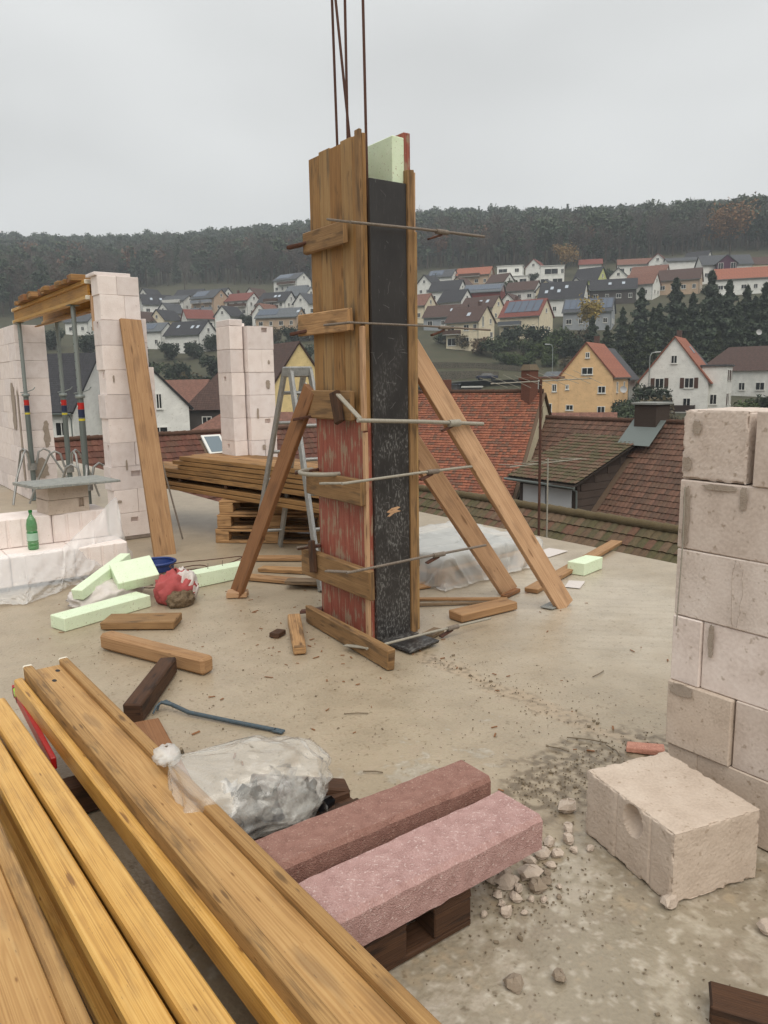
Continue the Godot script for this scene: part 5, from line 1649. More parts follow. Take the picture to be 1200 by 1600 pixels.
# lay tiles on a slope; o = upper corner, e = unit vector along the ridge, d = unit vector down the slope.
# keep: which places to leave out; parts_of: the row range whose tiles are laid one by one
func tiles(parent: Node3D, o: Vector3, e: Vector3, d: Vector3, across: int, rows: int, w: float, l: float, cols: Array, one_by_one: Callable, keep = null) -> void:
	var up := d.cross(e).normalized()
	if up.y < 0.0:
		up = -up
	# right-handed basis: x = e, y = up, z = d
	if e.cross(up).dot(d) < 0.0:
		o = o + e * (across * w)
		e = -e
	var mesh := tile_mesh(w, l)
	var mats := []
	for c in cols:
		var m := mat(M.rust_tile, 0.85, 0.0, c, Vector3(3, 3, 3), true, true)
		mats.append(m)
	var bas := Basis(e, up, d)
	var rest := []
	var n := 0
	for r in rows:
		for k in across:
			var p := o + e * (k * w) + d * (r * l) + up * rng.randf_range(0.0, 0.014)
			if keep != null and not keep.call(p):
				continue
			var t := Transform3D(bas.rotated(up, rng.randf_range(-0.03, 0.03)), p)
			var ci := rng.randi() % cols.size()
			if n < 300 and one_by_one.call(r, k):
				part(parent, "tile", mesh, mats[ci], parent.global_transform.affine_inverse() * t)
				n += 1
			else:
				rest.append([t, cols[ci]])
	if rest.is_empty():
		return
	var mm := MultiMesh.new()
	mm.transform_format = MultiMesh.TRANSFORM_3D
	mm.use_colors = true
	mm.mesh = mesh
	mm.instance_count = rest.size()
	for i in rest.size():
		mm.set_instance_transform(i, parent.global_transform.affine_inverse() * rest[i][0])
		mm.set_instance_color(i, (rest[i][1] as Color).srgb_to_linear())
	var mi := MultiMeshInstance3D.new()
	mi.name = numbered("roof_tiles", parent.get_instance_id())
	mi.multimesh = mm
	var base := mat(M.rust_tile, 0.85, 0.0, Color(1, 1, 1), Vector3(3, 3, 3), true, true)
	base.vertex_color_use_as_albedo = true
	mi.material_override = base
	mi.set_meta("kind", "stuff")
	parent.add_child(mi)

func near_roofs() -> void:
	M.rust_tile = mineral(121, Color(0.62, 0.60, 0.58), Color(0.86, 0.84, 0.82), Color(1, 0.98, 0.96), Color(0.45, 0.46, 0.38), 0.63, 0.4, 256)
	M.ridge_moss = mat(M.rust_tile, 0.9, 0.0, Color(0.42, 0.37, 0.26), Vector3(3, 3, 3), true, true)
	M.ridge_brown = mat(M.rust_tile, 0.9, 0.0, Color(0.38, 0.27, 0.21), Vector3(3, 3, 3), true, true)
	M.roof_under = flat(Color(0.38, 0.31, 0.25), 0.9)
	M.brick_dark = mat(M.rust_tile, 0.9, 0.0, Color(0.30, 0.25, 0.22), Vector3(5, 5, 5), true, true)
	M.brick_red = mat(M.rust_tile, 0.9, 0.0, Color(0.48, 0.31, 0.25), Vector3(5, 5, 5), true, true)
	M.hood = mat(M.rust_tile, 0.9, 0.0, Color(0.50, 0.45, 0.38), Vector3(5, 5, 5), true, true)
	var brown := [Color(0.46, 0.34, 0.28), Color(0.42, 0.31, 0.26), Color(0.50, 0.37, 0.31), Color(0.44, 0.34, 0.28), Color(0.40, 0.31, 0.26)]
	var moss := [Color(0.42, 0.37, 0.27), Color(0.38, 0.35, 0.25), Color(0.43, 0.35, 0.27), Color(0.47, 0.39, 0.31), Color(0.37, 0.35, 0.23), Color(0.46, 0.34, 0.27)]
	var orange := [Color(0.64, 0.40, 0.30), Color(0.60, 0.37, 0.29), Color(0.69, 0.44, 0.34), Color(0.56, 0.36, 0.29), Color(0.63, 0.41, 0.32), Color(0.50, 0.37, 0.31)]
	var maroon := [Color(0.44, 0.27, 0.22), Color(0.40, 0.25, 0.20), Color(0.48, 0.31, 0.25), Color(0.42, 0.29, 0.23)]
	# low mossy roof just past the slab edge: ridge along z, sloping down towards the slab
	var a := deg_to_rad(38)
	var t := thing("mossy_roof_house", "low house with mossy brown tiled roof just below the slab edge", "house", Vector3(16.0, -8.0, -16.0))
	var ridge := Vector3(16.0, -1.98, -6.0)
	var dn := Vector3(-cos(a), -sin(a), 0)
	roof_body(t, ridge, Vector3(0, 0, -1), 21.0, dn, 5.6, Vector3(cos(a), -sin(a), 0), 5.6, plaster(Color(0.72, 0.68, 0.6)))
	tiles(t, ridge, Vector3(0, 0, -1), dn, 100, 17, 0.21, 0.33, moss, func(r, k): return r < 6 and k >= 9 and k < 59)
	ridge_caps(t, ridge + Vector3(0, 0.05, 0), Vector3(0, 0, -1), 64, 0.33, M.ridge_moss)
	# brown roof with dormer
	var b := deg_to_rad(42)
	var h := thing("brown_roof_house", "house with brown tiled roof, shed dormer and a squat brick chimney", "house", Vector3(30.5, -8.0, -22.0))
	var r2 := Vector3(30.5, -0.43, -14.0)
	var d2 := Vector3(-cos(b), -sin(b), 0)
	roof_body(h, r2, Vector3(0, 0, -1), 15.8, d2, 7.5, Vector3(cos(b), -sin(b), 0), 7.5, plaster(Color(0.75, 0.7, 0.62)))
	tiles(h, r2, Vector3(0, 0, -1), d2, 75, 22, 0.21, 0.31, brown, func(r, k): return r > 2 and r < 17 and k >= 20 and k < 41, func(p): return not (p.z < -21.0 and p.z > -25.0 and p.x < 29.0 and p.x > 25.0))
	ridge_caps(h, r2 + Vector3(0, 0.05, 0), Vector3(0, 0, -1), 48, 0.33, M.ridge_brown)
	# dormer: front, cheek, shed roof
	var z0 := -24.6
	var z1 := -21.3
	var xf := 25.6
	var dr := MB.new()
	dr.face(Vector3(xf, -4.9, z0), Vector3(xf, -4.9, z1), Vector3(xf, -2.75, z1), Vector3(xf, -2.75, z0), Vector3.LEFT)
	dr.face(Vector3(xf, -4.9, z1), Vector3(xf, -2.75, z1), Vector3(29.4, -1.35, z1), Vector3(29.4, -1.6, z1), Vector3.BACK)
	dr.face(Vector3(xf, -4.9, z0), Vector3(xf, -2.75, z0), Vector3(29.4, -1.35, z0), Vector3(29.4, -1.6, z0), Vector3.FORWARD)
	var inv := h.global_transform.affine_inverse()
	var dp := part(h, "dormer", dr.done(), plaster(Color(0.27, 0.22, 0.19)), inv)
	for k in 9:         # cheek cladding in overlapping courses
		var cl := MB.new()
		var yb := -4.6 + k * 0.32
		var xs := maxf(xf, 30.5 + (yb + 0.43) / tan(b) + 0.05)
		var xe := minf(29.3, xf + (yb + 0.4 + 4.9) * 10.0)
		var xt := xf + maxf(0.0, (yb + 0.33 + 2.75) / 0.368)
		if xt < xs + 3.4 and xt < 29.3:
			cl.cbox(Vector3(maxf(0.3, minf(29.0, xs + 3.4) - maxf(xf, xt)), 0.3, 0.03), 0.004)
			part(dp, "cladding_board", cl.done(), plaster(Color(0.30, 0.25, 0.22)), Transform3D(Basis(Vector3.RIGHT, -0.05), Vector3((minf(29.0, xs + 3.4) + maxf(xf, xt)) * 0.5, yb, z1 + 0.02)))
	for q in [[-24.35, -23.02], [-22.95, -21.55]]:
		var sh := MB.new()
		sh.cbox(Vector3(0.06, 1.75, q[1] - q[0]), 0.01)
		var s2 := part(dp, "shutter", sh.done(), flat(Color(0.74, 0.75, 0.76), 0.6), Transform3D(Basis(), Vector3(xf - 0.04, -3.95, (q[0] + q[1]) * 0.5)))
	tiles(h, Vector3(29.6, -1.05, z1 + 0.35), Vector3(0, 0, -1), Vector3(-0.937, -0.35, 0), 19, 16, 0.21, 0.30, moss, func(r, k): return false)
	var ds := MB.new()
	ds.cbox(Vector3(4.9, 0.06, 4.0), 0.0)
	part(dp, "dormer_roof", ds.done(), plaster(Color(0.2, 0.16, 0.13)), Transform3D(Basis(Vector3.BACK, 0.3577), Vector3(27.25, -2.02, -22.95)))
	part(dp, "gutter", rod([Vector3(25.0, -2.86, -25.0), Vector3(25.0, -2.90, -20.95)], 0.06, 8), M.steel_dark)
	part(dp, "downpipe", rod([Vector3(25.0, -2.9, -21.4), Vector3(25.45, -3.1, -21.2), Vector3(25.5, -4.8, -21.2)], 0.045, 8), M.steel_dark)
	var ch := MB.new()
	ch.cbox(Vector3(1.0, 1.2, 1.15), 0.02)
	var cm := part(h, "chimney", ch.done(), M.brick_dark, inv * Transform3D(Basis(), Vector3(30.2, -0.2, -21.0)))
	var cc := MB.new()
	cc.cbox(Vector3(1.2, 0.1, 1.35), 0.01)
	part(cm, "chimney_cap", cc.done(), M.grey_board, Transform3D(Basis(), Vector3(0, 0.65, 0)))
	var fl := MB.new()
	fl.cbox(Vector3(1.6, 0.02, 1.7), 0.004)
	part(cm, "flashing", fl.done(), M.steel_dark, Transform3D(Basis(Vector3.BACK, b), Vector3(-0.75, -0.62, 0)))
	var vt := MB.new()
	vt.cbox(Vector3(0.25, 0.12, 0.2), 0.03)
	part(h, "roof_vent", vt.done(), flat(Color(0.33, 0.37, 0.45), 0.6), inv * Transform3D(Basis(Vector3.BACK, b), Vector3(28.9, -1.72, -18.3)))
	# orange-tiled house turned more to the view: ridge across it
	orange_house(orange)
	# maroon roof beyond the left slab edge: ridge along x, slope towards +z
	var cdeg := deg_to_rad(40)
	var l := thing("maroon_roof_house", "house with dark red tiled roof and a skylight behind the plank stack", "house", Vector3(11.0, -8.0, -36.0))
	var r4 := Vector3(0.0, -0.62, -33.5)
	var d4 := Vector3(0, -sin(cdeg), cos(cdeg))
	roof_body(l, r4, Vector3(1, 0, 0), 21.0, d4, 7.0, Vector3(0, -sin(cdeg), -cos(cdeg)), 7.0, plaster(Color(0.7, 0.66, 0.6)))
	tiles(l, r4, Vector3(1, 0, 0), d4, 80, 18, 0.26, 0.36, maroon, func(r, k): return r < 9 and k >= 36 and k < 60, func(p): return not (p.x > 13.75 and p.x < 14.75 and p.z > -33.35 and p.z < -32.3))
	ridge_caps(l, r4 + Vector3(0, 0.05, 0), Vector3(1, 0, 0), 60, 0.35, M.ridge_brown)
	var li := l.global_transform.affine_inverse()
	var sk := MB.new()
	sk.cbox(Vector3(0.95, 0.10, 1.25), 0.01)
	var bas := Basis(Vector3.RIGHT, cdeg)
	var sp := part(l, "skylight", sk.done(), M.frame_white, li * Transform3D(bas, Vector3(14.4, -1.12, -32.8)))
	var sg := MB.new()
	sg.cbox(Vector3(0.72, 0.02, 1.0), 0.003)
	part(sp, "pane", sg.done(), flat(Color(0.42, 0.47, 0.5), 0.1), Transform3D(Basis(), Vector3(0, 0.052, 0)))

func ridge_caps(parent: Node3D, o: Vector3, e: Vector3, n: int, l: float, m: Material) -> void:
	var inv := parent.global_transform.affine_inverse()
	var b := MB.new()
	b.tube([Vector3(0, 0, 0), Vector3(l * 1.06, 0.012, 0)], 0.11, 10, true, 0.125)
	var me := b.done()
	var q := Basis(e, Vector3.UP, e.cross(Vector3.UP))
	for k in n:
		part(parent, "ridge_tile", me, m, inv * Transform3D(q, o + e * (k * l) + Vector3(0, rng.randf_range(-0.01, 0.01), 0)))

# boarding under the tiles and the walls below: ridge point o, direction e, length, both slopes
func roof_body(parent: Node3D, o: Vector3, e: Vector3, ln: float, da: Vector3, la: float, db: Vector3, lb: float, m: Material, gable: Material = null) -> void:
	var inv := parent.global_transform.affine_inverse()
	var b := MB.new()
	var up := Vector3.UP
	for q in [[da, la], [db, lb]]:
		b.face(o - up * 0.03, o + e * ln - up * 0.03, o + e * ln + q[0] * q[1] - up * 0.03, o + q[0] * q[1] - up * 0.03, up)
	part(parent, "roof", b.done(), M.roof_under, inv)
	var w := MB.new()
	var i := 0.35
	var pa := o + da * (la - 0.3)
	var pb := o + db * (lb - 0.3)
	var yb := -9.0
	for q in [0.15, ln - 0.15]:
		var s: Vector3 = e * q
		var out := -e if q < 1.0 else e
		var A: Vector3 = pa + s
		var B: Vector3 = pb + s
		var T: Vector3 = o + s - up * 0.1
		w.tri(A, B, T, out)
		w.face(A, B, Vector3(B.x, yb, B.z), Vector3(A.x, yb, A.z), out)
	for P in [pa, pb]:
		var oo: Vector3 = P - o
		oo.y = 0
		var p0: Vector3 = P + e * 0.15
		var p1: Vector3 = P + e * (ln - 0.15)
		w.face(p0, p1, Vector3(p1.x, yb, p1.z), Vector3(p0.x, yb, p0.z), oo)
	part(parent, "wall", w.done(), m if gable == null else gable, inv)

func orange_house(cols: Array) -> void:
	# ridge from L to R; the near slope faces the site
	var L := Vector3(27.83, 0.93, -31.7)
	var R := Vector3(30.05, 0.93, -27.15)
	var e := (R - L).normalized()
	L -= e * 5.0
	var ln := (R - L).length()
	var a := deg_to_rad(46)
	var out := Vector3(-e.z, 0, e.x)
	if out.dot(-L) < 0.0:
		out = -out
	var d := (out * cos(a) - Vector3.UP * sin(a)).normalized()
	var dbk := (-out * cos(a) - Vector3.UP * sin(a)).normalized()
	var t := thing("orange_roof_house", "house with small orange roof tiles, cracked cream gable and two brick chimneys", "house", Vector3(29.0, -8.0, -31.0))
	var inv := t.global_transform.affine_inverse()
	roof_body(t, L, e, ln, d, 7.2, dbk, 7.2, plaster(Color(0.80, 0.76, 0.65)))
	tiles(t, L, e, d, int(ln / 0.19), 44, 0.19, 0.165, cols, func(r, k): return r < 10 and k > 26 and k < 53)
	ridge_caps(t, L + Vector3(0, 0.04, 0), e, int(ln / 0.33), 0.33, M.ridge_brown)
	for q in [[ln - 0.8, 1.1, 0.62, 0.25], [4.4, 0.7, 0.6, 0.0]]:
		var b := MB.new()
		b.cbox(Vector3(q[2], q[1] + 1.2, q[2]), 0.02)
		var c := part(t, "chimney", b.done(), M.brick_red, inv * Transform3D(Basis(), L + e * q[0] + Vector3(0, (q[1] - 1.2) * 0.5, 0) + out * q[3]))
		if q[1] > 0.9:
			var k := MB.new()
			k.cbox(Vector3(0.8, 0.14, 0.8), 0.02)
			part(c, "chimney_collar", k.done(), M.brick_red, Transform3D(Basis(), Vector3(0, (q[1] + 1.2) * 0.5 - 0.42, 0)))
			var hp := MB.new()
			var y: float = (q[1] + 1.2) * 0.5
			var w := 0.36
			for s in [[1, 0], [-1, 0], [0, 1], [0, -1]]:
				var n2 := Vector3(s[0], 0.6, s[1])
				var tn := Vector3(-s[1], 0, s[0])
				var ou := Vector3(s[0], 0, s[1])
				hp.face(ou * w + tn * w + Vector3(0, y, 0), ou * w - tn * w + Vector3(0, y, 0), ou * 0.24 - tn * 0.24 + Vector3(0, y + 0.3, 0), ou * 0.24 + tn * 0.24 + Vector3(0, y + 0.3, 0), n2)
			hp.face(Vector3(-0.24, y + 0.3, -0.24), Vector3(0.24, y + 0.3, -0.24), Vector3(0.24, y + 0.3, 0.24), Vector3(-0.24, y + 0.3, 0.24), Vector3.UP)
			part(c, "chimney_hood", hp.done(), M.hood)
	# crack in the gable plaster
	var tg := R + e * -0.13
	part(t, "wall_crack", rod([tg + Vector3(0, -0.7, 0) + out * 0.05, tg + Vector3(0, -0.95, 0) + out * 0.18, tg + Vector3(0, -1.2, 0) + out * 0.08, tg + Vector3(0, -1.5, 0) + out * 0.35, tg + Vector3(0, -1.75, 0) + out * 0.75], 0.025, 5), M.grit, inv)
	# aerials between the roofs
	var m := thing("television_aerial", "rusty aerial mast with crossbars rising past the slab edge", "aerial", Vector3(10.5, -3.0, -9.6))
	part(m, "mast", rod([Vector3(0, 0, 0), Vector3(0.0, 2.0, 0.0), Vector3(-0.05, 4.62, 0.03)], 0.024, 8), M.rust)
	var vr := Vector3(0.81, 0, 0.59)
	part(m, "boom", rod([Vector3(-0.04, 4.55, 0.03) - vr * 0.9, Vector3(-0.04, 4.62, 0.03) + vr * 0.9], 0.012, 6), M.rod_pale)
	for k in 9:
		var c := Vector3(-0.04, 4.57 + 0.009 * k, 0.03) + vr * (-0.85 + 0.21 * k)
		var hh := 0.18 + 0.03 * (k % 3)
		part(m, "element", rod([c + Vector3(-0.3, hh, -0.4) * 0.5, c, c + Vector3(0.3, -hh, 0.4) * 0.5], 0.004, 5), M.rod_pale)
	part(m, "boom", rod([Vector3(0, 3.05, 0) - vr * 0.55, Vector3(0, 3.18, 0) + vr * 0.75], 0.010, 6), M.rod_pale)
	for k in 5:
		var c := Vector3(0, 3.07 + 0.025 * k, 0) + vr * (-0.5 + 0.28 * k)
		part(m, "element", rod([c - vr * 0.25 + Vector3(0, 0.03, 0), c + vr * 0.25 - Vector3(0, 0.0, 0.02)], 0.006, 5), M.rod_pale)
	single("aerial_pole", "thin grey pole beside the rusty aerial mast", "pole", rod([Vector3(10.62, -3.0, -9.5), Vector3(10.62, 0.2, -9.52)], 0.016, 6), M.rod_pale)

# ------------------------------------------------------------------ houses of the village
const WALLS := {"white": Color(0.92, 0.92, 0.90), "cream": Color(0.91, 0.86, 0.75), "yellow": Color(0.89, 0.80, 0.58), "orange": Color(0.92, 0.765, 0.57), "red": Color(0.50, 0.22, 0.19), "purple": Color(0.34, 0.20, 0.29), "grey": Color(0.62, 0.64, 0.66), "dark": Color(0.30, 0.28, 0.27), "beige": Color(0.76, 0.66, 0.56), "lime": Color(0.80, 0.82, 0.55), "blue": Color(0.60, 0.65, 0.74)}
const ROOFS := {"black": Color(0.22, 0.22, 0.24), "slate": Color(0.33, 0.34, 0.36), "brown": Color(0.34, 0.25, 0.22), "red": Color(0.52, 0.29, 0.25), "orange": Color(0.66, 0.41, 0.32), "rust": Color(0.52, 0.36, 0.30), "grey": Color(0.42, 0.44, 0.46)}
var win_cache := {}

func window_on(parent: Node3D, xf: Transform3D, w: float, h: float, shutters := false, bars := true) -> void:
	var k := "%.2f %.2f %s" % [w, h, bars]
	if not win_cache.has(k):
		var b := MB.new()
		var t := 0.09
		for s in [-1, 1]:
			b.box(Vector3(s * (w - t) * 0.5, 0, 0.03), Vector3(t, h, 0.10))
			b.box(Vector3(0, s * (h - t) * 0.5, 0.032), Vector3(w - 2 * t, t, 0.10))
		if bars:
			b.box(Vector3(0, 0, 0.02), Vector3(0.07, h - 2 * t, 0.08))
		b.box(Vector3(0, -h * 0.5 - 0.05, 0.06), Vector3(w + 0.16, 0.07, 0.2))
		var p := MB.new()
		p.box(Vector3(0, 0, 0.005), Vector3(w - t, h - t, 0.04))
		win_cache[k] = [b.done(), p.done()]
	var o := part(parent, "window", win_cache[k][0], M.frame_white, xf)
	part(o, "pane", win_cache[k][1], M.pane)
	if shutters:
		for s in [-1, 1]:
			var q := MB.new()
			q.box(Vector3(s * (w * 0.5 + 0.32), 0, 0.05), Vector3(0.55, h, 0.06))
			part(o, "shutter", q.done(), M.shutter_brown)

func on_face(fc: String, L: float, W: float, u: float, v: float) -> Transform3D:
	match fc:
		"F": return Transform3D(Basis(), Vector3(u, v, W * 0.5))
		"B": return Transform3D(Basis(Vector3.UP, PI), Vector3(-u, v, -W * 0.5))
		"R": return Transform3D(Basis(Vector3.UP, PI / 2), Vector3(L * 0.5, v, -u))
	return Transform3D(Basis(Vector3.UP, -PI / 2), Vector3(-L * 0.5, v, u))

# ridge along local x; front is +z. yaw is measured from a house squarely facing the site
func house(label: String, at: Vector3, yaw: float, L: float, W: float, He: float, Hr: float, wall: String, roof: String, opt := {}) -> Node3D:
	var h := thing(opt.get("name", "house"), label, "house", at, deg_to_rad(yaw - VIEW_YAW), opt.get("group", "houses on the hillside"))
	var b := MB.new()
	var x := L * 0.5
	var z := W * 0.5
	var dn := -4.0
	var shift: float = opt.get("skew", 0.0)      # ridge moved towards +z
	b.face(Vector3(-x, dn, z), Vector3(x, dn, z), Vector3(x, He, z), Vector3(-x, He, z), Vector3.BACK)
	b.face(Vector3(-x, dn, -z), Vector3(x, dn, -z), Vector3(x, He, -z), Vector3(-x, He, -z), Vector3.FORWARD)
	for s in [-1, 1]:
		b.face(Vector3(s * x, dn, -z), Vector3(s * x, dn, z), Vector3(s * x, He, z), Vector3(s * x, He, -z), Vector3(s, 0, 0))
		if Hr > 0.0 and not opt.has("hip"):
			b.tri(Vector3(s * x, He, z), Vector3(s * x, He, -z), Vector3(s * x, He + Hr, shift), Vector3(s, 0, 0))
	if Hr <= 0.0:
		b.face(Vector3(-x, He, -z), Vector3(x, He, -z), Vector3(x, He, z), Vector3(-x, He, z), Vector3.UP)
	part(h, "wall", b.done(), plaster(WALLS[wall]))
	var rm := roofing(ROOFS[roof])
	var r := MB.new()
	var ov: float = opt.get("over", 0.5)
	var th := 0.22
	var rp: MeshInstance3D
	if Hr > 0.0 and not opt.has("hip"):
		for s in [-1, 1]:
			var zz: float = s * z - shift
			var sl := Hr / absf(zz)
			var e0 := Vector3(0, He - ov * sl + 0.02, s * (z + ov))
			var r0 := Vector3(0, He + Hr + 0.02, shift)
			var nn := (Vector3(0, absf(zz), signf(s) * Hr)).normalized() * th
			var ln := (r0 - e0).length()
			var X := Vector3(x + ov * 0.7, 0, 0)
			r.face(e0 - X + nn, e0 + X + nn, r0 + X + Vector3(0, nn.length(), 0), r0 - X + Vector3(0, nn.length(), 0), nn, Vector2(0, ln), Vector2(L, ln), Vector2(L, 0), Vector2(0, 0))
			r.face(e0 - X, e0 + X, r0 + X, r0 - X, -nn)
			r.face(e0 - X, e0 + X, e0 + X + nn, e0 - X + nn, Vector3(0, -0.2, s))
			for q in [-1, 1]:
				r.face(e0 + X * q, r0 + X * q, r0 + X * q + Vector3(0, nn.length(), 0), e0 + X * q + nn, Vector3(q, 0, 0))
		rp = part(h, "roof", r.done(), rm)
	elif opt.has("hip"):
		var hp: float = opt.hip
		var A := [Vector3(-x - ov, He - 0.1, z + ov), Vector3(x + ov, He - 0.1, z + ov), Vector3(x + ov, He - 0.1, -z - ov), Vector3(-x - ov, He - 0.1, -z - ov)]
		var T := [Vector3(-x + hp, He + Hr, 0), Vector3(x - hp, He + Hr, 0)]
		var sl := Vector2(Hr, z).length()
		r.face(A[0], A[1], T[1], T[0], Vector3(0, 1, 1), Vector2(0, sl), Vector2(L, sl), Vector2(L - hp, 0), Vector2(hp, 0))
		r.face(A[2], A[3], T[0], T[1], Vector3(0, 1, -1), Vector2(0, sl), Vector2(L, sl), Vector2(L - hp, 0), Vector2(hp, 0))
		r.tri(A[3], A[0], T[0], Vector3(-1, 1, 0), Vector2(0, sl), Vector2(W, sl), Vector2(W * 0.5, 0))
		r.tri(A[1], A[2], T[1], Vector3(1, 1, 0), Vector2(0, sl), Vector2(W, sl), Vector2(W * 0.5, 0))
		r.face(A[0], A[1], A[2], A[3], Vector3.DOWN)
		rp = part(h, "roof", r.done(), rm)
	else:
		r.box(Vector3(0, He + 0.12, 0), Vector3(L + 0.5, 0.24, W + 0.5))
		rp = part(h, "roof", r.done(), plaster(Color(0.8, 0.8, 0.78)) if roof == "grey" else rm)
	if Hr > 0.0 and not opt.has("hip"):                    # gutter and downpipe along the front eave
		var gy := He - ov * Hr / (z - shift) + 0.06
		part(rp, "gutter", rod([Vector3(-x - 0.2, gy, z + ov + 0.08), Vector3(x + 0.2, gy - 0.03, z + ov + 0.08)], 0.08, 6), M.steel_dark)
		part(rp, "downpipe", rod([Vector3(x - 0.15, gy, z + ov), Vector3(x - 0.15, gy - 0.5, z + 0.08), Vector3(x - 0.15, -1.0, z + 0.08)], 0.05, 5), M.steel_dark)
	if opt.has("chimney"):
		var c := MB.new()
		c.cbox(Vector3(0.7, 2.0, 0.7), 0.02)
		part(rp, "chimney", c.done(), plaster(Color(0.36, 0.27, 0.24)), Transform3D(Basis(), Vector3(opt.chimney, He + Hr + 0.3, shift - 0.4)))
	var pitch := atan2(Hr, z - shift)
	var slope := func(u: float, v: float, lift: float) -> Transform3D:      # v: 0 eave .. 1 ridge on the front slope
		var p := Vector3(u, He + Hr * v, lerpf(z, shift, v)) + Vector3(0, cos(pitch), sin(pitch)) * (th + lift)
		return Transform3D(Basis(Vector3.RIGHT, pitch), p)
	if opt.has("solar"):                                   # [first u, last u, v low, v high, columns]
		var q: Array = opt.solar
		var len2 := Vector2(Hr, z - shift).length()
		var cw: float = (q[1] - q[0]) / q[4]
		for i in q[4]:
			var c := MB.new()
			c.cbox(Vector3(cw - 0.12, 0.06, (q[3] - q[2]) * len2), 0.01)
			part(rp, "solar_panel", c.done(), M.solar, slope.call(q[0] + cw * (i + 0.5), (q[2] + q[3]) * 0.5, 0.07))
	if opt.has("skylights"):
		for q in opt.skylights:
			var c := MB.new()
			c.cbox(Vector3(0.9, 0.1, 1.2), 0.01)
			part(rp, "skylight", c.done(), flat(Color(0.66, 0.70, 0.74), 0.15), slope.call(q[0], q[1], 0.04))
	if opt.has("balcony"):                                 # [face, u, y, length]
		for q in opt.balcony:
			var xf := on_face(q[0], L, W, q[1], q[2])
			var c := MB.new()
			c.box(Vector3(0, 0.0, 0.7), Vector3(q[3], 0.16, 1.4))
			var bp := part(h, "balcony", c.done(), plaster(Color(0.7, 0.7, 0.68)), xf)
			var rl := MB.new()
			rl.box(Vector3(0, 0.58, 1.38), Vector3(q[3], 0.95, 0.06))
			for s in [-1, 1]:
				rl.box(Vector3(s * (q[3] * 0.5 - 0.03), 0.58, 0.7), Vector3(0.06, 0.95, 1.3))
			part(bp, "railing", rl.done(), plaster(opt.get("rail", Color(0.34, 0.25, 0.20))))
	var ws: Array = opt.get("win", [])
	if ws.is_empty():
		var n := int(L / 3.0)
		for st in int(maxf(1.0, He / 2.6)):
			for i in n:
				var wv := 1.25 + 2.7 * st
				if wv + 0.7 < He:
					ws = ws + [["F", -L * 0.5 + L * (i + 0.5) / n, wv, 1.5 if (i + st) % 2 == 0 else 1.1, 1.3]]
		var gside := "R" if yaw < 0 else "L"
		for st in int(maxf(1.0, He / 2.6)):
			for i in [-1, 1]:
				ws = ws + [[gside, i * W * 0.22, 1.25 + 2.7 * st, 1.1, 1.25]]
		if Hr > 2.4:
			ws = ws + [[gside, 0.0, He + Hr * 0.30, 1.0, 1.1]]
	for q in ws:
		window_on(h, on_face(q[0], L, W, q[1], q[2]), q[3], q[4], q.size() > 5 and q[5])
	return h

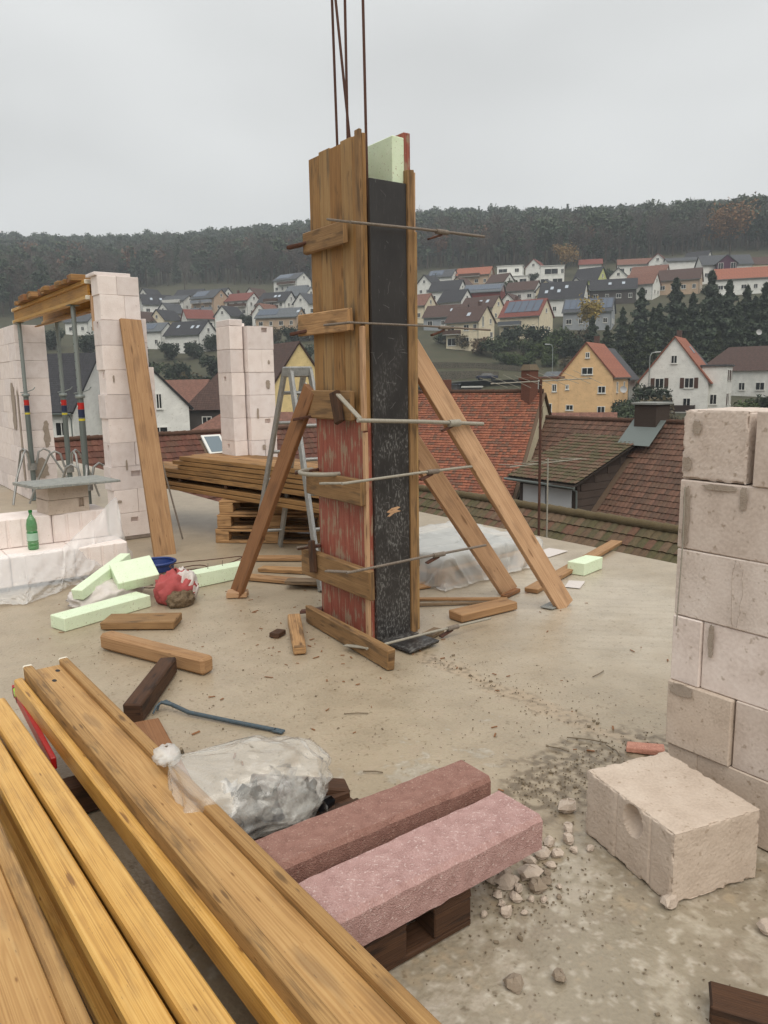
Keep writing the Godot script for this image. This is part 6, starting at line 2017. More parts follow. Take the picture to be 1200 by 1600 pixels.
func far_houses() -> void:
	# [label, x, z, yaw, L, W, He, Hr, wall, roof, options]
	var t := [
		["white house with grey solar roof at the row's end near the formwork", 195, -228.5, -25, 11, 9, 3.4, 3.4, "white", "slate", {"solar": [-4.5, 1.0, 0.15, 0.9, 4]}],
		["house with broad orange-red roof below the forest edge", 204.7, -221.3, -22, 14.5, 10, 3.6, 3.6, "beige", "orange", {"chimney": 3.0, "balcony": [["F", -1, 2.9, 8]]}],
		["white flat-roofed villa with a tall thin flue", 213.5, -211.5, -15, 10.5, 8, 6.4, 0.0, "white", "grey", {"win": [["F", -2.5, 4.8, 3.2, 1.4], ["F", 2.6, 4.8, 1.6, 1.4], ["R", 0, 4.8, 1.4, 1.3]]}],
		["long white flat-roofed terrace wing below the villa", 209.5, -206.0, -18, 12.5, 7, 3.6, 0.0, "white", "grey", {"win": [["F", -4.2, 1.9, 2.2, 1.6], ["F", -0.6, 1.9, 3.4, 1.6], ["F", 3.8, 1.9, 2.6, 1.6]]}],
		["white cubic house with big dark windows on two floors", 214.1, -191.8, -10, 9.2, 8, 7.4, 0.0, "white", "grey", {"win": [["F", -0.4, 5.6, 4.6, 1.9], ["F", 3.4, 5.6, 1.0, 1.6], ["F", -2.6, 2.2, 2.8, 2.0], ["F", 1.8, 2.2, 3.4, 2.0]]}],
		["dark-roofed house with white gable below the solar house", 174.6, -202, -28, 12, 9.5, 3.4, 4.2, "white", "black", {}],
		["dark red house under a grey solar roof", 176.4, -186.2, -20, 13.5, 10, 4.2, 3.2, "red", "grey", {"solar": [-5.8, 5.8, 0.2, 0.85, 9]}],
		["dark brown roof with white gable left of the big black roof", 190.5, -182.7, -32, 11.5, 9, 3.2, 3.6, "white", "brown", {}],
		["big black roof with four skylights over white walls", 180.3, -156.9, -24, 14.5, 12, 4.2, 6.2, "white", "black", {"skylights": [[-3, 0.62], [1.2, 0.66], [-4.4, 0.4], [-0.8, 0.42]]}],
		["low brown-roofed house behind the cream one", 144.5, -167.2, -25, 13, 10, 3.0, 4.0, "grey", "brown", {"skylights": [[2.0, 0.5]]}],
		["cream house with brown roof, balcony and tall gable", 131.6, -143.9, -38, 10.5, 9.5, 6.0, 4.4, "cream", "brown", {"chimney": 2.5, "skylights": [[1.0, 0.42]], "balcony": [["F", -2.6, 2.9, 4.5]], "win": [["F", -3.2, 4.4, 2.0, 1.4], ["F", 1.2, 4.4, 1.5, 1.4], ["F", 3.6, 4.4, 1.0, 1.4], ["F", 1.2, 1.4, 1.5, 1.4], ["F", -3.0, 1.2, 2.4, 1.8], ["R", -1.8, 5.8, 0.8, 2.4], ["R", 1.8, 6.0, 0.9, 1.2], ["R", 2.2, 2.8, 1.2, 1.3]]}],
		["brown-roofed house with cream gable above the balcony house", 158.3, -168.0, -38, 12, 8.5, 3.6, 4.0, "cream", "brown", {"skylights": [[0.5, 0.5], [2.8, 0.5]]}],
		["cream house with red roof carrying five big solar panels", 151.4, -144.1, -35, 12.5, 11, 4.6, 5.2, "cream", "red", {"solar": [-4.6, 5.0, 0.18, 0.92, 5], "chimney": -3.0, "balcony": [["F", -2.4, 2.2, 6]], "rail": Color(0.4, 0.42, 0.45)}],
		["white house with wide grey solar roof beside the yellow tree", 168.4, -137.6, -22, 14, 11, 3.8, 4.4, "grey", "slate", {"solar": [-6.2, 6.2, 0.12, 0.9, 8]}],
		["black-roofed house with lime yellow gable", 214.5, -175.2, -42, 10, 9, 3.8, 5.0, "lime", "black", {}],
		["long dark roof over grey timber walls", 203.8, -157.4, -18, 15.5, 10, 3.4, 4.0, "dark", "black", {"skylights": [[-1.0, 0.5], [3.0, 0.52]]}],
		["white house with rust-coloured roof close under the forest", 253.9, -186.5, -14, 14.5, 9, 3.2, 2.8, "white", "rust", {}],
		["white house with rust roof and dark garage wing", 230.1, -163, -30, 12.5, 9, 4.0, 3.4, "white", "rust", {}],
		["white house with flat-pitched grey roof", 252.7, -166.3, -10, 12.5, 10, 4.8, 1.8, "white", "slate", {}],
		["grey-roofed house behind the purple gable", 248.0, -147.6, -5, 18, 10, 4.6, 4.0, "white", "slate", {}],
		["purple gabled house front with tall white windows", 244.6, -145.0, 78, 7, 7.5, 5.6, 3.2, "purple", "slate", {"win": [["L", -1.9, 4.6, 1.6, 2.2], ["L", 1.9, 4.6, 1.6, 2.2], ["L", -1.9, 1.6, 1.5, 2.0], ["L", 1.9, 1.6, 1.5, 2.0]]}],
		["brown-roofed house behind the dark conifers", 224.2, -147.7, -28, 14, 10, 3.6, 4.2, "beige", "brown", {}],
		["orange-roofed house half hidden by the conifers", 228.4, -129.3, -20, 18, 10, 3.8, 4.0, "white", "orange", {}],
		["brown hipped roof beside the purple house", 258.5, -141.1, -15, 13, 10, 3.0, 3.6, "cream", "brown", {"hip": 3.0}],
		["small red roof behind the lime gable", 246.0, -201.0, -15, 9.5, 8, 3.8, 2.6, "white", "red", {}],
		["dark-roofed house with two white gables at the row's far end", 108.8, -295.6, 25, 12.5, 9.5, 3.6, 4.6, "white", "black", {"skylights": [[-2.0, 0.5], [1.5, 0.5]]}],
		["white house with stacked balconies", 110.0, -276.4, -20, 10.5, 9, 6.2, 2.4, "white", "slate", {"balcony": [["F", 0, 2.8, 7], ["F", 0, 5.4, 7]], "rail": Color(0.8, 0.8, 0.78)}],
		["low dark-roofed house above the balcony house", 128.5, -308.3, -15, 13, 9, 3.2, 3.2, "cream", "black", {}],
		["grey apartment house with solar roof and beige gable", 116.4, -262.9, -30, 12.0, 10, 7.2, 3.6, "beige", "slate", {"solar": [-5, 5, 0.15, 0.85, 6], "balcony": [["F", -2.5, 2.8, 4], ["F", 2.5, 2.8, 4], ["F", -2.5, 5.4, 4], ["F", 2.5, 5.4, 4]], "rail": Color(0.55, 0.57, 0.6)}],
		["white house with red roof and long wooden balcony", 125.5, -255.9, -28, 11.5, 9.5, 5.2, 3.4, "white", "red", {"chimney": -2.0, "balcony": [["F", 1, 3.0, 7]]}],
		["white house with dark roof and two brown balconies", 130, -238.3, -24, 12, 10, 5.2, 4.0, "white", "black", {"skylights": [[0.5, 0.5], [2.0, 0.5]], "balcony": [["F", 0, 2.8, 5], ["F", 0, 4.9, 5]]}],
		["white house with solar roof highest in its row under the forest", 164.2, -288, -35, 14.5, 11, 4.6, 3.4, "white", "slate", {"solar": [-6, 6, 0.2, 0.9, 8], "balcony": [["F", 1, 2.6, 9]]}],
		["small grey-roofed house below the highest solar house", 151.3, -260.8, -25, 9, 8, 3.4, 3.0, "grey", "grey", {}],
		["pair of cream gables under dark roofs", 97.4, -256.6, 60, 9, 8.5, 3.4, 4.0, "cream", "black", {}],
		["red-roofed house between dark roofs below the apartment house", 105.8, -249.5, 30, 10.5, 8.5, 3.2, 3.6, "white", "red", {}],
		["white house with pale solar roof lowest by the meadow", 83.9, -228.6, -20, 8.8, 8.5, 4.4, 3.0, "white", "grey", {"solar": [-4, 4, 0.15, 0.85, 5]}],
		["long dark-roofed white house lowest by the meadow", 88.6, -214.4, -28, 14.5, 10, 4.2, 4.6, "white", "black", {"skylights": [[-3.0, 0.6], [2.5, 0.5], [4.5, 0.5]]}],
		["long low house with grey solar roof beside the formwork", 120.7, -219.5, -20, 16, 9, 3.2, 3.4, "beige", "grey", {"solar": [-7, 6, 0.2, 0.85, 7], "skylights": [[7.0, 0.5]]}],
		["grey-roofed house glimpsed between props and pier", 74.7, -271.9, -15, 10, 9, 3.6, 3.2, "white", "slate", {}],
		["small white house with gable to the valley at the formwork's edge", 178.7, -216.2, 55, 9, 8, 3.6, 4.0, "white", "black", {}],
		["small cream house with brown roof between two rows near the formwork", 185.5, -207.1, 58, 8.5, 8, 3.2, 3.6, "cream", "brown", {}],
		["white gable-fronted house behind the cubic house", 229.5, -213.5, 62, 9, 8, 4.0, 3.8, "white", "red", {}],
		["white gable-fronted house next to the big black roof", 195.9, -164.1, 60, 9, 8.5, 4.0, 4.4, "white", "black", {}],
		["small white gable beside the lime gable", 222.4, -169.3, 65, 8, 7.5, 3.8, 3.6, "white", "slate", {}],
		["white house with brown roof at the conifers' upper edge", 213.0, -153.5, -38, 10, 8.5, 3.8, 4.0, "white", "rust", {}],
		["white gabled house above the flat-pitched grey roof", 252.7, -175.2, 60, 8.5, 8, 4.4, 3.6, "white", "red", {}],
		["small white house close behind the purple house", 263.7, -166.8, -40, 9, 8, 4.2, 3.4, "white", "black", {}],
		["small white house between the terrace wing and the red house", 197.6, -200.5, -45, 8.5, 8, 3.6, 3.6, "white", "brown", {}],
		["cream gable-fronted house beside the dark brown roof", 191.3, -172.3, 58, 8, 8, 3.8, 4.0, "cream", "slate", {}],
		["white house with dark roof among bushes behind the cream house", 160.0, -181.5, -40, 9.5, 8.5, 4.0, 4.2, "white", "black", {}],
		["cream house partly hidden by the formwork's edge", 147.5, -183.6, -35, 9, 8.5, 4.2, 4.0, "cream", "rust", {}],
		["white gable above the red solar roof", 166.6, -164.3, 60, 8, 8, 3.6, 4.0, "white", "brown", {}],
		["small house with white gable highest beside the tall pier", 115.7, -320.3, 58, 8.5, 8, 3.6, 4.0, "white", "black", {}],
		["white gable-fronted house below the balcony house", 103.8, -268.1, 60, 8.5, 8, 3.8, 4.0, "white", "slate", {}],
		["white house with dark roof above the apartment house", 131.1, -285.9, -35, 9.5, 8.5, 4.0, 3.8, "white", "black", {}],
		["white gable-fronted house above the red balcony roof", 137.8, -268.7, 58, 8.5, 8, 3.8, 3.8, "white", "brown", {}],
		["white house with brown roof above the long solar roof", 121.1, -229.5, 60, 8.5, 8, 3.6, 3.8, "white", "rust", {}],
		["white gable half hidden by the formwork battens", 137.1, -230.3, 55, 8.5, 8, 3.8, 4.0, "white", "slate", {}],
		["grey-roofed white house under the small grey one", 146.4, -249.2, -38, 9, 8, 3.6, 3.6, "white", "grey", {}],
		["white gable-fronted house behind the twin-stack pier", 112.4, -238.9, 62, 8.5, 8, 3.8, 3.8, "white", "black", {}],
		["cream gable beside the tall pier's edge", 90.7, -257.5, 60, 8.5, 8, 3.6, 4.0, "cream", "brown", {}],
		["dark low house behind the long solar roof", 132.0, -252.0, -20, 13, 9, 2.8, 3.0, "dark", "brown", {}],
	]
	for q in t:
		var p := Vector3(q[1], 0, q[2])
		p.y = terr(p) - 0.2
		house(q[0], p, q[3], q[4] * 0.88, q[5] * 0.78, q[6], q[7] * 0.78, q[8], q[9], q[10])

func near_houses() -> void:
	# orange house with its gable to the site
	house("orange plastered house with rust roof and small dark windows", Vector3(92.3, -6.0, -74.1), 60, 9.5, 7.6, 7.7, 4.6, "orange", "orange", {"chimney": 2.2, "over": 0.25, "group": "houses in the valley", "win": [["L", 0.2, 10.7, 0.6, 0.8], ["L", 0.2, 8.5, 1.6, 1.0], ["L", 2.3, 5.9, 1.1, 1.0], ["L", 2.3, 3.0, 1.1, 1.2], ["L", -2.6, 6.3, 0.5, 0.7], ["L", -2.2, 3.4, 1.1, 0.8], ["F", 2.0, 6.2, 0.9, 1.5], ["F", -2.2, 6.2, 0.9, 1.5]]})
	house("flat-roofed orange annex of the orange house with a white door", Vector3(88.6, -6.0, -78.4), 60, 6.0, 4.4, 7.6, 0.0, "orange", "rust", {"group": "houses in the valley", "win": [["L", -1.5, 6.4, 1.1, 1.9], ["L", 0.9, 6.2, 0.7, 1.1], ["L", 0.2, 3.4, 0.8, 1.2]]})
	house("slate-roofed rear wing of the orange house", Vector3(99.6, -6.0, -77.4), 60, 6.4, 7.0, 7.6, 4.2, "white", "slate", {"group": "houses in the valley"})
	# white house with brown shutters
	house("white gabled house with brown shutters and a dark wooden balcony", Vector3(105.5, -6.0, -69.0), 60, 9.0, 9.6, 6.8, 6.3, "white", "orange", {"chimney": 1.4, "over": 0.35, "rail": Color(0.22, 0.16, 0.13), "group": "houses in the valley", "skylights": [[1.4, 0.72]], "balcony": [["L", -0.3, 2.4, 7.0]], "win": [["L", 0.0, 10.0, 0.9, 1.2], ["L", -1.9, 6.6, 1.3, 1.5, true], ["L", 2.2, 6.6, 1.3, 1.5, true], ["L", -1.2, 3.7, 2.6, 1.5], ["L", 2.0, 3.8, 1.1, 1.3], ["F", 3.2, 3.9, 1.2, 1.6, true]]})
	house("white flat-roofed side wing with shuttered windows on the white house", Vector3(107.6, -6.0, -64.0), 60, 6.4, 3.4, 8.9, 0.0, "white", "slate", {"group": "houses in the valley", "win": [["F", -1.6, 7.6, 1.0, 1.5, true], ["F", 1.3, 7.6, 1.0, 1.5, true], ["F", -1.6, 4.2, 1.2, 1.6, true], ["F", 1.6, 4.2, 1.2, 1.8], ["L", 0.0, 4.2, 1.0, 1.5]]})
	house("slate-roofed rear part of the white gabled house", Vector3(112.0, -6.0, -71.9), 60, 5.0, 9.2, 6.8, 5.6, "white", "slate", {"group": "houses in the valley"})
	house("white house with brown and black roof and satellite dish", Vector3(129.5, -4.2, -71.5), -50, 12, 10, 6.6, 4.0, "white", "brown", {"group": "houses in the valley", "hip": 2.5})
	house("house with broad orange roof and shuttered windows beside the blue house", Vector3(106.0, -6.5, -46.8), -34, 13, 11, 5.6, 6.4, "cream", "orange", {"group": "houses in the valley", "win": [["F", -3.5, 4.1, 1.6, 1.5, true], ["F", 1.5, 4.1, 1.6, 1.5, true]]})
	house("pale blue house with red tiled roof above the near wall", Vector3(71.0, -6.5, -30.5), -18, 9, 9, 7.2, 6.0, "blue", "orange", {"group": "houses in the valley", "win": [["F", -1.8, 5.6, 2.4, 1.6], ["F", 2.5, 5.6, 1.6, 1.6]]})
	# left of the formwork
	house("white house whose tall gable rises behind the tall pier", Vector3(27.04, -7.0, -78.8), 112, 10, 7.6, 6.4, 4.1, "white", "black", {"group": "houses in the valley", "over": 0.3, "win": [["L", 1.0, 7.0, 0.6, 1.5], ["L", 0.9, 3.6, 1.6, 1.9]]})
	house("yellow gabled house behind the stepladder", Vector3(40.6, -6.5, -74.2), -58, 9, 6.6, 7.4, 4.6, "yellow", "brown", {"group": "houses in the valley", "over": 0.25, "win": [["R", 0.4, 7.6, 0.6, 0.9], ["R", -1.4, 4.4, 0.9, 1.2]]})
	house("house with steep brown roof between pier and white gable", Vector3(38.9, -6.5, -81.5), -6, 8.4, 10, 5.4, 5.8, "dark", "brown", {"group": "houses in the valley", "hip": 4.0})
	house("low brown tiled roof in front of the steep one", Vector3(32.5, -7.2, -62.5), -3, 13, 8, 4.3, 1.9, "white", "rust", {"group": "houses in the valley", "hip": 2.5})
	house("white house with big dark roof seen between the props", Vector3(17.6, -7.0, -79.6), -8, 11.5, 10, 6.6, 4.8, "white", "black", {"group": "houses in the valley", "win": [["F", -4, 4.8, 1.2, 1.3], ["F", -1, 4.8, 1.2, 1.3], ["F", 2, 4.8, 1.2, 1.3], ["F", 4.6, 4.8, 1.2, 1.3]]})
	house("small orange roof glimpsed behind the white gable", Vector3(45.0, -5.0, -115.0), -15, 10, 8, 4.0, 3.0, "grey", "rust", {"group": "houses in the valley"})
	house("reddish roof ridge in front of the orange house", Vector3(58.0, -8.9, -50.0), -15, 9, 7, 4.0, 3.0, "cream", "rust", {"group": "houses in the valley"})

# ------------------------------------------------------------------ trees
func leaf_quad(b: MB, p: Vector3, s: float, r: RandomNumberGenerator, droop := 0.0) -> void:
	var a := Vector3(r.randfn(), r.randfn() * 0.7 - droop, r.randfn()).normalized()
	var c := a.cross(Vector3(r.randfn(), r.randfn(), r.randfn())).normalized()
	b.tri(p - a * s, p + a * s * 0.8 + c * s * 0.5, p + a * s * 0.4 - c * s * 0.6, Vector3.UP)

func jitter_col(c: Color, r: RandomNumberGenerator, k := 0.25) -> Color:
	var f := 1.0 + r.randf_range(-k, k)
	return Color(c.r * f, c.g * f * (1.0 + r.randf_range(-0.06, 0.06)), c.b * f)

# narrow conifer; linear leaf colour
func conifer(h: float, w: float, n: int, s: float, c: Color, sd: int, bare := 0.1) -> Array:
	var r := RandomNumberGenerator.new()
	r.seed = sd
	var t := MB.new()
	t.tube([Vector3.ZERO, Vector3(0.05, h * 0.5, 0), Vector3(0, h * 0.96, 0)], h * 0.016, 6, false, h * 0.003)
	var b := MB.new()
	var tiers := int(h / 0.9)
	for k in n:
		var q := pow(r.randf(), 0.75)                       # 0 top .. 1 bottom
		q = (floorf(q * tiers) + r.randf() * 0.95) / tiers
		var y := h * (1.0 - q * (1.0 - bare))
		var rad := w * 0.5 * (0.06 + 0.94 * q) * (0.75 + 0.35 * sin(q * 37.0 + sd))
		var a := r.randf() * TAU
		rad *= 0.8 + 0.25 * sin(a * 3.0 + floorf(q * tiers) * 1.7)
		var f := pow(r.randf(), 0.55)
		b.col = jitter_col(c, r)
		leaf_quad(b, Vector3(cos(a) * rad * f, y - f * rad * 0.28, sin(a) * rad * f), s * r.randf_range(0.6, 1.3), r, 0.3)
	return [t.done(), b.done(true)]

# pine: bare stem and an irregular cloudy crown up high
func pine(h: float, w: float, n: int, s: float, c: Color, sd: int) -> Array:
	var r := RandomNumberGenerator.new()
	r.seed = sd
	var t := MB.new()
	t.tube([Vector3.ZERO, Vector3(0.2, h * 0.5, 0.1), Vector3(0.1, h * 0.93, 0)], h * 0.014, 6, false, h * 0.004)
	var b := MB.new()
	var cl := []
	for k in 9:
		var q := r.randf()
		cl.append([Vector3(r.randfn() * w * 0.22, h * (0.42 + 0.54 * q), r.randfn() * w * 0.22), w * r.randf_range(0.16, 0.30)])
	for k in n:
		var g: Array = cl[k % cl.size()]
		var d := Vector3(r.randfn(), r.randfn() * 0.6, r.randfn()).normalized() * pow(r.randf(), 0.4)
		b.col = jitter_col(c, r)
		leaf_quad(b, g[0] + d * g[1], s * r.randf_range(0.6, 1.3), r)
	return [t.done(), b.done(true)]

# leafless broadleaf: limbs and a haze of twigs; or, with leaves, an autumn crown
func broadleaf(h: float, w: float, n: int, s: float, c: Color, sd: int, thin := 0.16) -> Array:
	var r := RandomNumberGenerator.new()
	r.seed = sd
	var t := MB.new()
	t.tube([Vector3.ZERO, Vector3(0.1, h * 0.35, 0), Vector3(0.0, h * 0.6, 0.1)], h * 0.018, 6, false, h * 0.010)
	var tips := []
	for k in 11:
		var a := r.randf() * TAU
		var y0 := h * r.randf_range(0.28, 0.58)
		var e := Vector3(cos(a) * w * r.randf_range(0.2, 0.46), h * r.randf_range(0.6, 0.97), sin(a) * w * r.randf_range(0.2, 0.46))
		var m := Vector3(e.x * 0.5, lerpf(y0, e.y, 0.6), e.z * 0.5)
		t.tube([Vector3(0.03, y0, 0), m, e], h * 0.008, 4, false, h * 0.002)
		tips.append(m); tips.append(e); tips.append((m + e) * 0.5)
	var b := MB.new()
	for k in n:
		var p: Vector3 = tips[k % tips.size()]
		var d := Vector3(r.randfn(), r.randfn(), r.randfn()) * w * 0.11
		b.col = jitter_col(c, r)
		if thin > 0.0:
			var dir := (d + Vector3(0, 0.3, 0)).normalized()
			var sd2 := dir.cross(Vector3(r.randfn(), r.randfn(), r.randfn())).normalized()
			b.tri(p + d - dir * s, p + d + dir * s, p + d + sd2 * s * thin, Vector3.UP)
		else:
			leaf_quad(b, p + d, s * r.randf_range(0.6, 1.3), r)
	return [t.done(), b.done(true)]

func bush_mesh(w: float, h: float, n: int, s: float, c: Color, sd: int) -> Array:
	var r := RandomNumberGenerator.new()
	r.seed = sd
	var t := MB.new()
	for k in 5:
		var a := r.randf() * TAU
		t.tube([Vector3.ZERO, Vector3(cos(a) * w * 0.2, h * 0.6, sin(a) * w * 0.2)], 0.06, 4, false, 0.02)
	var b := MB.new()
	var cl := []
	for k in 8:
		cl.append([Vector3(r.randf_range(-0.32, 0.32) * w, h * r.randf_range(0.25, 0.72), r.randf_range(-0.32, 0.32) * w), r.randf_range(0.18, 0.3)])
	for k in n:
		var g: Array = cl[k % 8]
		var d := Vector3(r.randfn(), r.randfn() * 0.8, r.randfn()).normalized() * pow(r.randf(), 0.35)
		b.col = jitter_col(c, r)
		leaf_quad(b, g[0] + Vector3(d.x * g[1] * w, d.y * g[1] * h * 1.1, d.z * g[1] * w), s * r.randf_range(0.6, 1.3), r)
	return [t.done(), b.done(true)]

func tree(called: String, label: String, category: String, ms: Array, at: Vector3, sc: float, group := "") -> void:
	var t := thing(called, label, category, at, rng.randf() * TAU, group)
	t.scale = Vector3(sc, sc * rng.randf_range(0.94, 1.06), sc)
	part(t, "trunk", ms[0], M.bark)
	part(t, "crown", ms[1], M.leaf)

func forest() -> void:
	var green := Color(0.052, 0.072, 0.044)
	var green2 := Color(0.062, 0.082, 0.048)
	var brown := Color(0.075, 0.062, 0.050)
	var rust := Color(0.13, 0.07, 0.04)
	var kinds := [
		[pine(18, 8.6, 260, 1.0, green, 1), 0], [pine(19.5, 9.0, 270, 1.0, green2, 2), 0], [pine(17, 8.4, 250, 1.0, green, 3), 0], [conifer(18, 7.0, 230, 1.0, green, 4, 0.1), 0], [conifer(17, 5.0, 160, 0.9, green2, 5, 0.12), 0],
		[broadleaf(18, 9, 240, 1.0, brown, 6, 0.22), 1], [broadleaf(16, 8, 220, 1.0, brown * 0.85, 7, 0.22), 1], [broadleaf(17, 9, 230, 1.0, rust, 8, 0.0), 2]]
	var lists := []
	for k in kinds:
		lists.append([])
	var r := RandomNumberGenerator.new()
	r.seed = 99
	var f := FastNoiseLite.new()
	f.seed = 41
	f.frequency = 0.012
	var d := 260.0
	while d < 640.0:
		var step := 5.0 if d < 400.0 else (6.5 if d < 560.0 else 5.0)
		var az := -34.0
		var az_end := 33.0 if d > 330.0 else -18.0
		while az < az_end:
			az += rad_to_deg(step / d) * r.randf_range(0.75, 1.25)
			var t := clampf((5.0 - az) / 30.0, 0, 1)
			t = t * t * (3.0 - 2.0 * t)
			var dd := (d + r.randf_range(-0.5, 0.5) * step) * (1.0 + 0.22 * t)
			# the wood's lower edge wavers between the gardens
			var edge := 342.0 + 14.0 * sin(az * 0.35) + (12.0 if az > 8.0 else 0.0)
			edge = lerpf(edge, 262.0, smoothstep(-19.5, -21.5, az))
			if dd / (1.0 + 0.22 * t) < edge:
				continue
			var p := polar(az, dd)
			p.y = terr_polar(az, dd) - 0.4
			var q := maxf(0.0, (dd / (1.0 + 0.22 * t) - 350.0) / 250.0)
			var mixn := f.get_noise_2d(p.x, p.z) * 0.9 + q * 1.15 - 0.38
			var ki: int
			if r.randf() < clampf(0.72 + mixn * 1.5, 0.28, 0.98):
				ki = [0, 1, 2, 0, 1, 2, 3, 0, 4, 2][r.randi() % 10]
			elif r.randf() < 0.06:
				ki = 7
			else:
				ki = 5 + r.randi() % 2
			var sc := r.randf_range(0.75, 1.15)
			lists[ki].append(Transform3D(Basis(Vector3.UP, r.randf() * TAU).scaled(Vector3(sc, sc * r.randf_range(0.9, 1.1), sc)), p))
		d += step
	var o := Node3D.new()
	o.name = "forest"
	add_child(o)
	o.set_meta("kind", "stuff")
	tag(o, "dense mixed wood of pines and bare trees covering the hill", "forest")
	for k in kinds.size():
		for j in 2:
			var mm := MultiMesh.new()
			mm.transform_format = MultiMesh.TRANSFORM_3D
			mm.mesh = kinds[k][0][j]
			mm.instance_count = lists[k].size()
			for i in lists[k].size():
				mm.set_instance_transform(i, lists[k][i])
			var mi := MultiMeshInstance3D.new()
			mi.name = numbered(["trunks", "crowns"][j], 77)
			mi.multimesh = mm
			mi.material_override = [M.bark, M.leaf][j]
			o.add_child(mi)

# x, z from a bearing and a distance
func on_ground(az: float, d: float) -> Vector3:
	var p := polar(az, d)
	p.y = terr(p) - 0.3
	return p

func village_green() -> void:
	var dark := Color(0.048, 0.066, 0.040)
	var cons := [conifer(12.5, 11.0, 4600, 0.50, dark, 11, 0.0), conifer(14, 12.0, 5000, 0.52, Color(0.052, 0.070, 0.046), 12, 0.02), conifer(10.5, 10.0, 4000, 0.48, Color(0.042, 0.055, 0.026), 13, 0.03)]
	# dark conifers between the valley houses and the upper rows: [bearing, distance, size, kind, label]
	var cl := ["dark spruce in the dense clump of conifers behind the white gabled house", "young olive green conifer in front of the dark clump"]
	for q in [[17.0, 186, 0.8, 0, 0], [18.2, 190, 0.95, 1, 0], [19.4, 183, 0.9, 0, 0], [20.4, 190, 1.05, 1, 0], [21.5, 184, 1.0, 0, 0], [22.6, 190, 1.1, 1, 0], [23.7, 183, 1.0, 1, 0], [24.8, 186, 1.0, 0, 0], [25.9, 182, 1.05, 1, 0], [27.0, 186, 1.0, 0, 0], [28.2, 184, 0.9, 1, 0], [16.0, 176, 0.75, 2, 1], [17.6, 168, 0.8, 2, 1], [18.8, 164, 0.85, 2, 1], [15.0, 182, 0.7, 0, 1], [20.0, 168, 0.8, 2, 1], [22.2, 172, 0.9, 0, 0], [24.3, 172, 0.9, 0, 0], [26.5, 170, 0.85, 1, 0], [20.9, 178, 0.9, 0, 0], [23.1, 178, 0.95, 1, 0], [25.3, 178, 0.9, 0, 0], [27.6, 176, 0.9, 1, 0], [19.0, 175, 0.85, 0, 0], [21.4, 166, 0.75, 2, 1], [23.2, 164, 0.75, 2, 1]]:
		tree("conifer", cl[q[4]], "tree", cons[q[3]], on_ground(q[0], q[1]), q[2], "conifers behind the white gabled house" if q[4] == 0 else "olive conifers before the clump")
	var bl := broadleaf(11, 8, 1500, 0.45, Color(0.30, 0.22, 0.055), 21, 0.0)
	tree("autumn_tree", "yellow autumn tree beside the grey solar roof", "tree", bl, on_ground(14.8, 200), 0.9)
	tree("autumn_tree", "tawny autumn tree behind the white cubic house", "tree", broadleaf(13, 9, 1300, 0.5, Color(0.23, 0.15, 0.06), 22, 0.0), on_ground(13.0, 318), 1.0)
	tree("autumn_tree", "broad rust-brown tree at the forest edge above the purple house", "tree", broadleaf(17, 15, 1600, 0.6, Color(0.20, 0.11, 0.05), 23, 0.0), on_ground(23.6, 340), 1.1)
	tree("bare_tree", "pale bare tree beside the highest solar house", "tree", broadleaf(15, 6, 700, 0.6, Color(0.16, 0.15, 0.13), 24, 0.12), on_ground(-13.8, 385), 1.0)
	tree("autumn_tree", "small rust tree over the highest solar house", "tree", broadleaf(10, 8, 900, 0.5, Color(0.16, 0.09, 0.06), 25, 0.0), on_ground(-5.6, 372), 1.0)
	# shrubs: [bearing, distance, size, colour, label]
	var cols := [Color(0.045, 0.062, 0.030), Color(0.085, 0.070, 0.040), Color(0.032, 0.045, 0.028), Color(0.12, 0.085, 0.05), Color(0.06, 0.085, 0.03)]
	var bm := []
	for k in cols.size():
		bm.append(bush_mesh(6.0, 4.2, 1100, 0.32, cols[k], 60 + k))
	var bl2 := ["mid green bush on the bank below the cream houses", "brownish thinning bush on the bank below the cream houses", "dark evergreen bush on the bank below the cream houses", "reddish brown bush on the bank below the cream houses", "bright green bush on the bank below the cream houses"]
	for q in [[7.2, 186, 1.1, 3], [8.4, 184, 1.2, 0], [9.3, 190, 1.5, 2], [10.2, 182, 1.1, 0], [11.0, 188, 1.5, 2], [11.9, 180, 1.2, 4], [12.7, 186, 1.5, 0], [13.6, 180, 1.2, 2], [14.4, 186, 1.3, 1], [10.6, 174, 0.8, 4], [9.6, 172, 0.8, 4], [12.2, 172, 0.8, 4], [8.6, 174, 0.8, 0], [5.4, 200, 1.0, 2], [6.3, 192, 0.9, 1], [13.4, 168, 0.7, 1], [15.6, 168, 0.9, 3], [16.4, 158, 0.8, 1], [4.6, 200, 0.9, 0]]:
		tree("bush", bl2[q[3]], "bush", bm[q[3]], on_ground(q[0], q[1]), q[2], "bushes on the bank")
	var bl3 := ["mid green bush in the garden of the valley houses", "brownish thinning bush in the garden of the valley houses", "dark evergreen bush in the garden of the valley houses", "reddish brown bush in the garden of the valley houses", "yellow-green bush in the garden of the valley houses"]
	for q in [[18.2, 104, 0.9, 0], [19.2, 106, 1.0, 1], [17.5, 112, 0.8, 2], [19.0, 118, 1.1, 2], [25.4, 104, 0.9, 4], [26.0, 112, 0.9, 2], [20.4, 98, 0.6, 1], [21.8, 96, 0.6, 3], [23.0, 96, 0.6, 1]]:
		tree("bush", bl3[q[3]], "bush", bm[q[3]], on_ground(q[0], q[1]), q[2], "bushes in the valley gardens")
	var bl4 := ["mid green bush on the meadow below the lowest dark roofs", "brownish bush on the meadow below the lowest dark roofs", "dark bush on the meadow below the lowest dark roofs", "reddish bush on the meadow below the lowest dark roofs", "bright green bush on the meadow below the lowest dark roofs"]
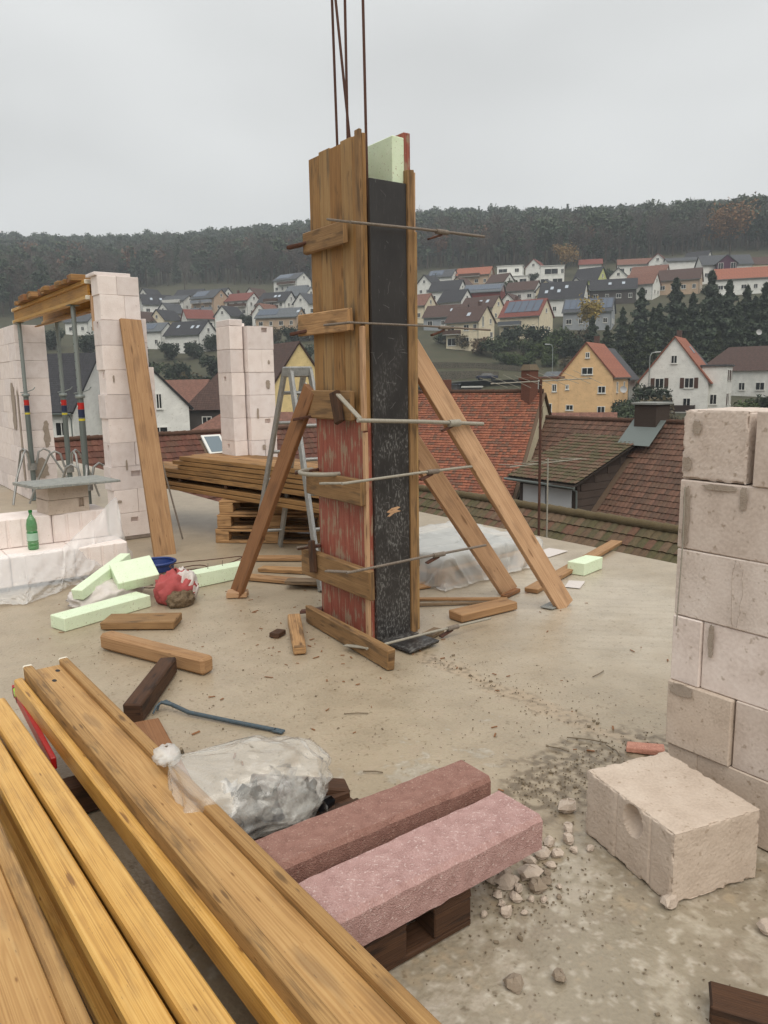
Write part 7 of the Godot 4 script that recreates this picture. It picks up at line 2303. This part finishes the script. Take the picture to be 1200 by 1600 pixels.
	for q in [[-17.2, 222, 1.2, 2], [-15.2, 220, 1.2, 2], [-13.4, 218, 1.2, 2], [-12.0, 226, 1.3, 2], [-16.0, 150, 1.2, 0], [-14.4, 152, 1.5, 2], [-12.8, 150, 1.6, 2], [-11.6, 156, 1.4, 0], [-15.0, 140, 1.0, 0], [-13.0, 138, 0.9, 3], [-8.0, 225, 1.2, 1], [-6.6, 222, 1.3, 2], [-5.2, 222, 1.4, 1], [-7.2, 200, 1.2, 2], [-5.6, 190, 1.3, 2], [-4.8, 170, 1.2, 2], [-18.0, 255, 1.1, 2], [-20.4, 240, 1.6, 2], [-22.6, 250, 1.6, 2], [-22.0, 200, 1.4, 0], [-3.8, 205, 1.2, 0], [-9.0, 235, 1.0, 2], [-18.4, 165, 1.4, 0], [-17.4, 180, 1.5, 2], [-16.2, 192, 1.3, 0], [-14.6, 185, 1.4, 2], [-13.4, 172, 1.3, 1], [-12.2, 190, 1.4, 2], [-19.6, 185, 1.5, 2], [-20.8, 170, 1.5, 0], [-21.6, 185, 1.6, 2], [-10.8, 178, 1.3, 2], [-15.6, 168, 1.2, 1]]:
		tree("bush", bl4[q[3]], "bush", bm[q[3]], on_ground(q[0], q[1]), q[2], "bushes on the meadow")
	var bl5 := "garden tree standing between the upper house rows"
	for q in [[8.0, 262, 1.3, 2], [9.4, 278, 1.3, 0], [5.6, 282, 1.2, 2], [12.6, 262, 1.2, 2], [10.8, 300, 1.1, 2], [11.6, 252, 1.2, 1], [15.6, 300, 1.2, 0], [17.8, 276, 1.2, 2], [19.4, 300, 1.3, 2], [20.8, 270, 1.2, 1], [14.2, 240, 1.3, 2], [6.6, 236, 1.2, 2], [9.8, 226, 1.2, 0], [-12.6, 300, 1.2, 2], [-10.6, 296, 1.2, 1], [-15.2, 300, 1.2, 2], [-8.4, 290, 1.2, 2], [-6.0, 300, 1.2, 2], [-16.4, 268, 1.2, 2], [-9.6, 262, 1.1, 2], [-17.0, 320, 1.3, 2], [4.0, 300, 1.2, 2]]:
		tree("garden_tree", bl5, "tree", bm[q[3]], on_ground(q[0], q[1]), q[2], "garden trees between the houses")

# ------------------------------------------------------------------ road, walls, lamps, car
func strip(az_d: Array, w: float, lift: float) -> ArrayMesh:
	var pts := []
	for q in az_d:
		pts.append(polar(q[0], q[1]) + Vector3(0, q[2], 0))
	var rows := [[], []]
	for i in pts.size():
		var d: Vector3 = (pts[min(i + 1, pts.size() - 1)] - pts[max(i - 1, 0)])
		var s := Vector3(d.z, 0, -d.x).normalized()
		rows[0].append(pts[i] - s * w * 0.5 + Vector3(0, lift, 0))
		rows[1].append(pts[i] + s * w * 0.5 + Vector3(0, lift, 0))
	var b := MB.new()
	b.sheet(rows)
	return b.done()

func bank_wall(called: String, label: String, az_d: Array, h: float, m: Material) -> void:
	var b := MB.new()
	var pts := []
	for q in az_d:
		pts.append(polar(q[0], q[1]) + Vector3(0, q[2], 0))
	for i in pts.size() - 1:
		var p: Vector3 = pts[i]
		var q: Vector3 = pts[i + 1]
		var back := Vector3(p.x, 0, p.z).normalized() * 0.5
		var up := Vector3(0, h, 0)
		var dn := Vector3(0, -3.0, 0)
		b.face(p + dn, q + dn, q + up, p + up, -back)
		b.face(p + up, q + up, q + up + back, p + up + back, Vector3.UP)
		b.face(p + dn + back, q + dn + back, q + up + back, p + up + back, back)
	single(called, label, "wall", b.done(), m)

func lamp(label: String, at: Vector3, h: float, side: Vector3) -> void:
	var t := thing("street_lamp", label, "street lamp", at, 0.0, "street lamps")
	part(t, "mast", rod([Vector3(0, -1, 0), Vector3(0, h - 0.6, 0), side * 0.25 + Vector3(0, h - 0.1, 0), side * 0.8 + Vector3(0, h, 0)], 0.07, 8), M.steel)
	var b := MB.new()
	b.cbox(Vector3(0.9, 0.16, 0.3), 0.05, Vector2.ZERO, 0.0, rng, along(side * 0.7 + Vector3(0, h, 0), side * 1.5 + Vector3(0, h + 0.05, 0), Vector3.UP))
	part(t, "lamp_head", b.done(), plaster(Color(0.8, 0.82, 0.82)))

func road_and_bits() -> void:
	var rd := setting("road", strip([[-2.0, 150.0, -0.6], [2.0, 152.0, 0.3], [5.0, 155.0, 0.8], [8.0, 158.0, 1.0], [10.5, 158.0, 1.1], [13.0, 152.0, 0.4], [16.0, 146.0, -0.8]], 7.0, 0.35), M.asphalt)
	rd.name = "road"
	bank_wall("retaining_wall", "long grey rubble retaining wall above the road", [[1.5, 172.0, 3.2], [4.5, 172.0, 3.2], [7.0, 171.0, 2.9], [9.5, 168.0, 2.2], [11.2, 165.0, 1.2]], 2.2, M.rubble_wall)
	bank_wall("retaining_wall", "lower rubble wall right beside the road", [[1.5, 160.0, 0.6], [4.5, 161.0, 0.9], [6.5, 162.0, 0.9], [8.5, 163.0, 0.7]], 2.4, M.rubble_wall)
	bank_wall("retaining_wall", "pale wall across the meadow below the lowest dark roofs", [[-19.0, 205.0, 3.4], [-15.0, 204.0, 3.6], [-11.0, 203.0, 3.6], [-6.0, 203.0, 3.8]], 1.0, plaster(Color(0.42, 0.40, 0.36)))
	lamp("curved street lamp above the road and the walls", polar(12.3, 160) + Vector3(0, 1.2, 0), 7.0, Vector3(-0.81, 0, -0.59))
	lamp("street lamp between the orange house and the white gabled house", polar(18.9, 122) + Vector3(0, -3.5, 0), 8.6, Vector3(0.81, 0, 0.59))
	# dark blue car on the road
	var c := thing("parked_car", "dark blue car on the road below the retaining walls", "car", polar(7.65, 157) + Vector3(0, 1.36, 0), deg_to_rad(-30))
	var b := MB.new()
	b.cbox(Vector3(4.2, 0.6, 1.75), 0.12, Vector2.ZERO, 0.0, rng, Transform3D(Basis(), Vector3(0, 0.62, 0)))
	part(c, "body", b.done(), flat(Color(0.10, 0.12, 0.20), 0.3))
	var k := MB.new()
	var top := [Vector3(-0.9, 1.42, 0.62), Vector3(0.7, 1.42, 0.62), Vector3(0.7, 1.42, -0.62), Vector3(-0.9, 1.42, -0.62)]
	var bot := [Vector3(-1.5, 0.9, 0.82), Vector3(1.35, 0.9, 0.82), Vector3(1.35, 0.9, -0.82), Vector3(-1.5, 0.9, -0.82)]
	k.face(top[0], top[1], top[2], top[3], Vector3.UP)
	for i in 4:
		var j := (i + 1) % 4
		k.face(bot[i], bot[j], top[j], top[i], (bot[i] + bot[j]) * 0.5 - Vector3(0, 0.9, 0))
	part(c, "cabin", k.done(), M.pane)
	for x in [-1.3, 1.3]:
		for z in [-0.8, 0.8]:
			var w := MB.new()
			w.tube([Vector3(x, 0.32, z - 0.1), Vector3(x, 0.32, z + 0.1)], 0.32, 14)
			part(c, "wheel", w.done(), M.black)
	# sheds by the road
	house("small dark garden shed with a flat roof by the road", polar(4.9, 146) + Vector3(0, -1.6, 0), -15, 3.6, 2.6, 2.2, 0.0, "dark", "slate", {"name": "shed", "group": "sheds by the road", "win": [["F", 0.0, 1.1, 0.8, 0.7]]})
	house("open green shed with a pale flat roof by the road", polar(6.6, 146) + Vector3(0, -1.7, 0), -10, 3.4, 2.4, 1.8, 0.0, "dark", "grey", {"name": "shed", "group": "sheds by the road", "win": [["F", 0.6, 0.9, 0.8, 0.7]]})
	house("small carport with a pale sheet roof behind the orange house", polar(13.3, 128) + Vector3(0, -1.0, 0), -35, 6.0, 4.5, 2.4, 1.0, "dark", "grey", {"name": "shed", "win": [["F", 0.0, 1.2, 0.8, 0.7]]})
	# satellite dishes
	for q in [[17.2, 104.5, 0.0, "satellite dish on the orange house's corner"], [25.6, 138.0, 8.2, "satellite dish on the brown and black roof"]]:
		var m := MB.new()
		m.lathe([[0.0, 0.0], [0.25, 0.05], [0.45, 0.16]], 16)
		single("satellite_dish", q[3], "satellite dish", m.done(), plaster(Color(0.7, 0.7, 0.7)), Transform3D(Basis.from_euler(Vector3(deg_to_rad(75), deg_to_rad(-36), 0)), polar(q[0], q[1]) + Vector3(0, q[2], 0)))

func _ready() -> void:
	rng.seed = 4
	camera_and_light()
	materials()
	terrain()
	slab()
	print("setting ", Time.get_ticks_msec())
	masonry()
	formwork()
	near_beams()
	near_floor()
	lintel_form()
	left_floor()
	middle_floor()
	print("site ", Time.get_ticks_msec())
	near_roofs()
	near_houses()
	far_houses()
	print("houses ", Time.get_ticks_msec())
	village_green()
	road_and_bits()
	forest()
	print("done ", Time.get_ticks_msec())
